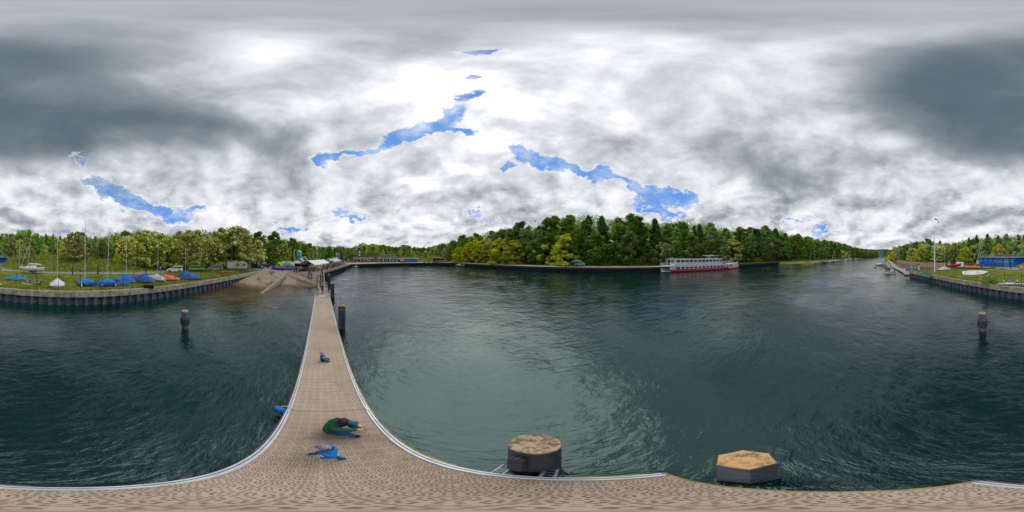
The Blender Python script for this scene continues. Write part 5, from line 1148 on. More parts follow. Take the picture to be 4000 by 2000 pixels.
# post positions every 3 m, anchored on the post seen at px 227
def t_of(px):
    a = az_of(px); v = Vector((math.sin(a), math.cos(a))); o = Vector(S1)+qn*.75; den_ = v.x*qd.y - v.y*qd.x; return (v.x*o.y - v.y*o.x)/den_*-1 if False else ((o.x*v.y - o.y*v.x)/(qd.y*v.x - qd.x*v.y))
def fence(name, label, pts, h, step, postm, wires=(.35, .8, 1.25, 1.7, 2.1), grid=1.0, r=.032, gate=None):
    root = thing(name, label, 'fence'); P = resample(pts, step)
    for p in P:
        z = hz(*p); z = max(z, QZ-.03); mb = MB(); mb.tube([(p[0], p[1], z-.1), (p[0], p[1], z+h)], r, 6); mb.build('post', postm, root)
    mb = MB()
    for i in range(len(P)-1):
        a, b_ = P[i], P[i+1]; za, zb = max(hz(*a), QZ-.03), max(hz(*b_), QZ-.03)
        for w in wires: mb.tube([(a[0], a[1], za+w*h/2.2), (b_[0], b_[1], zb+w*h/2.2)], .006, 3, cap=False)
        n_ = int(step/grid) if grid else 0
        for k in range(1, n_): f = k/n_; x, y, z = a[0]+(b_[0]-a[0])*f, a[1]+(b_[1]-a[1])*f, za+(zb-za)*f; mb.tube([(x, y, z+.05), (x, y, z+h-.05)], .004, 3, cap=False)
    mb.build('wire_mesh', postm, root); return root
dkpost = plain('dark_green_post', 26, 34, 30, .6)
t0 = t_of(227); t0 = t0 % 3.0
fence('quay_fence', 'dark wire mesh fence along the coping of the boat yard quay', [qp(t0, .95), qp(t0+3.0*int((L_Q-t0)/3.0), .95)], 2.25, 3.0, dkpost, grid=.5)
fence('road_fence', 'wire mesh fence between the boat yard grass and the road behind', [(-40.5, -20.3), (-28, -30.0), (-14, -40.8), (-2, -49.8)], 2.0, 3.0, dkpost, grid=0)
fence('road_fence', 'wire fence on the grass edge by the dark gate posts in front of the containers', [(6.5, -54.8), (22, -62.5), (34, -74)], 2.0, 4.0, dkpost, grid=0)
gt = thing('gate', 'pair of thick dark green gate posts with a double gate on the yard road', 'gate', (0, 0, 0))
for px, yb, yt_ in ((783+0, 0, 0),) if False else ((283.5, 1072, 1034), (382, 1072, 1037)):
    x, y = W(px, yb, QZ); mb = MB(); mb.cbox((x, y, QZ+1.05), (.26, .26, 2.2)); mb.build('gate_post', plain('gate_green', 30, 66, 66, .5), gt)
a = W(284, 1072, QZ); b_ = W(382, 1072, QZ); mb = MB()
for zz in (.15, 1.1, 2.0): mb.tube([(a[0], a[1], QZ+zz), (b_[0], b_[1], QZ+zz)], .025, 6)
for k in range(1, 24): f = k/24; mb.tube([(a[0]+(b_[0]-a[0])*f, a[1]+(b_[1]-a[1])*f, QZ+.15), (a[0]+(b_[0]-a[0])*f, a[1]+(b_[1]-a[1])*f, QZ+2.0)], .008, 4)
mb.build('gate_leaf', plain('gate_green', 30, 66, 66), gt)
for k, (px, yb, yt_, w_) in enumerate(((3886.5, 1050, 1020, .34), (3915.5, 1052, 1024, .2), (3947, 1051.5, 1022, .40), (3782, 1037, 1017, .34), (3794.5, 1036.5, 1016, .34))):
    x, y = W(px, yb, QZ); d = math.hypot(x, y); mb = MB(); mb.cbox((x, y, (QZ+Z(yt_, d))/2), (w_, w_, Z(yt_, d)-QZ+.2))
    tag(mb.build('gate_post', plain('charcoal_post', 34, 38, 46, .5), bevel=.02), ['thick dark post before the containers, left of the thin one', 'thin dark post between two thick ones before the containers', 'thickest dark post before the right end of the containers', 'left dark post of the pair beside the orange covered boat', 'right dark post of the pair beside the orange covered boat'][k], 'post', 'dark gate posts')

dinghy('small dinghy under a bright blue cover with a red tipped mast', 60, 1095, 4.2, 1.6, face(60, 175), gel, cov_b, 932, top=.45, peak=.32, tip=plain('float_red', 226, 50, 30), lift=.25)
# white keelboat on a road trailer
x, y = W(124, 1069, QZ); kb = thing('sailing_boat', 'white cabin sailing boat with dark windows standing on a road trailer', 'boat', (x, y, QZ), face(124, 172), 'boats parked on the grass')
o = hull_mb(6.7, 2.3, .95, sheer=.35).build('hull', gel, kb, 50); o.location = (0, 0, 1.62)
mb = MB(); mb.rings([[(xx, -w_, 1.66), (xx, -w_*.82, 1.66+hh_), (xx, 0, 1.70+hh_), (xx, w_*.82, 1.66+hh_), (xx, w_, 1.66)] for xx, w_, hh_ in ((-1.2, .75, .42), (-.3, .8, .46), (1.0, .66, .36), (2.2, .36, .08))]); cbn = mb.build('cabin', white, kb, 40)
for s_ in (-1, 1):
    for xx in (-.5, .25): mb = MB(); mb.cbox((xx+.15, s_*.735, 1.88), (.5, .05, .16)); mb.build('window', glass, cbn)
mb = MB(); mb.rings([[(xx, 0, 1.0), (xx+.06, .05, .55), (xx, 0, .45)] for xx in (-.6, .6)]); mb.box(-.5, .6, -.05, .05, .45, 1.05); mb.build('keel', dkgrey, kb)
zt = Z(903, math.hypot(x, y))-QZ; mb = MB(); mb.tube([(.9, 0, 2.0), (.55, 0, zt*.6), (.0, 0, zt)], [.06, .055, .035], 8); ms = mb.build('mast', alu, kb)
mb = MB(); mb.tube([(2.9, 0, 1.9), (.35, 0, zt*.72)], .07, 6); mb.build('furled_sail', cov_g, ms); mb = MB()
for e in ((.6, 1.1), (.6, -1.1)): mb.tube([(e[0], e[1], 1.7), (.35, 0, zt*.72)], .01, 4)
mb.build('shroud', grey, ms)
mb = MB(); mb.tube([(.85, 0, 2.5), (-2.6, .1, 2.35)], .05, 6); bm_ = mb.build('boom', alu, kb); mb = MB(); mb.tube([(.6, 0, 2.62), (-.8, .05, 2.66), (-2.4, .1, 2.46)], [.16, .14, .08], 8); mb.build('stowed_sail', cov_w, bm_)
mb = MB()
for s_ in (-1, 1): mb.tube([(3.2, 0, 2.35), (2.7, s_*.5, 2.35), (2.2, s_*.65, 2.3)], .016, 5); mb.tube([(2.2, s_*.65, 1.75), (2.2, s_*.65, 2.3)], .016, 5); mb.tube([(-3.2, s_*.8, 2.2), (-2.4, s_*.95, 2.2), (-2.4, s_*.95, 1.7)], .016, 5)
mb.build('pulpit', alu, kb)
mb = MB(); mb.tube([(-2.8, -.7, .5), (1.5, -.7, .5), (3.9, 0, .5), (4.4, 0, .5)], .05, 6); mb.tube([(-2.8, .7, .5), (1.5, .7, .5), (3.9, 0, .5)], .05, 6)
for xx in (-2, -.6, .8): mb.tube([(xx, -.9, .45), (xx, .9, .45)], .04, 6); mb.tube([(xx, -.7, .5), (xx, -.6, 1.15)], .035, 6); mb.tube([(xx, .7, .5), (xx, .6, 1.15)], .035, 6)
mb.build('trailer_frame', galv, kb)
for s_ in (-1, 1):
    for xx in (-.9, -.1): wheel(kb, xx, s_*.95, .3, .3, .18)
xx, yy = W(138, 1110, QZ); trailer('empty galvanised boat trailer standing on the grass behind the quay fence', xx, yy, face(138, 60), L=6.0, Wd=2.1)
xx, yy = W(3950, 1106, QZ); trailer('empty double wheeled trailer with red lights before the blue containers', xx, yy, face(3950, 84), L=5.6, Wd=2.3)
dinghy('broad white covered dinghy seen from its stern with two masts', 224, 1116, 5.2, 2.2, face(224, 88), gel, cov_w, 918, top=.62, peak=.66, mast_r=.05, lift=.22)
x, y = W(233, 1086, QZ); mb = MB(); mb.tube([(0, 0, 0), (-.12, 0, 5.5)], [.045, .03], 8); o = mb.build('spare_mast', plain('black_mast', 28, 28, 32)); o.location = (x, y, QZ+.3); tag(o, 'thin black spare mast standing beside the broad white covered dinghy', 'mast')
catamaran('blue covered catamaran with the tallest mast in the yard', 334, 1110, 5.4, 2.5, face(334, 100), 861, cov_b, lean=-.1)
catamaran('blue covered catamaran with sagging trampoline cover beside the tall masted one', 420, 1110, 5.2, 2.4, face(420, 95), 901, cov_b, lean=-.35)
mb = MB(); rr_ = []
for i in range(13): t_ = i/12; xx = -3.4+6.8*t_; w_ = .22*(.5+.5*math.sin(pi*min(1, .15+t_*.85))); rr_.append([(xx, -w_, .0), (xx, -w_*.9, .42), (xx, 0, .50+.03*math.sin(i*2)), (xx, w_*.9, .42), (xx, w_, .0)])
mb.rings(rr_); o = mb.build('covered_hull', cov_b2, smooth=60); x, y = W(417, 1120, QZ); o.location = (x, y, QZ+.25); o.rotation_euler = (0, 0, face(417, 3)); tag(o, 'long low blue covered hull lying in front of the two catamarans', 'boat', 'boats parked on the grass')
dinghy('sailing dinghy under a mid blue cover beside the dark leaning mast', 486, 1105, 4.7, 1.7, face(486, -42), gel, cov_b, 918, top=.9, peak=.60, lift=.35)
dinghy('dinghy under a deep blue cover with a dark leaning mast', 551, 1104, 4.9, 1.7, face(551, -22+180), gel, cov_b2, 900, mast_m=plain('black_mast', 28, 28, 32), top=.95, peak=.34, lift=.35, lean=-.3, mast_r=.07)
x, y = W(518, 1080, QZ); mb = MB(); mb.tube([(0, 0, 0), (.9, .2, 4.3)], [.09, .05], 8); o = mb.build('furled_spar', mat('striped_spar', rgb(150, 150, 170), .7, col2=rgb(50, 52, 80), scale=3)); o.location = (x, y, QZ); o.rotation_euler = (0, 0, face(518, 0)); tag(o, 'grey and blue furled spar leaning against the dark mast', 'spar')
dinghy('sailing dinghy under a pale grey cover with a red and white mast tip', 598, 1099, 4.9, 1.7, face(596, -28+180), gel, cov_g, 938, top=.85, peak=.30, tip=plain('tip_red', 222, 96, 80), lift=.35)
x, y = W(581, 1125, QZ); mb = MB(); mb.cbox((0, 0, .24), (1.5, .45, .46)); o = mb.build('storage_box', black, bevel=.03); o.location = (x, y, QZ); o.rotation_euler = (0, 0, face(581, 3)); tag(o, 'low black plastic box on the grass by the quay fence', 'box')
dinghy('small dinghy under a faded red cover', 660, 1095, 4.3, 1.6, face(660, 160), gel, cov_r, 975, mast_m=wood_b, top=.75, peak=.68, lift=.2)
dinghy('white dinghy with a tent like blue cover, rightmost boat in the yard', 740, 1092, 4.9, 1.8, face(740, -8+180), gel, mat('teal_blue_cover', rgb(14, 108, 178), .55, col2=rgb(8, 78, 146), scale=1.3, bump=.03, bscale=3), 950, top=1.2, peak=.66, lift=.3)
def canoe(label, px, py, L, rz, m_, lift=.12, B=.6, tilt=0.0):
    x, y = W(px, py, QZ); mb = MB(); rr_ = []
    for i in range(13): t_ = i/12; w_ = B/2*max(.02, math.sin(pi*t_))**.8; xx = -L/2+L*t_; rr_.append([(xx, -w_, .22+.06*abs(2*t_-1)), (xx, -w_*.85, .07), (xx, 0, 0), (xx, w_*.85, .07), (xx, w_, .22+.06*abs(2*t_-1)), (xx, w_*.5, .27), (xx, 0, .29), (xx, -w_*.5, .27)])
    mb.rings(rr_); o = mb.build('canoe', m_, smooth=60); o.location = (x, y, QZ+lift); o.rotation_euler = (tilt, 0, rz); tag(o, label, 'canoe'); return o
canoe('long faded pink canoe lying on the grass near the vans', 875, 1071, 4.7, face(875, 8), cov_r, lift=.35)
canoe('long white board lying upturned along the quay below the trailer', 3952, 1116, 4.4, face(3952, -4), cov_w, B=.5)
# white hull on its side, right yard
x, y = W(3812, 1072, QZ); wh = thing('upturned_boat', 'long white hull lying tilted on the grass with its deck towards the water', 'boat', (x, y, QZ+.5), face(3812, 22), 'boats parked on the grass')
o = hull_mb(7.2, 1.7, .5, sheer=.1).build('hull', cov_w, wh, 50); o.rotation_euler = (R(38), 0, 0); mb = MB(); mb.cbox((.5, .2, .12), (.4, .3, .1)); mb.build('fitting', navy, wh)
# right hand yard: RIB on a trailer, white trailer, orange covered boat, tarps
x, y = W(3726, 1049, QZ); rib = thing('rescue_boat', 'red inflatable rescue boat with white arch on a trailer', 'boat', (x, y, QZ), face(3726, 4), 'boats parked on the grass')
mb = MB()
for s_ in (-1, 1): mb.tube([(-2.6, s_*.95, 1.25), (-1.2, s_*1.0, 1.25), (1.0, s_*.95, 1.35), (2.2, s_*.55, 1.6), (2.75, 0, 1.78)], [.20, .27, .27, .26, .24], 12)
mb.build('tube', mat('red_tube', rgb(200, 24, 44), .5, col2=rgb(160, 14, 34), scale=2), rib, 60)
o = hull_mb(5.0, 1.7, .55, sheer=.35).build('hull', dkgrey, rib, 50); o.location = (.1, 0, 1.22)
mb = MB(); mb.cbox((-.2, 0, 1.75), (.8, .7, .9)); mb.cbox((-1.1, 0, 1.6), (.6, .7, .6)); mb.build('console', black, rib, bevel=.06)
mb = MB(); mb.tube([(-1.9, -.75, 1.3), (-1.9, -.75, 2.7), (-1.85, 0, 2.85), (-1.9, .75, 2.7), (-1.9, .75, 1.3)], .06, 8); mb.tube([(-1.2, -.75, 1.3), (-1.7, -.75, 2.6)], .05, 6); mb.tube([(-1.2, .75, 1.3), (-1.7, .75, 2.6)], .05, 6); mb.build('arch', white, rib)
mb = MB(); mb.cbox((-2.75, 0, 1.5), (.4, .42, .75)); mb.tube([(-2.8, 0, 1.2), (-2.85, 0, .55)], .09, 8); mb.build('outboard_motor', black, rib, bevel=.05)
mb = MB(); mb.tube([(-2.4, -.6, .5), (2.2, -.6, .5), (3.6, 0, .5)], .05, 6); mb.tube([(-2.4, .6, .5), (2.2, .6, .5), (3.6, 0, .5)], .05, 6); mb.box(-1.6, -1.4, -.6, .6, .5, 1.0); mb.box(.8, 1.0, -.6, .6, .5, 1.0); mb.build('trailer_frame', galv, rib)
for s_ in (-1, 1): wheel(rib, -.6, s_*.95, .3, .3, .2)
x, y = W(3749, 1046, QZ+.2); bt = thing('box_trailer', 'white closed box trailer behind the red rescue boat', 'trailer', (x*1.05, y*1.05, QZ), face(3749, 3))
mb = MB(); mb.cbox((0, 0, 1.35), (3.0, 1.7, 1.8)); mb.build('body', white, bt, bevel=.05); mb = MB(); mb.tube([(1.5, 0, .5), (2.7, 0, .5)], .05, 6); mb.build('drawbar', galv, bt); [wheel(bt, -.2, s_*.85, .3, .3, .2) for s_ in (-1, 1)]
dinghy('boat under a bright orange cover with a long leaning pale mast', 3797, 1050, 5.0, 1.9, face(3797, 178), gel, cov_o, 931, top=.45, peak=.25, lift=.45, lean=-1.0*0-2.4, mast_r=.06, group='boats parked on the grass')
dinghy('low grey boat under a white and dark tarpaulin beside the flag mast', 3687, 1056, 4.6, 1.7, face(3687, 10), dkgrey, cov_g, 966, top=.85, peak=.55, lift=.15)
x, y = W(3611, 1075, QZ); mb = MB(); rr_ = []
for i in range(8): t_ = i/7; rr_.append([(-1.8+3.6*t_, -.7, 0), (-1.8+3.6*t_, -.5, .5*math.sin(pi*(.12+t_*.76))+.05*math.sin(i*3)), (-1.8+3.6*t_, .1, .62*math.sin(pi*(.1+t_*.8))), (-1.8+3.6*t_, .6, 0)])
mb.rings(rr_); o = mb.build('tarpaulin_heap', teal, smooth=60); o.location = (x, y, QZ); o.rotation_euler = (0, 0, face(3611, -18)); tag(o, 'dark teal tarpaulin heap lying by the fence at the quay end', 'tarpaulin')
# loose dolly parts on the grass
for k, (px, py, dg, L, lab) in enumerate(((3845, 1083, 18, 2.6, 'thin white bent spar lying on the grass by a fence post'), (3843, 1094, -4, 1.9, 'short pale plank lying near the fence'), (3872, 1086, 5, 1.8, 'small grey launching trolley standing in the high grass'), (3897, 1079, 20, 2.4, 'rusty grey trolley frame among the weeds'))):
    x, y = W(px, py, QZ); r_ = thing('spar' if k < 2 else 'launching_trolley', lab, 'spar' if k < 2 else 'trolley', (x, y, QZ+.1), face(px, dg)); mb = MB()
    if k < 2: mb.tube([(-L/2, 0, 0), (L*.3, 0, .12), (L/2, 0, .7 if k == 0 else .05)], .05, 6); mb.build('rod', white if k == 0 else galv, r_)
    else:
        mb.tube([(-L/2, -.3, .2), (L/2, 0, .3)], .03, 6); mb.tube([(-L/2, .3, .2), (L/2, 0, .3)], .03, 6); mb.tube([(-L*.3, -.5, .2), (-L*.3, .5, .2)], .03, 6); mb.tube([(L/2, 0, .3), (L/2, 0, 1.0)], .025, 6); mb.build('frame', galv, r_)
        for s_ in (-1, 1): wheel(r_, -L*.3, s_*.5, .18, .18, .1)
# dolly with a wheel beside the white hull
x, y = W(3830, 1047, QZ); r_ = thing('boat_trolley', 'grey trailer frame with one big white rimmed wheel behind the white hull', 'trailer', (x, y, QZ), face(3830, 0)); mb = MB(); mb.tube([(-2.2, 0, .6), (.3, -.3, .5), (1.4, 0, .9)], .05, 6); mb.tube([(-2.2, .4, .6), (.3, .4, .5)], .05, 6); mb.tube([(1.0, 0, .7), (1.0, 0, 1.6)], .03, 6); mb.build('frame', galv, r_); wheel(r_, .5, -.6, .42, .42, .2)
# weeds by the fence
rgw = np.random.default_rng(11); cs = []
for k in range(26):
    x, y = W(3868+rgw.uniform(-26, 26), 1108+rgw.uniform(-9, 7), QZ); cs.append(((x, y, QZ+.35+rgw.uniform(0, .5)), (.45, .45, .5)))
o = bpy.data.objects.new('weeds', leaf_mesh('weeds', leaf_cloud(cs, 5200, .055, rgw, .4), LM['bush'])); COL.objects.link(o); tag(o, 'tall bright green weeds growing over the coping at the fence', 'weeds', kind='stuff')
# grass blades over yard
n_ = 90000; al_ = rgw.uniform(0, L_Q-4, n_); al_[60000:] = rgw.uniform(8, 76, 30000); off = .85+rgw.random(n_)**1.3*17; off[60000:] = 26+rgw.random(30000)*30; bx = S1[0]+qd.x*al_+qn.x*off; by = S1[1]+qd.y*al_+qn.y*off
hh_ = rgw.uniform(.06, .17, n_)*(1+1.2*(vnoise(bx, by, 2.2, 3) > .62)); an = rgw.random(n_)*2*pi; big_ = (np.arange(n_) >= 60000); hh_ = hh_*np.where(big_, 3.0, 1); w_ = np.where(big_, .16, .05); zg = land(bx, by)[0]; zg = np.maximum(zg, QZ-.03); off_road = ~big_ | (np.abs(-.61*bx-.79*(by+54.5)) > 3.2); hh_ = hh_*off_road; ln_ = rgw.normal(size=(n_, 2))*.05
Vg = np.stack([np.stack([bx-np.cos(an)*w_, by-np.sin(an)*w_, zg-.05], 1), np.stack([bx+np.cos(an)*w_, by+np.sin(an)*w_, zg-.05], 1), np.stack([bx+ln_[:,0]+np.cos(an)*w_*.5, by+ln_[:,1]+np.sin(an)*w_*.5, zg+hh_], 1), np.stack([bx+ln_[:,0]-np.cos(an)*w_*.3, by+ln_[:,1]-np.sin(an)*w_*.3, zg+hh_*.9], 1)], 1).reshape(-1, 3)
o = bpy.data.objects.new('grass', leaf_mesh('grass', Vg, mat('grass_blades', rgb(112, 132, 40), .9, col2=rgb(156, 158, 78), scale=.5, lo=.4, hi=.6, spec=.1))); COL.objects.link(o); tag(o, 'rough green grass growing in the boat yard behind the quay', 'grass', kind='stuff')
# signal mast with yard, flag lines and windsock
x, y = W(3651, 1062.5, QZ); d = math.hypot(x, y); fm = thing('signal_mast', 'tall white signal mast with a crosstree hung with small flags', 'flag mast', (x, y, QZ), face(3651, 0)); zt = Z(856, d)-QZ; zy = Z(962, d)-QZ
mb = MB(); mb.tube([(0, 0, 0), (0, 0, zt*.28), (0, 0, zt*.6), (0, 0, zt)], [.16, .14, .09, .035], 12); mb.build('pole', white, fm, 60)
mb = MB(); mb.tube([(-3.15, 0, zy+.03), (3.0, 0, zy-.12)], [.05, .05], 8); mb.build('yard', white, fm)
fl = [plain('sig_w', 236, 232, 214, .8), plain('sig_y', 232, 200, 80, .8), plain('sig_d', 34, 38, 60, .8), plain('sig_r', 200, 50, 50, .8)]
top_ = (0, 0, Z(903, d)-QZ); lines = [(top_, (-3.1, 0, zy)), (top_, (2.9, 0, zy)), ((-3.1, 0, zy), (-.3, 0, 3.0)), ((2.9, 0, zy-.1), (.2, 0, 3.2))]
for li, (a, b_) in enumerate(lines):
    mb = MB(); mb.tube([a, b_], .008, 3); A_, B_ = Vector(a), Vector(b_); n2 = 13
    for k in range(1, n2):
        p = A_.lerp(B_, k/n2); w_ = .20; mb.add([(p.x-w_*.5, .01, p.z+.08), (p.x+w_*.5, .05, p.z+.05), (p.x+w_*.2, .02, p.z-.16)], [(0, 1, 2)], mi=(k+li) % 3 + 1 if li > 1 else (3 if k % 2 else 1))
    mb.build('flag_line', [grey]+fl, fm)
ws = thing('windsock', 'red and white striped windsock drooping from the top of the signal mast', 'windsock', (x, y, QZ+zt), face(3651, 0)); mb = MB(); pth = [(.05, 0, -.05), (.35, 0, .02), (.62, 0, -.10), (.85, 0, -.30), (1.0, 0, -.75), (1.12, 0, -1.05)]
rs_ = [.26, .24, .21, .18, .16, .13]; mb.tube(pth, rs_, 10, cap=False); mb.mi = [(i//10) % 2 for i in range(len(mb.f))]; mb.build('sleeve', [plain('sock_red', 214, 20, 48, .7), plain('sock_white', 236, 236, 240, .7)], ws, 60); mb = MB(); mb.tube([(0, 0, -.6), (0, 0, .1)], .03, 6); mb.build('swivel', white, ws)
# signs and box at the walkway gate
x, y = W(3589, 1053, QZ); sg = thing('information_pillar', 'tall blue and white information pillar at the jetty gate', 'sign', (x, y, QZ), face(3589, 0)); d = math.hypot(x, y); hh_ = Z(1025, d)-QZ
mb = MB(); mb.cbox((0, 0, hh_*.28), (.75, .15, hh_*.56)); mb.build('lower_panel', offw, sg); mb = MB(); mb.cbox((0, 0, hh_*.72), (.75, .16, hh_*.30)); mb.build('blue_panel', plain('info_blue', 20, 104, 160, .5), sg); mb = MB(); mb.cbox((-.1, 0, hh_*.94), (.5, .15, hh_*.13)); mb.build('top_panel', offw, sg)
mb = MB(); [mb.cbox((-.05, -.085, hh_*zz), (.55, .01, .05)) for zz in (.15, .25, .35, .45)]; mb.build('printed_lines', grey, sg)
gp = thing('jetty_gate', 'grey steel gate panels with white notices closing off the jetty', 'gate', (0, 0, 0)); a = W(3541, 1056, QZ); b_ = W(3581, 1054, QZ)
for px in (3543, 3552, 3571.5, 3581):
    c = W(px, 1058, QZ); mb = MB(); mb.tube([(c[0], c[1], .4), (c[0], c[1], QZ+2.3)], .04, 6); mb.build('post', dkpost, gp)
for px0, px1, m_ in ((3537, 3551, mat('gate_panel', rgb(104, 118, 132), .6, scale=2)), (3553, 3571, mat('gate_panel2', rgb(138, 146, 150), .6, scale=2)), (3573, 3580, mat('gate_panel3', rgb(122, 136, 146), .6, scale=2))):
    a, b_ = W(px0, 1057, QZ), W(px1, 1057, QZ); mb = MB(); mb.add([(a[0], a[1], QZ-.1), (b_[0], b_[1], QZ-.1), (b_[0], b_[1], QZ+1.6), (a[0], a[1], QZ+1.6)], [(0, 1, 2, 3)]); pn = mb.build('panel', m_, gp); pn.modifiers.new('s', 'SOLIDIFY').thickness = .04
    c = ((a[0]+b_[0])/2*.996, (a[1]+b_[1])/2*.996); mb = MB(); mb.cbox((0, 0, 0), (.55, .02, .4)); nt_ = mb.build('notice', offw, pn); nt_.location = (c[0], c[1], QZ+1.0); nt_.rotation_euler = (0, 0, face((px0+px1)/2, 0))
# blue containers with a railed roof terrace
c0, c1 = Vector((20.2, -71.6)), Vector((3.3, -61.2)); ct_d = (c1-c0).normalized(); nb = 7; wb = (c1-c0).length/nb; ang = math.atan2(ct_d.y, ct_d.x); CZ = 2.35; CH = 3.65
ctm = concrete('container_blue', rgb(8, 110, 198), rgb(4, 92, 176), .12); ctd = concrete('container_blue_side', rgb(4, 94, 180), rgb(2, 80, 162), .1)
labs = ['leftmost blue shipping container of the row under the terrace', 'second blue container from the left under the terrace', 'third blue container from the left under the terrace', 'middle blue container of the row under the terrace', 'third blue container from the right, orange label', 'second blue container from the right, pale blue doors', 'rightmost blue container of the row with its long side towards the road']
for i in range(nb):
    p = c0 + ct_d*(wb*(i+.5)); r_ = thing('shipping_container', labs[i], 'container', (p.x, p.y, CZ), ang, 'blue shipping containers under the terrace')
    w2 = wb/2-.03; DL = 11.8; mb = MB(); vs = []; N = 96
    # y- is away from the water? local +y must point inland
    sgn = -1 if Vector((-ct_d.y, ct_d.x)).dot(Vector((p.x, p.y))) < 0 else 1
    for k in range(N+1):
        yy = sgn*(.12+(DL-.12)*k/N); o_ = .035*(k % 4 in (1, 2)); vs.append((yy, o_))
    for s_ in (-1, 1): mb.add([(s_*(w2-o_), yy, .12) for yy, o_ in vs] + [(s_*(w2-o_), yy, CH-.10) for yy, o_ in vs], [(k, k+1, N+2+k, N+1+k) for k in range(N)])
    mb.box(-w2+.03, w2-.03, min(sgn*.1, sgn*DL), max(sgn*.1, sgn*DL), CH-.14, CH-.06); mb.box(-w2+.03, w2-.03, sgn*DL-.04, sgn*DL+.04, .1, CH-.1); mb.build('walls', ctd, r_)
    mb = MB()
    for s_ in (-1, 1):
        for yy in (0, sgn*DL): mb.cbox((s_*(w2-.06), yy, CH/2), (.14, .16, CH))
        mb.cbox((s_*(w2-.05), sgn*DL/2, .07), (.12, DL-.2, .14)); mb.cbox((s_*(w2-.05), sgn*DL/2, CH-.07), (.12, DL-.2, .14))
    for zz in (.07, CH-.07): mb.cbox((0, 0, zz), (2*w2-.28, .14, .14))
    mb.build('frame', ctm, r_)
    for s_ in (-1, 1):
        dm_ = ctm if i != 5 else mat('pale_blue_door', rgb(44, 138, 204), .55, scale=2)
        mb = MB(); x0, x1 = (s_*.02, s_*(w2-.15)); x0, x1 = min(x0, x1), max(x0, x1); mb.box(x0, x1, sgn*.0-.02, sgn*.0+.03, .15, CH-.15)
        for zz in (.95, 1.85, 2.7): mb.box(x0+.05, x1-.05, -sgn*.045-.01, -sgn*.045+.01, zz, zz+.04)
        dr = mb.build('door', dm_, r_); mb = MB()
        for xx in (x0+(x1-x0)*.3, x0+(x1-x0)*.72): mb.tube([(xx, -sgn*.07, .2), (xx, -sgn*.07, CH-.2)], .022, 6); mb.cbox((xx+.09, -sgn*.07, 1.35), (.22, .03, .04))
        mb.build('locking_bar', plain('bar_blue', 120, 160, 200, .4, .4), dr)
    # white and orange markings on the doors
    rn = random.Random(40+i); mb = MB()
    for (xx, zz, w_, h_) in ((.15+rn.uniform(0, .1), 2.95, .65, .08), (.3, 2.80, .3, .06), (.2, 2.25, .55, .12), (.25, 2.05, .45, .07), (.2, 1.78, .6, .06), (-.75, 2.3, .32, .22), (.9, .5, .08, .08)):
        mb.cbox((xx, -sgn*.034, zz), (w_, .008, h_))
    mb.build('marking', plain('marking_white', 216, 228, 240, .6), r_)
    if i in (3, 4, 5, 6): mb = MB(); mb.cbox((-.62 if i < 6 else -.7, -sgn*.05, 1.95), (.55, .012, .42)); mb.build('orange_label', plain('label_orange', 236, 150, 40, .6), r_)
    if i in (3, 4, 5):
        mb = MB(); lx = .38; fl_ = -sgn
        def st(x0, z0, x1, z1): mb.tube([(x0, -sgn*.055, z0), (x1, -sgn*.055, z1)], .045, 4)
        if i == 3: st(lx+.02, 1.70, lx+.30, 2.10); st(lx+.30, 1.70, lx+.02, 2.10)
        else: st(lx, 1.70, lx, 2.10); [st(lx, zz, lx+.26, zz) for zz in (1.72, 1.90, 2.08)]
        st(lx+.45, 1.70, lx+.45, 2.10); st(lx+.45, 1.72, lx+.70, 1.72); mb.build('lettering', plain('marking_white', 216, 228, 240), r_)
tr_ = thing('roof_terrace', 'railed roof terrace with pale edge on top of the blue containers', 'terrace', (c0.x, c0.y, CZ+CH), ang)
LT = wb*nb; mb = MB(); mb.box(-.4, LT+.4, min(-sgn*.5, sgn*12.1), max(-sgn*.5, sgn*12.1), .0, .22); mb.build('deck', mat('terrace_edge', rgb(168, 190, 196), .6, scale=1), tr_)
for (ax_, bx_) in (((-.35, -sgn*.45), (LT+.35, -sgn*.45)), ((LT+.35, -sgn*.45), (LT+.35, sgn*12)), ((-.35, -sgn*.45), (-.35, sgn*12))):
    mb = MB(); n_ = int(math.hypot(bx_[0]-ax_[0], bx_[1]-ax_[1])/1.2)
    for k in range(n_+1): f = k/n_; mb.cbox((ax_[0]+(bx_[0]-ax_[0])*f, ax_[1]+(bx_[1]-ax_[1])*f, .75), (.05, .05, 1.1))
    mb.tube([(*ax_, 1.3), (*bx_, 1.3)], .03, 6); rl = mb.build('railing', galv, tr_)
    mb = MB(); nb2 = n_*7
    for k in range(nb2+1): f = k/nb2; mb.cbox((ax_[0]+(bx_[0]-ax_[0])*f, ax_[1]+(bx_[1]-ax_[1])*f, .78), (.022, .022, .95))
    mb.build('bars', mat('rail_bars', rgb(122, 142, 138), .5, scale=1), rl)
mb = MB(); mb.box(LT*.30, LT*.88, min(sgn*3.6, sgn*3.8), max(sgn*3.6, sgn*3.8), .3, 1.35); o = mb.build('planked_screen', wood_b, tr_)
for px, lab, cb_ in ((3876, 'person in a white top leaning over the terrace railing, left of the two', ('white', 'beige', 'brown')), (3957, 'person in a white top standing at the terrace railing, right of the two', ('white', 'khaki', 'blond'))):
    a = az_of(px); v = Vector((math.sin(a), math.cos(a))); nn_ = Vector((-ct_d.y, ct_d.x)); t_ = c0.dot(nn_)/v.dot(nn_); p = v*(t_+.4); person(p.x, p.y, CZ+CH+.22, face(px, -90 if px < 3900 else 180), '', 1, cb_, 1.7, lab)
x, y = W(4027-4000+3995-3995+3994, 1037.5, QZ+1.2); 
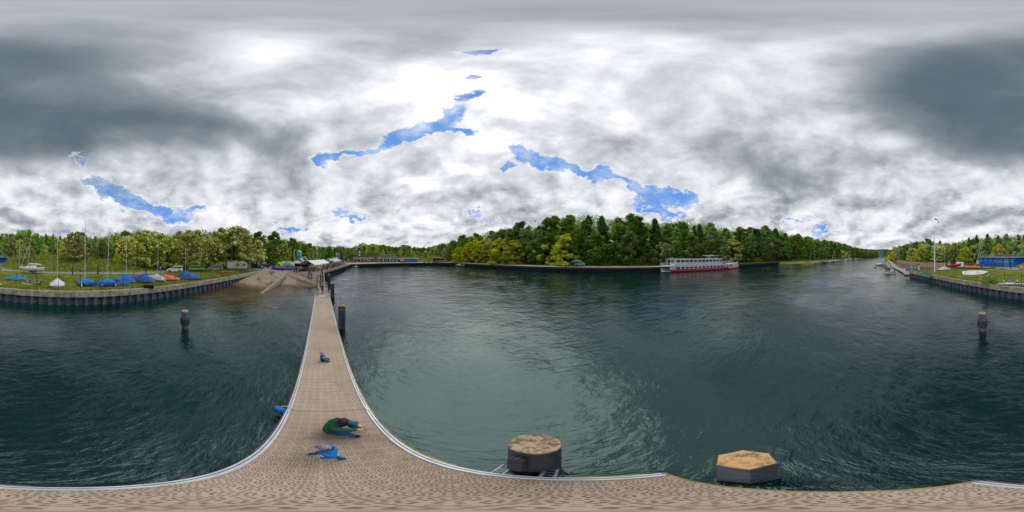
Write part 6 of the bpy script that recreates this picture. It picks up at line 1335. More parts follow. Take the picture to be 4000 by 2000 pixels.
bx_ = thing('electricity_cabinet', 'brown cabinet with a white notice standing on the bank beside the containers', 'cabinet', (*D(3992, 52), hz(*D(3992, 52))-.1), face(3992, 0)); mb = MB(); mb.cbox((0, 0, 1.0), (2.2, .8, 2.0)); mb.build('body', mat('cabinet_brown', rgb(150, 132, 108), .8, scale=1), bx_, bevel=.02); mb = MB(); mb.cbox((-.3, -.42, 1.4), (.6, .02, .5)); mb.build('notice', offw, bx_)
x, y = W(3821.5, 1028, QZ+1); cb2 = thing('white_cabinet', 'small white cabinet at the left end of the container row', 'cabinet', (*D(3820, 88), hz(*D(3820, 88))), face(3820, 10)); mb = MB(); mb.cbox((0, 0, .9), (1.2, .7, 1.8)); mb.build('body', offw, cb2, bevel=.02); mb = MB(); mb.cbox((.2, -.36, 1.1), (.4, .02, .5)); mb.build('red_panel', plain('panel_red', 190, 90, 80), cb2)
lamp('tall grey street lamp rising in front of the blue containers', 3899, 66, 951, -1); lamp('grey street lamp standing left of the red rescue boat', 3742, 92, 972, 1)
lamp('grey street lamp on the bank behind the white dinghy', 264, 60, 942, 1); lamp('grey street lamp behind the white van', 700, 50, 956, 1)
# vehicles
vehicle('white_van', 'white people carrier parked on the road behind the red covered dinghy', 'van', 683, 1064, face(683, 178), 4.5, 1.85, 1.85, white, 'mpv', group='vehicles parked on the road')
vehicle('green_van', 'bright lime green van with black lower sides and dark windows', 'van', 770, 1062, face(770, 3), 5.0, 1.95, 1.95, plain('lime_green_paint', 120, 182, 62, .3), 'van', lower=black, group='vehicles parked on the road')
vehicle('silver_van', 'brown silver van with dark bonnet half hidden by branches', 'van', 840, 1060, face(840, 180), 4.9, 1.9, 2.0, plain('brown_silver_paint', 160, 148, 142, .3, .3), 'van', group='vehicles parked on the road')
vehicle('blue_jeep', 'dark blue off road car parked by the slipway plaza', 'car', 1006, 1049.5, face(1006, -30), 4.4, 1.9, 1.85, plain('dark_blue_paint', 16, 44, 92, .25), 'suv', group='vehicles parked on the road')
vehicle('black_jeep', 'black open topped off road car parked beside the blue one', 'car', 1034, 1046, face(1034, 185), 4.0, 1.75, 1.55, black, 'suv', group='vehicles parked on the road')
x, y = W(928, 1054, QZ); cv = thing('caravan', 'white touring caravan with two curtained windows parked under the trees', 'caravan', (x, y, QZ+.04), face(928, -4)); L, w2 = 7.0, 1.1
pr = [(-3.4,.45),(-3.5,1.3),(-3.35,2.3),(-3.0,2.58),(-.5,2.68),(2.6,2.62),(3.1,2.4),(3.5,1.5),(3.45,.8),(3.1,.45)]; mb = MB(); mb.slab(pr, -w2, w2); mb.build('body', offw, cv, 40, bevel=.06)
for xx in (-.1, 2.1): mb = MB(); mb.cbox((xx+.2, -w2-.012, 1.75), (.95, .03, .62)); wn = mb.build('window', plain('caravan_window', 112, 84, 96, .2), cv, bevel=.02); mb = MB(); mb.cbox((xx+.2, -w2-.03, 1.82), (.35, .01, .4)); mb.build('curtain', plain('curtain_pink', 206, 150, 142), wn)
mb = MB(); mb.cbox((-2.0, -w2-.012, 1.35), (.75, .03, 1.7)); mb.build('door', white, cv, bevel=.02); mb = MB(); mb.cbox((.8, 0, 2.76), (1.0, .7, .14)); mb.build('roof_hatch', white, cv, bevel=.03)
for s_ in (-1, 1): wheel(cv, 0, s_*1.0, .32, .32, .2)
mb = MB(); mb.tube([(-3.4, 0, .5), (-4.6, 0, .45)], .06, 6); mb.build('drawbar', galv, cv)
x, y = W(975, 1049, QZ); mb = MB(); mb.cbox((0, 0, .75), (.7, .5, 1.5)); o = mb.build('switch_cabinet', offw, bevel=.03); o.location = (x, y, QZ); o.rotation_euler = (0, 0, face(975, 0)); tag(o, 'small white switch cabinet between the caravan and the blue car', 'cabinet')
def bicycle(label, px, py, dg, m_, z=QZ+.03, group='bicycles'):
    x, y = W(px, py, z); r_ = thing('bicycle', label, 'bicycle', (x, y, z), face(px, dg), group)
    for xx in (-.5, .5):
        mb = MB(); mb.T = Matrix.Translation((xx, 0, .34)) @ Matrix.Rotation(pi/2, 4, 'X'); mb.lathe([(.31, -.02), (.34, 0), (.31, .02), (.29, 0)], 20, cap=False); w_ = mb.build('wheel', tyre, r_); mb = MB(); [mb.tube([(xx, 0, .34), (xx+.3*math.cos(t), 0, .34+.3*math.sin(t))], .004, 3) for t in np.linspace(0, 2*pi, 8, endpoint=False)]; mb.build('spokes', galv, w_)
    mb = MB()
    for a, b_ in (((-.5, 0, .34), (-.12, 0, .30)), ((-.12, 0, .30), (.36, 0, .80)), ((-.22, 0, .78), (.36, 0, .82)), ((-.12, 0, .30), (-.24, 0, .90)), ((-.5, 0, .34), (-.22, 0, .78)), ((.5, 0, .34), (.36, 0, .95))): mb.tube([a, b_], .02, 6)
    mb.build('frame', m_, r_); mb = MB(); mb.tube([(.36, -.28, 1.0), (.40, 0, .97), (.36, .28, 1.0)], .016, 6); mb.build('handlebar', galv, r_); mb = MB(); mb.cbox((-.25, 0, .93), (.24, .13, .05)); mb.build('saddle', black, r_, bevel=.02); return r_
for k, (px, py) in enumerate(((946, 1066), (957, 1064), (968, 1062), (979, 1060), (990, 1059))): bicycle(['dusty bicycle at the left end of the rack behind the slipway fence', 'dark bicycle second in the rack behind the slipway fence', 'middle bicycle of the rack behind the slipway fence', 'grey bicycle fourth in the rack behind the slipway fence', 'bicycle at the right end of the rack near the slipway'][k], px, py, 20+k*7, [dkgrey, black, galv, grey, red_p][k])
person(*W(627, 1063.5, QZ), QZ+.04, face(627, -90), '', 1, ('lilac', 'grey', 'brown'), 1.8, 'person in a pale lilac shirt holding a camera up on the yard road')
person(*W(3592*0+3572, 1010, 6.0)[:2], 2, 0, '', 0, ('teal', 'black', 'dark'), 1.75, 'x') if False else None
xx, yy = D(3572.5, 105); person(xx, yy, hz(xx, yy), face(3572, 0), '', 2, ('teal', 'navy', 'dark'), 1.75, 'person in a teal jacket walking along the stony shore path')
# ================================================================ festival quay west of the basin
PZ = QZ+.05
qv = (Vector(C1)-Vector(C0)).normalized(); qi = Vector((-qv.y, qv.x))     # along the quay, inland
if qi.dot(Vector((-1, -1))) < 0: qi = -qi
def cq(t, off): v = Vector(C0)+qv*t+qi*off; return v.x, v.y
# purple pool with water rollers
x, y = D(1116, 58.5); pool = thing('inflatable_pool', 'large round purple inflatable pool on the plaza above the slipway', 'pool', (x, y, PZ))
mb = MB(); RR0 = 4.75; rg_ = []
for k in range(48):
    a = 2*pi*k/48; rg_.append([((RR0+.42*math.cos(t))*math.cos(a), (RR0+.42*math.cos(t))*math.sin(a), .42+.42*math.sin(t)) for t in np.linspace(0, 2*pi, 10, endpoint=False)])
rg_.append(rg_[0]); mb.rings(rg_, cap=False); mb.build('rim', mat('purple_vinyl', rgb(104, 50, 210), .3, col2=rgb(76, 30, 176), scale=.8), pool, 60)
mb = MB(); mb.lathe([(RR0-.2, .05), (RR0-.2, .30), (.01, .301)], 40); mb.build('water', mat('pool_water', rgb(80, 70, 190), .1, scale=1), pool)
lime = mat('lime_vinyl', rgb(196, 236, 30), .35, col2=rgb(160, 214, 24), scale=2); clear = mat('clear_vinyl', rgb(206, 224, 216), .15, col2=rgb(180, 204, 198), scale=2, alpha=.45)
def roller(label, px, d, rz, r, L, name='water_roller', z=.35):
    x, y = D(px, d); ro = thing(name, label, 'water roller', (x, y, PZ+z+r), rz, 'water rollers in the purple pool')
    for s_ in (-1, 1):
        mb = MB(); rg_ = []
        for k in range(28):
            a = 2*pi*k/28; rg_.append([(s_*L/2+.28*math.cos(t), (r-.26+.26*math.sin(t))*math.cos(a), (r-.26+.26*math.sin(t))*math.sin(a)) for t in np.linspace(0, 2*pi, 8, endpoint=False)])
        rg_.append(rg_[0]); mb.rings(rg_, cap=False); mb.build('end_ring', lime, ro, 60)
        mb = MB(); mb.T = Matrix.Translation((s_*L/2, 0, 0)) @ Matrix.Rotation(pi/2, 4, 'Y'); mb.lathe([(.25, -.1), (.3, 0), (.25, .1)], 12); 
    mb = MB(); mb.T = Matrix.Rotation(pi/2, 4, 'Y'); mb.lathe([(r*.88, -L/2), (r*.96, -L*.25), (r*.98, 0), (r*.96, L*.25), (r*.88, L/2)], 26, cap=False); mb.build('drum', clear, ro, 60)
    mb = MB()
    for k in range(16):
        a = 2*pi*k/16; mb.tube([(-L/2, r*.9*math.cos(a), r*.9*math.sin(a)), (0, r*.99*math.cos(a), r*.99*math.sin(a)), (L/2, r*.9*math.cos(a), r*.9*math.sin(a))], .05, 5)
    for xx in (-.3, 0, .3): mb.tube([(L*xx, r*.98*math.cos(a), r*.98*math.sin(a)) for a in np.linspace(0, 2*pi, 24)], .025, 4)
    mb.build('tubes', mat('pale_tubes', rgb(150, 178, 150), .4, scale=1), ro, 60); return ro
roller('big lime green and clear water roller lying across the middle of the pool', 1120, 57.5, face(1120, 4), 1.25, 2.8)
roller('lime green water roller seen end on at the left side of the pool', 1094, 57, face(1094, 62), 1.05, 2.0)
roller('blue topped water roller behind the lime green one', 1097, 60.5, face(1097, 30), 1.05, 1.8)
x, y = D(1141, 58); wb_ = thing('water_ball', 'clear grey water walking ball at the right side of the pool', 'water ball', (x, y, PZ+1.2)); mb = MB(); mb.ball((0, 0, 0), .95, 20, 14); mb.build('ball', mat('grey_ball', rgb(176, 184, 188), .2, col2=rgb(140, 150, 156), scale=2), wb_, 180)
# octopus slide
x, y = D(1168, 76); oc = thing('inflatable_octopus', 'inflatable octopus towering over the tents with raised yellow green arms', 'inflatable', (x, y, PZ), face(1168, 0))
om = bpy.data.materials.new('octopus_vinyl'); om.use_nodes = True; q = G(om.node_tree); b = om.node_tree.nodes['Principled BSDF']; t = q.n('ShaderNodeTexCoord').outputs['Object']; sz = q.n('ShaderNodeSeparateXYZ'); q.l(t, sz.inputs[0])
q.l(q.ramp(q.m('DIVIDE', sz.outputs[2], 8.0), [(0, rgb(20, 120, 140)), (.45, rgb(40, 160, 160)), (.62, rgb(110, 120, 190)), (.70, rgb(30, 150, 170)), (.86, rgb(90, 190, 130)), (1, rgb(190, 200, 90))]), b.inputs['Base Color']); b.inputs['Roughness'].default_value = .4
ym = plain('octopus_arm', 176, 190, 110, .45); wm_ = plain('octopus_white', 230, 236, 240, .4); tm_ = plain('octopus_teal', 40, 150, 176, .4)
mb = MB(); mb.lathe([(1.7, 0), (1.5, 1.2), (1.15, 2.6), (1.0, 3.6), (1.25, 4.5), (1.45, 5.4), (1.35, 6.3), (.95, 7.0), (.4, 7.35), (.02, 7.45)], 24); mb.build('body', om, oc, 60)
for k, (pts_, rs_) in enumerate((([(-.8, 0, 1.6), (-1.9, -.2, 2.6), (-2.2, -.1, 4.2), (-2.5, 0, 6.2), (-1.9, 0, 7.6), (-1.3, 0, 7.9), (-1.2, 0, 7.5)], [.5, .48, .42, .36, .28, .2, .12]), ([(.8, -.3, 2.6), (1.7, -.6, 3.9), (2.8, -.6, 4.0), (3.6, -.5, 3.0), (3.9, -.4, 1.4), (3.6, -.4, .2)], [.55, .5, .46, .42, .38, .34]), ([(.4, -1.0, 2.4), (.9, -1.8, 1.8), (1.7, -2.2, 1.0), (2.6, -2.4, .4)], [.45, .42, .38, .3]), ([(-.6, -1.0, 2.3), (-1.1, -1.9, 1.6), (-1.7, -2.5, .9)], [.45, .40, .3]))):
    mb = MB(); mb.tube(pts_, rs_, 10); mb.build('arm', [ym, ym, tm_, om][k], oc, 60)
for s_ in (-.45, .55): mb = MB(); mb.ball((s_, -1.12, 5.0), .34, 12, 8); e_ = mb.build('eye', wm_, oc, 180); mb = MB(); mb.ball((s_+.04, -1.42, 4.98), .12, 8, 6); mb.build('pupil', black, e_, 180)
for xx, hh_ in ((3.2, 1.8), (5.2, 2.4)): mb = MB(); mb.lathe([(.45, 0), (.42, hh_), (.55, hh_+.1), (.5, hh_+.9), (.3, hh_+1.0)], 14, (xx, -.5, 0)); mb.build('tower', tm_, oc, 60)
mb = MB(); mb.box(-2.4, 5.6, -2.4, 2.0, 0, .9); mb.build('base', plain('octopus_base', 30, 110, 150, .5), oc, bevel=.25)
mb = MB(); mb.tube([(.6, -1.2, 3.4), (1.8, -1.6, 2.4), (3.0, -2.0, 1.2)], .5, 10); mb.build('slide', wm_, oc, 60)
# tents
gry = plain('grey_canvas', 176, 180, 188, .8); wcan = plain('white_canvas', 232, 230, 226, .75); cream = plain('cream_canvas', 222, 214, 190, .8); grn = plain('green_canvas', 18, 118, 96, .75)
tent('grey canopy tent between the purple pool and the octopus', *D(1161, 62), face(1161, 5), 4.6, 3.6, 2.1, 3.1, gry, side=plain('brown_side', 92, 70, 70, .8))
tent('dark blue and red pop up tent left of the long white marquee', *D(1192, 58), face(1192, 10), 3.2, 3.0, 2.1, 3.1, plain('navy_canvas', 44, 40, 70, .8), side=plain('red_side', 150, 40, 50, .8))
mx = (Vector(D(1228, 50.5))+Vector(D(1286, 68.0)))/2; md = (Vector(D(1286, 68.0))-Vector(D(1228, 50.5)))
mq = mx + qi*2.4; tent('long white gabled marquee above the crowd on the quay', mq.x, mq.y, math.atan2(md.y, md.x), md.length, 4.8, 2.0, 3.25, wcan, gable=True)
x, y = D(1184.5, 49.5); bs = thing('box_stage', 'black box stage with open dark front beside the slipway top', 'stage', (x, y, PZ), face(1184, -4)); mb = MB(); mb.box(-1.3, 1.3, .9, 1.0, 0, 2.15); mb.box(-1.3, -1.22, -.9, .9, 0, 2.15); mb.box(1.22, 1.3, -.9, .9, 0, 2.15); mb.box(-1.3, 1.3, -.95, 1.0, 2.15, 2.25); mb.build('walls', black, bs); mb = MB(); mb.box(-1.2, 1.2, -.8, .9, .0, .35); mb.build('floor', dkgrey, bs)
mb = MB(); mb.tube([(-.6, -.7, .3), (-.2, -.7, 1.1)], .03, 6); mb.tube([(-.1, -.7, .3), (-.5, -.7, 1.1)], .03, 6); mb.cbox((-.35, -.6, .75), (.5, .4, .1)); mb.build('folding_chair', galv, bs)
for k, (p0, y0, p1, y1) in enumerate(((1203.7, 984.6, 1214.6, 1017), (1217, 984.5, 1221.6, 1014), (1241, 985.5, 1236.3, 1017), (1255.7, 984.6, 1245, 1018))):
    a = D(p0, 80); b_ = D(p1 + (p1-p0)*.35, 80); mb = MB(); o_ = Vector((b_[0], b_[1])); mb.tube([(0, 0, 0), (a[0]-b_[0], a[1]-b_[1], Z(y0, 80)-PZ)], [.16, .12], 8); o = mb.build('leaning_pole', offw if k != 1 else grey, smooth=60); o.location = (b_[0], b_[1], PZ); tag(o, ['white pole leaning left, first of the four above the marquee', 'grey pole leaning left, second of the four above the marquee', 'white pole leaning slightly right, third of the four above the marquee', 'thin pole leaning far right, last of the four above the marquee'][k], 'pole', 'leaning poles of the bungee trampoline')
tent('dark green pop up tent at the right end of the long marquee', *D(1281, 76), face(1281, 5), 4.4, 4.0, 2.1, 3.5, grn)
tent('low cream tent behind the green pop up tent', *D(1296, 84), face(1296, 0), 5.0, 4.0, 2.4, 3.3, cream, gable=True)
tent('pointed white pagoda tent, left of the two', *D(1303, 80), face(1303, 8), 3.6, 3.6, 2.1, 4.2, white); tent('pointed white pagoda tent, right of the two', *D(1314, 86), face(1314, 8), 4.0, 4.0, 2.1, 4.2, white)
tent('pale green low stall roof right of the pagoda tents', *D(1326, 94), face(1326, 0), 3.4, 2.6, 2.2, 2.7, plain('pale_green_canvas', 186, 214, 206, .8))
def beach_flag(label, px, d, topy, w, m_, rect=False, base=PZ):
    x, y = D(px, d); h = Z(topy, d)-base; r_ = thing('banner_flag', label, 'flag', (x, y, base), face(px, 0), 'advertising flags'); mb = MB(); mb.tube([(0, 0, 0), (0, 0, h)], .04, 6); mb.build('pole', galv, r_)
    n_ = 9; rr_ = [[(.02, .02*math.sin(i), h*(.22+.78*i/n_)), (.02+w*(1 if rect else math.sin(pi*min(1, .25+i/n_*.75))), .08*math.sin(i*.8), h*(.22+.78*i/n_))] for i in range(n_+1)]; mb = MB(); mb.rings(rr_, cap=False, closed=False); c_ = mb.build('cloth', m_, r_)
    mb = MB(); mb.cbox((w*.45, -.06, h*.55), (w*.35, .01, h*.22)); mb.build('print', plain('print_blue', 60, 90, 150, .7) if rect else white, c_); return r_
beach_flag('blue curved advertising flag standing in front of the pagoda tents', 1298, 74, 1014, .8, plain('flag_blue', 40, 110, 190, .7))
beach_flag('purple and white beach flag near the basin corner', 1358, 100, 1005, 1.1, plain('flag_lilac', 130, 110, 190, .7))
for px, m_, lb in ((1312, wcan, 'tall white banner, left of the three on the far terrace'), (1322, wcan, 'tall white banner with a dark emblem, middle of the three'), (1332.5, plain('banner_brown', 150, 96, 96, .7), 'tall brownish red banner, right of the three')): beach_flag(lb, px, 128, 986, 1.15, m_, True, 3.0)
# terrace wall with arches behind the tents
x, y = D(1322, 130); tw = thing('terrace_house', 'small grey terrace building with three dark arches behind the tents', 'building', (x, y, QZ), face(1322, 0)); mb = MB(); mb.box(-5.2, 5.2, 0, 4, 0, 3.6); mb.build('wall', coping_m, tw)
for k in range(3): mb = MB(); xx = -1.2+k*1.7; pl = [(xx-.45, 0.5), (xx+.45, .5), (xx+.45, 2.0)]+[(xx+.45*math.cos(t), 2.0+.45*math.sin(t)) for t in np.linspace(.3, pi-.3, 5)]+[(xx-.45, 2.0)]; mb.slab(pl, -.06, .1); mb.build('arch', plain('arch_dark', 60, 40, 38, .8), tw)
mb = MB(); [mb.tube([(-5+k*1.25, .1, 3.6), (-5+k*1.25, .1, 4.5)], .03, 5) for k in range(9)]; mb.tube([(-5, .1, 4.5), (5, .1, 4.5)], .03, 5); mb.build('railing', galv, tw)
lamp('thin street lamp with a white globe at the basin corner', 1346, 92, 1001); 
x, y = D(1345, 90); mb = MB(); mb.lathe([(.4, 0), (.42, 1.5), (.2, 1.6)], 12); o = mb.build('white_column', white, smooth=50); o.location = (x, y, PZ); tag(o, 'short round white column at the foot of the globe lamp', 'column')
# quay furniture: picnic tables, bollards
def picnic(label, x, y, rz):
    r_ = thing('picnic_table', label, 'table', (x, y, PZ), rz, 'beer tables on the quay'); mb = MB(); mb.cbox((0, 0, .74), (1.9, .65, .04)); mb.build('table_top', wood, r_)
    for s_ in (-1, 1): mb = MB(); mb.cbox((0, s_*.62, .45), (1.9, .24, .04)); mb.build('bench', wood, r_); mb = MB(); mb.cbox((s_*.75, 0, .37), (.05, 1.2, .06)); mb.cbox((s_*.75, 0, .37), (.05, .06, .70)); mb.build('leg', dkgrey, r_)
pt = [(7, 2.3), (13, 2.6), (19, 2.2), (24, 3.0), (31, 2.5)]
for k, (t_, o_) in enumerate(pt): x, y = cq(t_, o_); picnic(['wooden beer table nearest the gangway on the crowded quay', 'second wooden beer table along the crowded quay', 'middle beer table on the crowded quay', 'fourth beer table along the quay near the green tent', 'farthest beer table near the pagoda tents'][k], x, y, math.atan2(qv.y, qv.x)+.2*k)
# landing raft and steps at the far corner
x, y = D(1387, 92.5); rf = thing('landing_stage', 'small floating landing stage with grey steps at the far basin corner', 'pontoon', (x, y, 0), face(1387, 0)); mb = MB(); mb.box(-1.9, 1.9, -1, 1, .1, .42); mb.build('deck', grey, rf); mb = MB(); mb.add([(-.2, .9, .45), (1.2, .9, .45), (1.2, 4.6, 1.95), (-.2, 4.6, 1.95)], [(0, 1, 2, 3)]); mb.build('steps', galv, rf); mb = MB()
for xx in (-.2, 1.2): mb.tube([(xx, .9, 1.35), (xx, 4.6, 2.9)], .04, 6); [mb.tube([(xx, .9+3.7*f, .45+1.5*f), (xx, .9+3.7*f, 1.35+1.55*f)], .03, 5) for f in (0, .5, 1)]
mb.build('handrail', galv, rf)
# ---- the crowd
rc = random.Random(21)
WH = ['on the gangway', 'at the gangway head', 'beside the box stage', 'at the left end of the marquee', 'before the marquee middle', 'at the right end of the marquee', 'by the green tent', 'before the pagoda tents', 'at the basin corner']
placed = []
def free(x, y, r=.5): 
    for a, b_ in placed:
        if (a-x)**2+(b_-y)**2 < r*r: return False
    placed.append((x, y)); return True
for k, al in enumerate((28.5, 30.2, 33.0, 34.0, 35.6, 37.0, 38.2, 39.4, 40.6, 41.8, 42.8)):
    x, y, _ = pp(al, rc.choice((-.15, .3))); free(x, y); person(x, y, gz(al), rc.uniform(0, 6.3), WH[0], h=rc.choice((1.7, 1.78, 1.2 if k % 4 == 1 else 1.65)))
for t0_, t1, o0, o1, n_, w_ in ((-3.5, 3, .9, 7.5, 22, 1), (-2, 4, 7.5, 13, 13, 2), (3, 9, .9, 4.6, 20, 3), (9, 16, .9, 4.4, 20, 4), (16, 23, .9, 4.6, 18, 5), (23, 30, .9, 6, 18, 6), (30, 38, .9, 7, 18, 7), (38, 48, 1.0, 9, 16, 8)):
    c_ = 0; tries = 0
    while c_ < n_ and tries < 400:
        tries += 1; x, y = cq(rc.uniform(t0_, t1), o0 + (o1-o0)*rc.random()**1.3)
        if not free(x, y, .62): continue
        if w_ == 2 and math.hypot(x-bs.location.x, y-bs.location.y) < 2.0: continue
        c_ += 1; ch = rc.random() < .14; seat = any(math.hypot(x-cq(a, b_)[0], y-cq(a, b_)[1]) < 1.1 for a, b_ in pt)
        person(x, y, PZ-.01, rc.uniform(0, 6.3), WH[w_], pose=4 if seat else None, h=1.2 if ch else rc.uniform(1.62, 1.86), wide=1.08)
def P1(px, py, rz, lab, combo, h=1.75, pose=0, z=PZ): x, y = W(px, py, z); return person(x, y, z, face(px, rz), 'single', pose, combo, h, lab)
P1(1124, 1057.5, 90, 'person in a navy top and pale jeans standing with back turned before the purple pool', ('navy', 'grey', 'brown'), 1.85, 3)
P1(1144, 1056, 90, 'child in a red top at the rim of the purple pool', ('red', 'navy', 'dark'), 1.3); P1(1157, 1059, -90, 'child in a yellow and black top beside the purple pool', ('yellow', 'black', 'brown'), 1.35)
P1(1021.5, 1056, -60, 'person in a lime green jacket at the top edge of the slipway', ('lime', 'black', 'blond'), 1.7); P1(988, 1050, 0, 'person in black beside the blue car', ('black', 'navy', 'dark'), 1.75); P1(1048.5, 1046, 0, 'person in dark clothes right of the black open car', ('black', 'black', 'brown'), 1.75)
def slipz(x, y):    # height of the right slipway lane
    p = Vector((x, y)); a = Vector(TR); b_ = Vector(WR); f = (p-a).dot(b_-a)/(b_-a).length_squared; return max(.1, QZ+.03-(QZ+.02)*f)
for px, d, cb_, h_, lb, ps in ((1205.5, 38.5, ('teal', 'denim', 'dark'), 1.8, 'person in a teal top and blue jeans standing on the slipway', 3), (1218.5, 38.6, ('pink', 'grey', 'brown'), 1.6, 'person in a bright pink jacket standing on the slipway', 0), (1214.8, 39.0, ('navy', 'denim', 'dark'), 1.5, 'person in navy behind the bright pink jacket on the slipway', 0), (1208.5, 41.5, ('red', 'navy', 'grey'), 1.8, 'person in a red top near the upper edge of the slipway', 0)):
    x, y = D(px, d); person(x, y, slipz(x, y), face(px, -70), 'single', ps, cb_, h_, lb)
x, y = D(1187, 46.4); o = MB(); o.rings([[( -.9+1.8*i/8, -.22*math.sin(pi*i/8)-.01, .06), (-.9+1.8*i/8, 0, .12), (-.9+1.8*i/8, .22*math.sin(pi*i/8)+.01, .06)] for i in range(9)], cap=False, closed=False); o = o.build('board', white); o.location = (x, y, QZ+.05); o.rotation_euler = (0, 0, face(1187, 0)); tag(o, 'white board lying flat on the top edge of the slipway', 'board')

# ================================================================ cafe side across the basin
bw = mat('pavilion_wall', rgb(196, 182, 160), .8, col2=rgb(172, 158, 140), scale=1); wf = plain('white_frame', 226, 228, 226, .5)
x, y = D(1513, 121.5); pv = thing('glass_pavilion', 'two storey cafe pavilion with curved glazed upper floor and white balcony', 'building', (x, y, QZ+.02), face(1513, 0)); Wp = 14.4
mb = MB(); mb.box(-Wp/2, Wp/2, .3, 8, 0, 2.9); mb.build('ground_floor', bw, pv)
mb = MB(); arc = [(-5.9, 1.6), (-5.0, .9), (-3, .35), (0, .1), (3, .35), (5.0, .9), (5.9, 1.6)]; mb.prism(arc+[(5.9, 8), (-5.9, 8)], 3.1, 5.75); mb.build('upper_floor', plain('upper_wall', 206, 194, 174, .8), pv)
mb = MB(); mb.prism([(a*1.06, b_-.55) for a, b_ in arc]+[(6.3, 8.2), (-6.3, 8.2)], 5.75, 6.0); mb.build('roof', plain('roof_pale', 190, 176, 156, .8), pv)
mb = MB(); bal = [(-7.3, .2), (-6, -.6), (-3, -1.1), (0, -1.3), (3, -1.1), (6, -.6), (7.3, .2)]; mb.prism(bal+[(7.3, 1.8), (-7.3, 1.8)], 2.9, 3.1); bl_ = mb.build('balcony', wf, pv); mb = MB()
for i in range(6):
    a, b_ = bal[i], bal[i+1]; mb.tube([(*a, 4.0), (*b_, 4.0)], .05, 5)
    for k in range(5): f = k/5; mb.tube([(a[0]+(b_[0]-a[0])*f, a[1]+(b_[1]-a[1])*f, 3.1), (a[0]+(b_[0]-a[0])*f, a[1]+(b_[1]-a[1])*f, 4.0)], .03, 4)
mb.build('railing', wf, bl_); mb = MB(); [mb.add([(*bal[i], 3.2), (*bal[i+1], 3.2), (*bal[i+1], 3.9), (*bal[i], 3.9)], [(0, 1, 2, 3)]) for i in range(6)]; mb.build('glass_panels', glass2, bl_)
for k in range(13):
    xx = -5.2+k*.87; f = abs(xx)/5.9; yy = np.interp(xx, [a for a, _ in arc], [b_ for _, b_ in arc]); mb = MB(); mb.cbox((xx, yy-.03, 4.35), (.62, .10, 1.7)); wn = mb.build('window', glass, pv); mb = MB(); mb.cbox((xx+.43, yy-.07, 4.4), (.16, .16, 2.3)); mb.cbox((xx, yy-.08, 5.32), (.7, .12, .12)); mb.build('frame', wf, wn)
for k, xx in enumerate((-5.9, -4.3, -2.5, -.8, .9, 2.6, 4.3, 5.8)): mb = MB(); mb.cbox((xx, .25, 1.3), (1.35, .08, 2.2)); wn = mb.build('window', glass if k % 3 else glass2, pv); mb = MB(); mb.cbox((xx-.78, .2, 1.4), (.13, .16, 2.8)); mb.cbox((xx, .2, 2.5), (1.6, .14, .12)); mb.build('frame', wf, wn)
for k, xx in enumerate((-2.9, 1.9)):
    r_ = thing('parasol', ['tall closed white parasol before the left half of the pavilion', 'tall closed white parasol before the right half of the pavilion'][k], 'parasol', (x, y, QZ), face(1513, 0), 'closed parasols'); v = Vector((xx, -2.2)); v.rotate(Matrix.Rotation(face(1513, 0), 2)); r_.location = (x+v.x, y+v.y, QZ); mb = MB(); mb.lathe([(.25, .5), (.3, 1.2), (.24, 2.4), (.08, 3.1)], 10); mb.build('cover', wcan, r_, 60); mb = MB(); mb.tube([(0, 0, 0), (0, 0, 3.2)], .04, 6); mb.build('pole', galv, r_)
def wing(label, px0, px1, d, h, name='cafe_wing'):
    xm = (px0+px1)/2; x, y = D(xm, d); L = math.radians((px1-px0)*.09)*d; r_ = thing(name, label, 'building', (x, y, QZ+.02), face(xm, 0)); mb = MB(); mb.box(-L/2, L/2, 0, 6, 0, h); mb.build('wall', bw, r_); mb = MB(); mb.box(-L/2-.3, L/2+.3, -.5, 6.2, h, h+.25); mb.build('roof', wf, r_)
    n_ = int(L/2.6)
    for k in range(n_): xx = -L/2+1.4+k*(L-2.8)/max(1, n_-1); mb = MB(); mb.cbox((xx, -.03, h*.42), (1.7, .1, h*.62)); wn = mb.build('window', glass, r_); mb = MB(); [mb.cbox((xx+q_*.9, -.08, h*.45), (.12, .14, h*.75)) for q_ in (-1, 1)]; mb.build('frame', wf, wn)
    mb = MB(); [mb.tube([(-L/2+L*k/14, 0, h+.25), (-L/2+L*k/14, 0, h+1.15)], .03, 4) for k in range(15)]; mb.tube([(-L/2, 0, h+1.15), (L/2, 0, h+1.15)], .03, 4); mb.build('railing', galv, r_)
wing('long low cafe wing left of the glass pavilion', 1381, 1462, 124, 2.9); wing('low pale wing right of the glass pavilion behind the blue containers', 1553, 1632, 125, 2.6)
x, y = D(1470, 122); mb = MB(); mb.box(-1.3, 1.3, 0, 5, 0, 4.6); o = mb.build('stair_tower', plain('brown_render', 128, 108, 92, .85)); o.location = (x, y, QZ); o.rotation_euler = (0, 0, face(1470, 0)); tag(o, 'brown windowless stair block between the cafe wing and the pavilion', 'building')
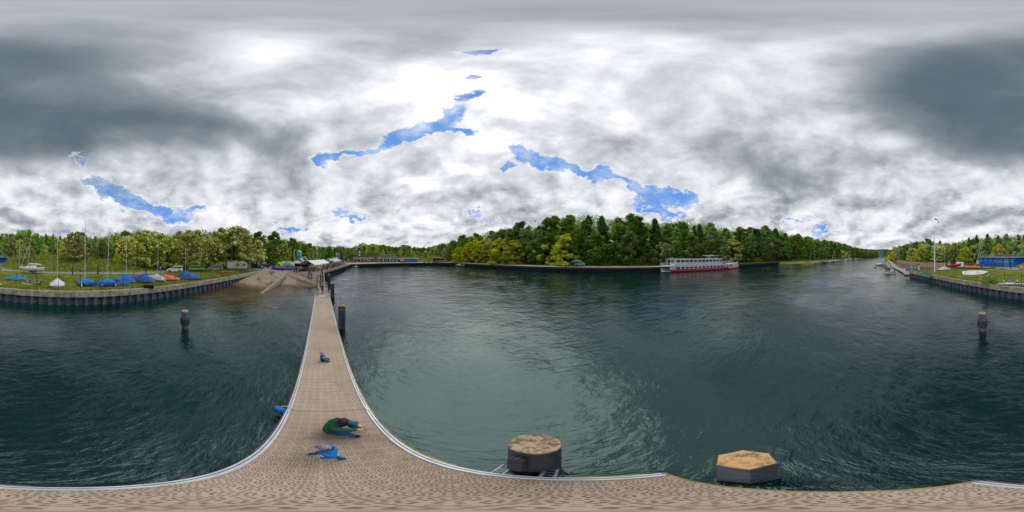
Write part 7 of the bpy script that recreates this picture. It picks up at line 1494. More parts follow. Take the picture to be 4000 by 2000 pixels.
for px, m_, w_, lb in ((1571, red_p, 3.6, 'dark red sales container with a white hatch beside the blue ones'), (1588.5, ctm, 3.0, 'left far blue container beside the pavilion'), (1604, ctm, 3.0, 'middle far blue container beside the pavilion'), (1620, ctm, 3.2, 'right far blue container beside the pavilion')):
    x, y = D(px, 120.5); r_ = thing('sales_container', lb, 'container', (x, y, QZ+.02), face(px, 0), 'containers beside the pavilion'); mb = MB(); mb.box(-w_/2, w_/2, 0, 2.4, 0, 2.45); mb.build('body', m_ if m_ is not red_p else plain('container_red', 150, 20, 44, .5), r_, bevel=.03)
    mb = MB()
    if m_ is red_p: mb.cbox((-.1, -.03, 1.5), (2.4, .06, 1.1)); mb.build('hatch', wcan, r_)
    else:
        for k in range(2): MB().cbox((-.7+k*1.4, -.03, 1.6), (.8, .05, .35)).build('pale_sign', plain('pale_sign', 120, 170, 220, .6), r_); MB().cbox((-.7+k*1.4, -.03, .8), (.8, .05, .2)).build('pale_sign', plain('pale_sign', 120, 170, 220, .6), r_)
x, y = D(1404, 136); zb = hz(x, y); lh = thing('toy_lighthouse', 'small red and white striped lighthouse standing on the embankment', 'lighthouse', (x, y, zb-.1)); prf = [(1.05, 0), (.98, 1.1), (.92, 1.75), (.86, 2.8), (.80, 3.7), (.78, 3.9)]; rdl = plain('lighthouse_red', 196, 16, 36, .5)
hh_ = Z(977, 136)-zb; s_ = hh_/5.2
for a, b_, m_, nm in ((0, 1.7, white, 'white_base'), (1.7, 2.8, rdl, 'red_band'), (2.8, 4.0, white, 'white_band'), (4.0, 4.5, rdl, 'lantern')): mb = MB(); mb.lathe([(1.05-.06*a, a), (1.05-.06*b_, b_)], 16); o = mb.build(nm, m_, lh, 40)
mb = MB(); mb.lathe([(.95, 4.5), (.6, 4.9), (.05, 5.2)], 16); mb.build('roof', plain('lighthouse_roof', 200, 120, 90, .6), lh, 40); lh.scale = (s_, s_, s_)
mb = MB(); mb.cbox((-1.9, .3, .5), (1.2, 1.2, 1.3)); mb.build('annex', white, lh)
# kids' ride stall
x, y = D(1713.5, 120); fr_ = thing('fairground_stall', 'fairground ride booth with pinkish roof trim and purple lights', 'stall', (x, y, QZ+.02), face(1713, 0)); mb = MB(); mb.box(-4.7, 4.7, 0, 4, 2.9, 3.35); mb.build('roof', plain('stall_roof', 190, 150, 130, .7), fr_, bevel=.05); mb = MB(); mb.box(-4.5, 4.5, 3.7, 3.9, 0, 2.9); mb.build('back_wall', plain('stall_back', 92, 60, 60, .8), fr_)
mb = MB(); mb.box(-4.6, 4.6, 0, 4, 0, .4); mb.build('floor', wood_b, fr_)
for xx in (-4.5, -1.5, 1.5, 4.4): mb = MB(); mb.cbox((xx, .2, 1.5), (.35 if xx > 4 else .16, .16, 2.9)); mb.build('post', plain('stall_post', 206, 190, 180, .6), fr_)
for k, (xx, cc) in enumerate(((-3.6, (150, 60, 220)), (-2.4, (200, 140, 60)), (-.8, (210, 120, 60)), (.6, (230, 190, 90)), (2.0, (190, 90, 60)), (3.2, (220, 200, 190)))): mb = MB(); mb.lathe([(.5, .4), (.62, .8), (.4, 1.3), (.15, 1.7)], 10, (xx, 1.4, 0)); mb.build('ride_car', plain('ride_%d' % k, *cc), fr_, 60)
mb = MB(); [mb.box(-4.4+k*1.5, -3.6+k*1.5, -.03, .02, 3.38, 3.75) for k in range(6)]; mb.build('signboard', plain('stall_sign', 214, 190, 170, .6), fr_)
vehicle('dark_car', 'dark car parked at the edge of the wood beside the fairground stall', 'car', 1754, 1022.5, face(1754, 6), 4.3, 1.8, 1.5, dkgrey, 'car', group='vehicles parked on the road')
for k, (px, d, h_, lb) in enumerate(((1555, 119, 3.3, 'small round clipped tree before the far containers'), (1679, 121, 3.4, 'small round clipped tree left of the fairground stall'), (1397, 119, 3.2, 'small round clipped tree before the cafe wing'), (1441, 118, 4.6, 'upright young birch growing before the cafe wing'))):
    t_ = plant('willow' if k == 3 else 'broad', *D(px, d), h_, 0, px, .42 if k != 3 else .35); t_['label'] = lb; t_['group'] = 'small trees on the cafe plaza'; t_.name = 'clipped_tree'
    t_.location.z = QZ
x, y = D(1413, 118); tent('navy blue cafe awning tent with people beneath, left of the pavilion', x, y, face(1413, 0), 5.6, 3.6, 2.1, 2.9, plain('navy_awning', 60, 64, 110, .8), z=QZ+.03); tent('maroon market canopy beside the navy awning', *D(1392, 118.5), face(1392, 0), 3.4, 3.0, 2.0, 2.5, plain('maroon_canvas', 110, 40, 66, .8), z=QZ+.03)
x, y = D(1657, 121); hv = thing('kiosk', 'small beehive shaped striped kiosk beside the round tree', 'kiosk', (x, y, QZ)); mb = MB(); mb.lathe([(.75, 0), (.8, .5), (.75, 1.0), (.6, 1.7), (.3, 2.2)], 14); mb.build('body', plain('kiosk_beige', 196, 168, 126, .7), hv, 40); mb = MB(); [mb.lathe([(.82-.12*k, .45+.6*k), (.84-.12*k, .6+.6*k), (.80-.12*k, .7+.6*k)], 14, cap=False) for k in range(3)]; mb.build('red_hoop', rdl, hv)
for k, (px, d) in enumerate(((1580, 117), (1593, 116.5), (1636, 116.5), (1648, 117))):
    x, y = D(px, d); r_ = thing('plaza_bench', ['low dark bench before the red container', 'low bench with a pale seat before the blue containers', 'long low bench right of the blue containers', 'dark low seat block beside the beehive kiosk'][k], 'bench', (x, y, QZ+.03), face(px, 0), 'benches on the cafe plaza'); mb = MB(); mb.cbox((0, 0, .45), (2.2, .5, .08)); mb.build('seat', [wood_b, offw, grey, dkgrey][k], r_); [MB().cbox((s_*.9, 0, .2), (.1, .4, .42)).build('leg', dkgrey, r_) for s_ in (-1, 1)]
x, y = D(1674, 118); mb = MB(); mb.cbox((0, 0, .6), (.9, .5, 1.2)); o = mb.build('recycling_bin', plain('bin_teal', 30, 120, 150, .6), bevel=.04); o.location = (x, y, QZ+.03); tag(o, 'teal bin standing before the left round tree of the stall', 'bin')
far = [(1352, 96), (1360, 100), (1371, 106), (1376, 104), (1381, 108), (1386, 103), (1391, 110), (1396, 105), (1401, 107), (1406, 112), (1411, 108), (1416, 112), (1420, 106), (1436.5, 104.5), (1438.5, 105), (1446, 114), (1450, 116), (1458, 117), (1463, 115.5), (1474, 104), (1490, 117.5), (1526, 118), (1569, 109), (1573, 109.5), (1620, 114), (1658, 113), (1661, 113.4), (1677, 113), (1727, 112)]
fw_ = ['by the far corner lamp', 'beneath the navy awning', 'before the cafe wing', 'before the pavilion', 'by the far containers', 'by the fairground stall']
for i, (px, d) in enumerate(far): x, y = D(px, d); person(x, y, QZ+.03, rc.uniform(0, 6.3), fw_[0 if px < 1378 else 1 if px < 1425 else 2 if px < 1470 else 3 if px < 1560 else 4 if px < 1650 else 5], h=rc.uniform(1.62, 1.85))
for k, (px, py, dg, m_, lb) in enumerate(((1769, 1026, 15, black, 'left bicycle of the group where the promenade bends'), (1776, 1026.3, 160, dkgrey, 'right bicycle of the group where the promenade bends'))): bicycle(lb, px, py, dg, m_)
for px, d, cb_, lb in ((1768, 100.5, ('khaki', 'black', 'brown'), 'person in khaki beside the left bicycle at the promenade bend'), (1775, 100, ('orange', 'black', 'dark'), 'person in orange beside the right bicycle at the promenade bend'), (1780, 101, ('lime', 'navy', 'dark'), 'person in lime green at the promenade bend')): x, y = D(px, d); person(x, y, QZ+.03, 0, 'single', 0, cb_, 1.75, lb)
for k, (px, d) in enumerate(((1299, 61), (1316, 70), (1332, 78))):
    x, y = D(px, d); 
# ================================================================ the white ship
SH = Vector((.827, -.562)); root = thing('passenger_ship', 'long white two deck passenger ship with red lower hull moored at the forest quay', 'ship', (53.7, 36.3, 0), math.atan2(SH.y, SH.x))
L = 41.5; root.scale = (.965, 1, 1); Bm = 5.2
shred = mat('ship_red', rgb(214, 10, 48), .35, col2=rgb(192, 6, 40), scale=.5); shw = mat('ship_white', rgb(240, 244, 250), .4, col2=rgb(228, 232, 240), scale=.4)
def hs(x):     # half breadth and sheer
    t = x/L; w = Bm/2*(min(1, .80+t*2.2) if t < .1 else 1)*(1 if t < .66 else max(.02, 1-((t-.66)/.34)**2.3)); sh = 1.15 + .25*max(0, (t-.5)/.5)**1.5 + (.0 if t < .8 else .7*((t-.8)/.2)**1.6); return w, sh
xs = [0, .6, 1.5, 4, 8, 13, 18, 23, 27, 29, 31, 33, 35, 36.5, 38, 39.3, 40.4, 41.1, 41.5]
mb = MB(); rg_ = []
for x in xs: w, sh = hs(x); c = Bm/2; rg_.append([(x-.35*(x < 1), c-w, sh), (x, c-w*.985, .35), (x-.5*(x/L > .9), c-w*.82, -.5), (x-.8*(x/L > .9), c, -.9), (x-.5*(x/L > .9), c+w*.82, -.5), (x, c+w*.985, .35), (x-.35*(x < 1), c+w, sh)])
mb.rings(rg_, closed=False); mb.build('hull', shred, root, 40)
def band(z0f, z1f, x0, x1, m_, nm, off=.02, par=root, both=True):
    mb = MB(); xx_ = [x for x in np.linspace(x0, x1, 28)]
    for s_ in ((-1, 1) if both else (-1,)):
        a = [(x, Bm/2+s_*(hs(x)[0]+off), z0f(x)) for x in xx_]; b_ = [(x, Bm/2+s_*(hs(x)[0]+off+.02*0), z1f(x)) for x in xx_]; n_ = len(a)
        mb.add(a+b_, [(i, i+1, n_+i+1, n_+i) if s_ < 0 else (i, n_+i, n_+i+1, i+1) for i in range(n_-1)])
    return mb.build(nm, m_, par)
top2 = lambda x: 2.56 + (0 if x < 27 else .55*((x-27)/14)**1.4)
# white upper sides of the main deck, following the hull plan
mb = MB(); rg_ = []
for x in xs:
    if x > 40.6: continue
    w, sh = hs(x); c = Bm/2; w2 = w*.985; rg_.append([(x-.2*(x < 1), c-w, sh+.001), (x, c-w2, top2(x)), (x, c+w2, top2(x)), (x-.2*(x < 1), c+w, sh+.001)])
mb.rings(rg_, closed=False); md_ = mb.build('main_deck_house', shw, root, 40)
band(lambda x: hs(x)[1]-.52, lambda x: hs(x)[1]-.46, 1.0, 30, shw, 'white_line')
band(lambda x: .55+.3*max(0, (x-31)/10)**1.2, lambda x: hs(x)[1]-.16, 31.5, 40.8, shw, 'white_bow_patch', .025)
band(lambda x: hs(x)[1]-.06, lambda x: hs(x)[1]+.04, .2, 41.2, red_p, 'rubbing_strake', .04)
def win(par, x, z, w, h, yoff=0.0, s_=-1, m_=glass, nm='window'):
    hw = hs(x)[0]*.99 if yoff is None else None; y0 = (Bm/2 + s_*((hs(x)[0]+.012) if yoff is None else yoff))
    dy = 0
    if yoff is None: wl, wr = hs(x-w/2)[0]+.012, hs(x+w/2)[0]+.012
    else: wl = wr = yoff
    mb = MB(); a = [(x-w/2, Bm/2+s_*wl, z-h/2), (x+w/2, Bm/2+s_*wr, z-h/2), (x+w/2, Bm/2+s_*wr, z+h/2), (x-w/2, Bm/2+s_*wl, z+h/2)]; bq = [(p[0], p[1]-s_*.05, p[2]) for p in a]
    mb.add(a+bq, [(0, 1, 2, 3), (0, 4, 5, 1), (1, 5, 6, 2), (2, 6, 7, 3), (3, 7, 4, 0)]); o = mb.build(nm, m_, par); mb = MB(); q_ = s_*.012
    mb.add([(x-.025, (a[0][1]+a[1][1])/2+q_, z-h/2), (x+.025, (a[0][1]+a[1][1])/2+q_, z-h/2), (x+.025, (a[0][1]+a[1][1])/2+q_, z+h/2), (x-.025, (a[0][1]+a[1][1])/2+q_, z+h/2)], [(0, 1, 2, 3)]); mb.build('mullion', shw, o); return o
lowx = [3.6+1.63*i*1.12 for i in range(14)] ; lowx = [3.3+i*2.12 for i in range(12)]+[28.4, 30.4, 32.3, 34.0]
for x in lowx: win(root, x, 1.72 + (0 if x < 27 else .06*(x-27)*.5), 1.45 if x < 27 else 1.25, .82 if x < 27 else .66, None)
for x in lowx[::3]: win(root, x, 1.72, 1.45, .8, None, 1)
for x in (.55, 2.0): mb = MB(); mb.T = Matrix.Translation((x+.2, Bm/2-hs(x)[0]-.015, 1.75)) @ Matrix.Rotation(pi/2, 4, 'X'); mb.lathe([(.30, -.02), (.24, .02), (.01, .02)], 16); mb.build('porthole', glass, root)
# upper saloon
mb = MB(); mb.prism([(1.7, .15), (27.2, .15), (27.2, Bm-.15), (1.7, Bm-.15)], 2.6, 5.25); us = mb.build('upper_saloon', shw, root, bevel=.06)
mb = MB(); mb.prism([(.0, .0), (27.7, .0), (27.7, Bm), (.0, Bm)], 5.25, 5.40); mb.build('saloon_roof', shw, root, bevel=.04)
for i in range(12): x = 3.35+i*2.1; win(us, x, 4.46, 1.6 if i < 11 else 1.3, .86, Bm/2-.135)
for i in range(0, 12, 3): win(us, 3.35+i*2.1, 4.46, 1.6, .86, Bm/2-.135, 1)
mb = MB(); mb.cbox((1.68, Bm/2, 4.3), (.05, 3.2, 1.4)); mb.build('rear_window', glass, us)
mb = MB()
for xx, yy in ((.15, .1), (.7, .1), (1.2, .1), (.15, Bm-.1)): mb.tube([(xx, yy, 2.6), (xx, yy, 5.25)], .05, 6)
mb.build('stern_posts', shw, root)
# overhanging upper deck at the stern, with rails
mb = MB(); mb.prism([(-3.2, .3), (1.7, .0), (1.7, Bm), (-3.2, Bm-.3)], 2.42, 2.58); sd_ = mb.build('stern_deck', shw, root)
def rail(par, pts_, z0, h, nm='railing', n_=None, m_=shw, r=.035):
    mb = MB()
    for zz in (h, h*.66, h*.33): mb.tube([(p[0], p[1], z0(p[0])+zz if callable(z0) else z0+zz) for p in pts_], r if zz == h else r*.7, 5)
    for i in range(len(pts_)-1):
        a, b_ = pts_[i], pts_[i+1]; k_ = max(1, int(math.hypot(b_[0]-a[0], b_[1]-a[1])/1.4))
        for k in range(k_+1): f = k/k_; xx, yy = a[0]+(b_[0]-a[0])*f, a[1]+(b_[1]-a[1])*f; zb_ = z0(xx) if callable(z0) else z0; mb.tube([(xx, yy, zb_), (xx, yy, zb_+h)], r, 5)
    return mb.build(nm, m_, par)
rail(sd_, [(1.7, .05), (-3.15, .35), (-3.15, Bm-.35), (1.7, Bm-.05)], 2.58, 1.05)
mb = MB(); mb.prism([(-3.0, .5), (.2, .5), (.2, Bm-.5), (-3.0, Bm-.5)], .28, .42); sp_ = mb.build('swim_platform', shw, root); rail(sp_, [(-.2, .5), (-2.95, .5), (-2.95, Bm-.5), (-.2, Bm-.5)], .42, .95)
mb = MB(); mb.cbox((-.6, Bm/2, 1.3), (1.0, 2.2, 1.5)); mb.build('stern_locker', dkgrey, root)
mb = MB(); mb.slab([(-.9, 2.42), (.1, 2.42), (.9, .9), (.3, .9)], .25, .40); mb.slab([(-.9, 2.42), (.1, 2.42), (.9, .9), (.3, .9)], Bm-.40, Bm-.25); mb.build('stern_bracket', shw, root)
# wheelhouse
WX0, WX1 = 18.6, 25.3; mb = MB(); wl = lambda z0, e0, z1, e1, y0=.9: mb.rings([[(WX0+1.8-e0, y0, z0), (WX1-.6+e0, y0, z0), (WX1-.6+e0, Bm-y0, z0), (WX0+1.8-e0, Bm-y0, z0)], [(WX0+1.8-e1, y0-.1*(e1 > 0), z1), (WX1-.6+e1, y0-.1*(e1 > 0), z1), (WX1-.6+e1, Bm-y0+.1*(e1 > 0), z1), (WX0+1.8-e1, Bm-y0+.1*(e1 > 0), z1)]])
wl(5.40, 0, 5.62, .05); wl(6.62, .5, 6.82, .55); whh = mb.build('wheelhouse', shw, root)
mb = MB(); mb.rings([[(WX0+1.95, 1.0, 5.60), (WX1-.75, 1.0, 5.60), (WX1-.75, Bm-1.0, 5.60), (WX0+1.95, Bm-1.0, 5.60)], [(WX0+1.6, .9, 6.64), (WX1-.35, .9, 6.64), (WX1-.35, Bm-.9, 6.64), (WX0+1.6, Bm-.9, 6.64)]]); mb.build('window_band', glass, whh)
mb = MB()
for f in (0, .33, .64, 1.0): xx = WX0+1.9+(WX1-WX0-2.6)*f; mb.tube([(xx, .93, 5.6), (xx-.3+.65*f, .83, 6.66)], .06, 5)
for xx in (WX0, WX0+.6, WX0+1.2): mb.tube([(xx+.5, .9, 5.45), (xx, .8, 6.75)], .05, 5)
mb.build('frame', shw, whh); mb = MB(); mb.box(WX0-.2, WX1+.1, .6, Bm-.6, 6.82, 6.93); mb.box(WX0+3.0, WX0+4.4, 2.0, 3.2, 6.93, 7.12); mb.build('roof', shw, whh, bevel=.03)
mb = MB(); [mb.cbox((10.5+k*1.05, 2.0+.4*(k % 3), 5.47), (.7, .5, .12)) for k in range(8)]; mb.build('roof_benches', plain('bench_brown', 120, 104, 84, .8), root)
# foredeck and rails
mb = MB(); mb.prism([(27.2, .25), (33, .9), (36.5, 1.7), (36.5, Bm-1.7), (33, Bm-.9), (27.2, Bm-.25)], 2.60, 2.68); fd_ = mb.build('foredeck', wood_b, root); gw_ = plain('rail_green_white', 206, 226, 206, .4)
rail(fd_, [(27.3, .12), (31, .35), (34, .95), (36.2, 1.6), (36.2, Bm-1.6), (34, Bm-.95), (31, Bm-.35), (27.3, Bm-.12)], lambda x: top2(x), 1.25, m_=gw_, r=.045)
mb = MB(); mb.lathe([(.3, 0), (.32, .25), (.1, .45)], 10, (39.7, Bm/2, 3.0)); mb.build('anchor_winch', offw, root); mb = MB(); mb.tube([(40.6, Bm/2, 2.2), (40.6, Bm/2, 3.6)], .05, 6); mb.build('bow_staff', shw, root)
# ================================================================ north promenade
gz_x, gz_y = D(2252.5, 71.5); tent('dark green gazebo with white legs on the promenade', gz_x, gz_y, face(2252, 6), 4.4, 3.4, 2.25, 3.45, plain('gazebo_green', 36, 126, 106, .7), group='tents and marquees on the quay')
vehicle('estate_car', 'white estate car with blue and red side stripes parked behind the green gazebo', 'car', 2264, 1038.5, face(2264, 182), 4.8, 1.9, 1.75, white, 'suv', group='vehicles parked on the road', stripes=[(-.42, .30, .42, .52, plain('stripe_blue', 30, 70, 170, .4)), (-.42, -.15, .52, .56, plain('stripe_red', 200, 30, 50, .4))])
x, y = D(2266, 73); mb = MB(); mb.cbox((0, 0, 0), (1.2, .1, .45)); o = mb.build('roof_sign', plain('roof_sign', 210, 222, 232, .5), bevel=.03); o.location = (x*.965, y*.965, QZ+2.55); o.rotation_euler = (0, 0, face(2266, 0)); tag(o, 'small pale sign hanging from the right eave of the green gazebo', 'sign')
def Pn(px, py, rz, lab, cb_, h=1.76, pose=0): x, y = W(px, py, QZ+.02); return person(x, y, QZ+.02, face(px, rz), 'single', pose, cb_, h, lab)
Pn(2224, 1041.5, 150, 'person in a blue jacket standing left of the green gazebo', ('blue', 'navy', 'brown')); Pn(2231, 1041.5, -20, 'person in a teal jacket at the left leg of the gazebo', ('teal', 'denim', 'dark'), 1.72)
Pn(2254, 1040.5, -90, 'person in a white and red top under the gazebo roof', ('white', 'navy', 'brown'), 1.75); Pn(2269, 1040.5, 0, 'person in a red top before the rear of the estate car', ('red', 'grey', 'blond'), 1.5)
Pn(2351, 1040, -90, 'person in olive fishing alone at the quay edge right of the gazebo', ('olive', 'black', 'dark'), 1.8); Pn(2177, 1035.5, 0, 'person in grey walking alone along the promenade', ('grey', 'navy', 'dark'), 1.78, 2)
bc = bicycle('bicycle ridden along the promenade by a cyclist', 2141, 1038.0, 182, red_p, z=QZ+.02)
x, y = W(2141, 1038.0, QZ); o = person(x, y, QZ+.42, face(2141, 182), 'single', 4, ('beige', 'black', 'dark'), 1.76, 'cyclist in a beige top riding along the promenade')
bicycle('dark bicycle parked on the grass verge right of the angler', 2393, 1036.5, 10, black, z=QZ+.02)
x, y = W(2107, 1033, QZ); mb = MB(); mb.ball((0, 0, .2), (.5, .25, .2), 10, 6); o = mb.build('dog', plain('dog_tan', 190, 140, 90, .8), smooth=180) if False else None
x, y = W(2328, 1038, QZ); mb = MB(); mb.rings([[(-1.3+2.6*i/8, -.45*math.sin(pi*(.1+.8*i/8)), .45-.02*i), (-1.3+2.6*i/8, 0, .75-.05*i), (-1.3+2.6*i/8, .45*math.sin(pi*(.1+.8*i/8)), .45-.02*i), (-1.3+2.6*i/8, 0, .02)] for i in range(9)]); o = mb.build('covered_rowboat', dkgrey, smooth=50); o.location = (x, y, QZ+.02); o.rotation_euler = (0, 0, face(2328, -4)); tag(o, 'dark covered rowing boat lying on the promenade left of the angler', 'boat')
for k, (px, py) in enumerate(((2342, 1042.5), (2576, 1041), (1980, 1036), (2100, 1038.5))):
    x, y = W(px, py, QZ); r_ = thing('bollard', ['black mooring bollard beside the angler', 'yellow mooring bollard near the ship stern', 'dark bollard on the empty promenade stretch', 'dark bollard before the cyclist'][k], 'bollard', (x, y, QZ), 0, 'mooring bollards'); mb = MB(); mb.lathe([(.22, 0), (.14, .1), (.13, .35), (.24, .42), (.22, .52), (.02, .56)], 12); mb.build('post', plain('bollard_yellow', 220, 160, 30, .6) if k == 1 else black, r_, 60)
lamp('tall street lamp rising before the forest right of the angler', 2386, 84, 957); lamp('tall street lamp just left of the white ship', 2601, 78, 959); lamp('street lamp behind the lone walker', 2052, 90, 974) if False else None
x, y = D(2550, 80); bh = thing('bird_house', 'small wooden bird house with a reddish roof on a post', 'bird house', (x, y, hz(x, y))); mb = MB(); mb.tube([(0, 0, 0), (0, 0, 2.4)], .06, 6); mb.build('post', wood_b, bh); mb = MB(); mb.cbox((0, 0, 2.75), (1.0, .8, .7)); mb.build('body', wood_b, bh); mb = MB(); mb.add([(-.75, -.6, 3.05), (.75, -.6, 3.05), (.75, .6, 3.05), (-.75, .6, 3.05), (0, -.6, 3.6), (0, .6, 3.6)], [(0, 1, 4), (2, 3, 5), (1, 2, 5, 4), (3, 0, 4, 5), (0, 3, 2, 1)]); mb.build('roof', plain('roof_red', 150, 80, 66, .8), bh)
x, y = D(2579, 84); z_ = hz(x, y); sc = thing('timber_sculpture', 'group of dark weathered timber posts standing on the bank left of the ship', 'sculpture', (x, y, z_), face(2579, 0))
for xx, hh_ in ((-1.6, 2.8), (-1.0, 3.4), (-.1, 3.7), (.6, 3.3), (1.3, 2.6)): mb = MB(); mb.tube([(xx, 0, 0), (xx+.1, 0, hh_*.6), (xx-.05, 0, hh_)], [.28, .24, .2], 7); mb.build('post', plain('dark_timber', 58, 48, 52, .9), sc)
mb = MB(); mb.cbox((0, -.3, 2.6), (.4, .05, .9)); mb.build('white_mark', offw, sc)
# lawn past the ship and the jetty
mb = MB(); pl = [(84, 24.5), (131, -7.5), (139, 4), (112, 26), (92, 34)]; pl2 = [(x, y, hz(x, y)+.03) for x, y in pl]; 
mb.add([(x, y, QZ+.03) for x, y in pl], [tuple(range(len(pl)))]); struct(mb.build('lawn', mat('lawn_grass', rgb(122, 142, 36), .95, col2=rgb(98, 122, 28), scale=.4, spec=.1)))
x, y = W(2998, 1022, QZ); r_ = person(x, y, QZ+.03, 0, 'single', 0, ('black', 'black', 'dark'), 1.8, 'person in black standing on the lawn past the ship')
def jetty(name, label, pts_, w, z=.55, m_=None, posts=True):
    r_ = thing(name, label, 'jetty'); P = resample(pts_, 6); A_ = offset_pts(P, -w/2); B_ = offset_pts(P, w/2); mb = MB(); n_ = len(P)
    vs_ = [(a[0], a[1], z) for a in A_]+[(a[0], a[1], z) for a in B_]+[(a[0], a[1], z-.28) for a in A_]+[(a[0], a[1], z-.28) for a in B_]; fs_ = []
    for i in range(n_-1): fs_ += [(i, n_+i, n_+i+1, i+1), (i, i+1, 2*n_+i+1, 2*n_+i), (n_+i, 3*n_+i, 3*n_+i+1, n_+i+1), (2*n_+i, 2*n_+i+1, 3*n_+i+1, 3*n_+i)]
    fs_ += [(0, 2*n_, 3*n_, n_), (n_-1, 2*n_-1, 4*n_-1, 3*n_-1)]; mb.add(vs_, fs_); mb.build('deck', m_ or mat('jetty_planks', rgb(170, 164, 156), .8, col2=rgb(146, 140, 132), scale=2), r_)
    [MB().cbox((p[0], p[1], .05), (w*.8, w*.8, .5)).build('float', dkgrey, r_) for p in P[::2]]; return r_
sj = [(37.5, -42.0), (47.0, -49.5), (89.3, -83.0), (193, -164), (320, -262)]
sj = [W(3539, 1061, .55), W(3497, 1042.5, .55), W(3480, 1025, .55), W(3468.5, 1014, .55), W(3461, 1006.5, .55)]
jetty('long_jetty', 'long grey floating jetty leading away from the end of the southern quay', [(35.2, -41.6)]+sj[0:], 3.0)
x, y = W(3534, 1065, .5); mb = MB(); mb.lathe([(.28, 0), (.28, 1.5), (.05, 1.6)], 14); o = mb.build('white_bollard', offw, smooth=40); o.location = (x, y, .55); tag(o, 'white cylindrical service post at the start of the jetty', 'post')
njp = [W(3040, 1030, .5), W(3134, 1029, .5), W(3200, 1021.5, .5), W(3260, 1015, .5), W(3320, 1009.5, .5)]
jetty('bank_jetty', 'long low jetty along the wooded north bank where the yachts lie', njp, 1.8)
x, y = W(3098, 1026.5, .55); mb = MB(); mb.cbox((0, 0, 1.3), (1.6, .5, 2.4)); o = mb.build('grey_board', plain('board_grey', 118, 132, 134, .6), bevel=.03); o.location = (x, y, .55); o.rotation_euler = (0, 0, face(3098, 0)); tag(o, 'tall grey notice board standing on the bank jetty', 'sign')
def yacht(label, px, d, L, rz, mast_top, hm=gel, cover=None, boom=True, cab=True, furl=False, group='yachts moored in the channel', mm=None):
    x, y = D(px, d); r_ = thing('moored_yacht', label, 'boat', (x, y, 0), rz, group); B = L*.32
    o = hull_mb(L, B, .75, sheer=.35, n=9).build('hull', hm, r_, 50); o.location = (0, 0, .62); mb = MB(); mb.rings([[(xx, -w_, .75), (xx, -w_*.8, .75+h_), (xx, w_*.8, .75+h_), (xx, w_, .75)] for xx, w_, h_ in ((-L*.15, B*.32, .45), (L*.05, B*.34, .42), (L*.28, B*.2, .1))]); mb.build('cabin', cover or white, r_, 40)
    if hm is not gel: o = hull_mb(L*.98, B*.97, .1, sheer=.35, n=9).build('deck', gel, r_, 50); o.location = (0, 0, .70)
    if mast_top: 
        zt = Z(mast_top, d); mb = MB(); mb.tube([(L*.08, 0, .8), (L*.08, 0, zt)], [.09, .06], 6); ms_ = mb.build('mast', mm or alu, r_); mb = MB(); mb.tube([(L*.07, 0, 1.7), (-L*.32, 0, 1.65)], [.16, .11], 6); mb.build('boom', cover or cov_w, ms_)
        mb = MB(); rr2 = .05*max(1, d/200); mb.tube([(L*.46, 0, .95), (L*.08, 0, zt*.93)], rr2*(2.2 if furl else .5), 4); mb.tube([(-L*.46, 0, .9), (L*.08, 0, zt)], rr2*.4, 3); mb.build('stay', cov_w if furl else grey, ms_)
    return r_
NB = [(3168, 141, 8.6, 180, 988, yel, None, 'white decked yacht with a yellow hull, nearest on the bank jetty', 0), (3184, 147, 8.5, 172, 970, gel, None, 'white yacht with the tallest mast beside the yellow hulled one', 0), (3203, 158, 8.0, 175, 977, navy, plain('dark_cover', 40, 40, 48), 'dark covered yacht third along the bank jetty', 0), (3230, 176, 8.2, 178, 981, gel, cov_b, 'blue covered yacht in the middle of the bank jetty', 0), (3262, 212, 9, 176, 975, gel, None, 'white yacht with a furled headsail at the bank jetty', 1), (3302, 258, 9.5, 176, 975, gel, None, 'white yacht, left of the close pair far down the jetty', 0), (3308, 268, 9.5, 176, 976, navy, None, 'navy hulled yacht, right of the close pair far down the jetty', 0), (3322, 296, 9, 176, 981, gel, None, 'small white yacht past the close pair of masts', 1), (3342, 338, 10, 176, 974, gel, None, 'last tall masted yacht on the north bank', 0)]
for px, d, L_, dg, mt, hm, cv_, lb, fu in NB: yacht(lb, px, d, L_, face(px, dg), mt, hm, cv_, furl=bool(fu))
for k, (px, d, L_, hm, cc, lb) in enumerate(((3194, 152, 6.0, gel, dkgrey, 'small motor boat with a dark hood beside the dark covered yacht'), (3216, 165, 5.6, dkgrey, dkgrey, 'low dark motor boat at the bank jetty'), (3242, 184, 6.4, gel, white, 'white motor boat between the blue covered yacht and the furled one'), (3252, 196, 6.2, wood_b, offw, 'brown hulled launch at the bank jetty'), (3276, 224, 6.8, gel, white, 'white cabin boat past the furled yacht'), (3287, 238, 6.8, gel, cov_b, 'white boat with a blue hood past the cabin boat'), (3316, 282, 8, gel, cream, 'cream covered boat beside the close pair of masts'), (3331, 312, 8, dkgrey, dkgrey, 'dark launch near the last yacht'), (3352, 380, 9, gel, white, 'white boat second from the end of the north bank row'), (3364, 440, 12, gel, white, 'white cabin cruiser at the far end of the north bank row'))): yacht(lb, px, d, L_, face(px, 176), None, hm, cc)
SB = [(3437, 121, 8.4, yel, None, 975.5, 'yellow hulled yacht on the long jetty, bow towards the channel'), (3439.5, 134, 8.6, gel, cov_b, 969, 'white yacht with a blue boom cover behind the yellow hulled one'), (3442, 150, 8.8, gel, cov_b2, 971, 'white yacht with deep blue cover, third along the long jetty'), (3445.5, 168, 9, gel, None, 969, 'white yacht with a bare boom, fourth along the long jetty'), (3447, 190, 9, navy, cov_b, 972, 'navy hulled yacht, fifth along the long jetty'), (3449, 216, 9, gel, None, 975, 'white yacht, sixth along the long jetty'), (3450.5, 246, 9, gel, cov_b, 977, 'small looking white yacht, seventh along the long jetty'), (3452, 285, 9, gel, None, 979, 'last white yacht in the row on the long jetty')]
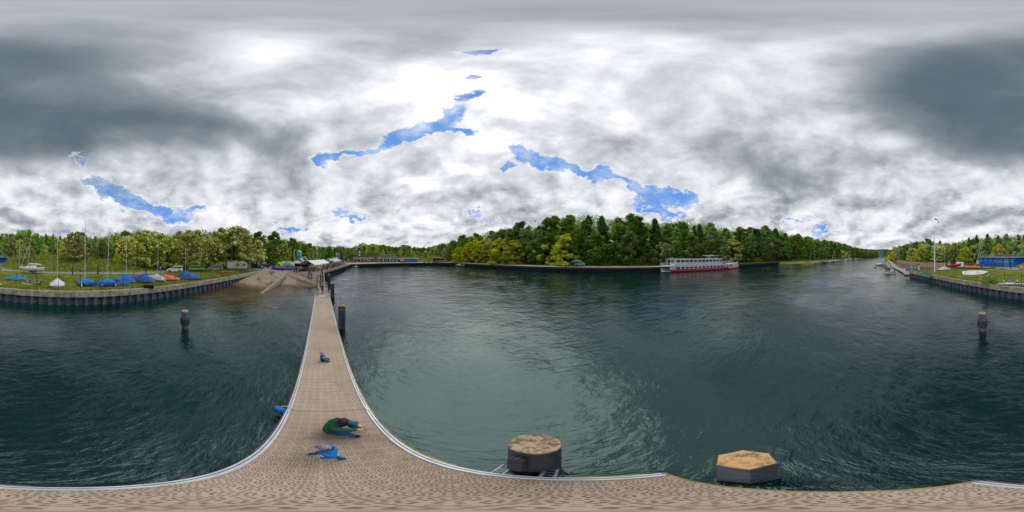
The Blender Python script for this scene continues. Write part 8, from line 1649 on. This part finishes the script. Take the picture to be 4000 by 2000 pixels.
for px, d, L_, hm, cv_, mt, lb in SB: yacht(lb, px, d, L_, face(px, 180), mt, hm, cv_)
yacht('grey open boat with a dark folded hood, nearest but one on the long jetty', 3443, 107, 7.4, face(3443, 180), None, plain('grey_hull', 150, 146, 144, .4), dkgrey)
fpx, fpy = D(3440, 92); fp = thing('finger_pontoon', 'empty finger pontoon sticking out from the long jetty', 'pontoon', (fpx, fpy, 0), face(3440, 0)); mb = MB(); mb.box(-4.2, 4.0, -.4, .4, .35, .55); mb.build('deck', plain('pale_planks', 190, 170, 156, .8), fp); mb = MB(); mb.box(-4.0, -2.3, -.5, .5, -.3, .35); mb.box(1.4, 2.8, -.5, .5, -.3, .35); mb.build('float', dkgrey, fp)
# motor boat with outboard at the quay end
x, y = D(3470, 63.0); mo = thing('motor_boat', 'white motor boat with a dark canopy and outboard engine at the start of the jetty', 'boat', (x, y, 0), face(3470, 158)); o = hull_mb(5.0, 2.1, .6, sheer=.45, stern=.9).build('hull', gel, mo, 50); o.location = (0, 0, .85)
mb = MB(); mb.rings([[(-.6, -.8, .95), (-.6, .8, .95)], [(-.5, -.75, 2.05), (-.5, .75, 2.05)], [(.9, -.72, 2.15), (.9, .72, 2.15)], [(1.35, -.62, 1.1), (1.35, .62, 1.1)]], cap=False, closed=False); o = mb.build('canopy', plain('canopy_dark', 62, 58, 60, .7), mo); o.modifiers.new('s', 'SOLIDIFY').thickness = .03
mb = MB(); mb.add([(-.55, -.79, .95), (1.3, -.66, 1.05), (.9, -.73, 2.1), (-.5, -.76, 2.0)], [(0, 1, 2, 3)]); mb.add([(-.55, .79, .95), (1.3, .66, 1.05), (.9, .73, 2.1), (-.5, .76, 2.0)], [(3, 2, 1, 0)]); mb.build('side_curtain', plain('canopy_side', 86, 84, 84, .6), mo)
mb = MB(); mb.cbox((-2.75, .1, 1.15), (.36, .36, .62)); mb.tube([(-2.78, .1, .9), (-2.85, .1, -.3)], .10, 8); mb.build('outboard_motor', black, mo, bevel=.05); mb = MB(); mb.cbox((-1.6, 0, 1.0), (.5, 1.3, .35)); mb.build('seat', offw, mo, bevel=.05)
for s_ in (-1, 1): mb = MB(); mb.lathe([(.02, -.35), (.12, -.25), (.12, .2), (.02, .3)], 10, (-1+1.6*(s_ > 0), -1.1, .75)); mb.build('fender', navy, mo, 60)
# small motor boat moored at the bend of the basin
x, y = D(1798, 104.6); sb_ = thing('cabin_boat', 'small white motor boat moored where the dark quay walls meet', 'boat', (x, y, 0), face(1798, 180)); o = hull_mb(5.6, 2.0, .6, sheer=.4, stern=.88).build('hull', gel, sb_, 50); o.location = (0, 0, .8); mb = MB(); mb.rings([[(xx, -w_, .95), (xx, -w_*.8, .95+h_), (xx, w_*.8, .95+h_), (xx, w_, .95)] for xx, w_, h_ in ((-.2, .75, .5), (.8, .75, .55), (1.8, .45, .1))]); mb.build('cabin', white, sb_, 40); mb = MB(); mb.add([(-.25, -.6, 1.35), (-.25, .6, 1.35), (-.5, .55, 1.75), (-.5, -.55, 1.75)], [(0, 1, 2, 3)]); mb.build('windscreen', glass, sb_)
mb = MB(); mb.cbox((-2.95, 0, 1.0), (.3, .3, .5)); mb.tube([(-2.95, 0, .8), (-3.0, 0, -.2)], .08, 6); mb.build('outboard_motor', black, sb_)
for k, px in enumerate((3464, 3468.5, 3473.5, 3479, 3485)):
    d = 540; x, y = D(px, d); yacht(['leftmost tiny motor boat of the row at the far cross pontoon', 'second tiny motor boat from the left at the far cross pontoon', 'middle tiny motor boat at the far cross pontoon', 'second tiny motor boat from the right at the far cross pontoon', 'rightmost tiny motor boat at the far cross pontoon'][k], px, d, 7.5, face(px, 150), None, gel, dkgrey if k % 2 else white)
jetty('cross_pontoon', 'dark cross pontoon carrying small boats at the far end of the channel', [D(3461, 520), D(3492, 520)], 3.0, z=.6, m_=dkgrey)
# ================================================================ tell look-alike trees apart by their height and order
bylab = {}
for r_, lab, px, h in TREES:
    if r_['label'] == lab: bylab.setdefault(lab, []).append((px, h, r_))
ORD = ['first', 'second', 'third', 'fourth', 'fifth', 'sixth', 'seventh']
for lab, L_ in bylab.items():
    if len(L_) == 2:
        lo_, hi_ = sorted(L_, key=lambda e: e[1]); lo_[2]['label'] = 'lower ' + lab; hi_[2]['label'] = 'taller ' + lab
    elif len(L_) == 3:
        for e, w_ in zip(sorted(L_, key=lambda e: e[1]), ('lowest ', 'middle sized ', 'tallest ')): e[2]['label'] = w_ + lab
    elif len(L_) > 3:
        for i, e in enumerate(sorted(L_, key=lambda e: e[0])): e[2]['label'] = (ORD[i] + ' from the left, ' if i < 7 else 'last ') + lab
    for e in L_:
        w_ = e[2]['label'].split()
        if len(w_) > 16: e[2]['label'] = e[2]['label'].replace('from the left, ', '').replace(' row', '')
# ================================================================ give loose pieces of a part their own objects
def split_islands(o, most=8):
    me = o.data; n = len(me.vertices)
    if n > 4000 or n == 0: return
    par = list(range(n))
    def find(a):
        while par[a] != a: par[a] = par[par[a]]; a = par[a]
        return a
    for e in me.edges:
        a, b_ = find(e.vertices[0]), find(e.vertices[1])
        if a != b_: par[a] = b_
    roots = {}
    for i in range(n): roots.setdefault(find(i), []).append(i)
    if not 2 <= len(roots) <= most: return
    for vs_ in roots.values():
        ix = {v: i for i, v in enumerate(vs_)}; s_ = set(vs_); fs_ = [p for p in me.polygons if p.vertices[0] in s_]
        nm = bpy.data.meshes.new(me.name.split('.')[0]); nm.from_pydata([me.vertices[v].co[:] for v in vs_], [], [[ix[v] for v in p.vertices] for p in fs_])
        for m_ in me.materials: nm.materials.append(m_)
        nm.polygons.foreach_set('material_index', [p.material_index for p in fs_]); nm.polygons.foreach_set('use_smooth', [p.use_smooth for p in fs_]); nm.update()
        c = o.copy(); c.data = nm; COL.objects.link(c); c.parent = o.parent; first = c if vs_ is next(iter(roots.values())) else first
    for ch in list(o.children): ch.parent = first
    bpy.data.objects.remove(o)
SKIP = {'crown', 'trunk', 'wire_mesh', 'lettering', 'white_markings', 'print', 'floats', 'bars', 'spokes', 'glass_panels', 'handrail', 'railing', 'tubes', 'flag_line', 'float_line', 'sheet_piling', 'coping', 'frame', 'shroud', 'stay', 'rope', 'printed_lines', 'hair', 'roof', 'red_hoop', 'pale_signs', 'gate_leaf', 'walls', 'arm_rail'}
for o in [o for o in S.objects if o.type == 'MESH' and o.parent is not None]:
    if o.name.split('.')[0] in SKIP or o.data.users > 1: continue
    split_islands(o)
for o in [o for o in S.objects if o.type == 'MESH' and o.parent is not None and o.name.split('.')[0] in ('frame', 'shroud', 'stay')]: split_islands(o, 4)
print('objects', len(S.objects))
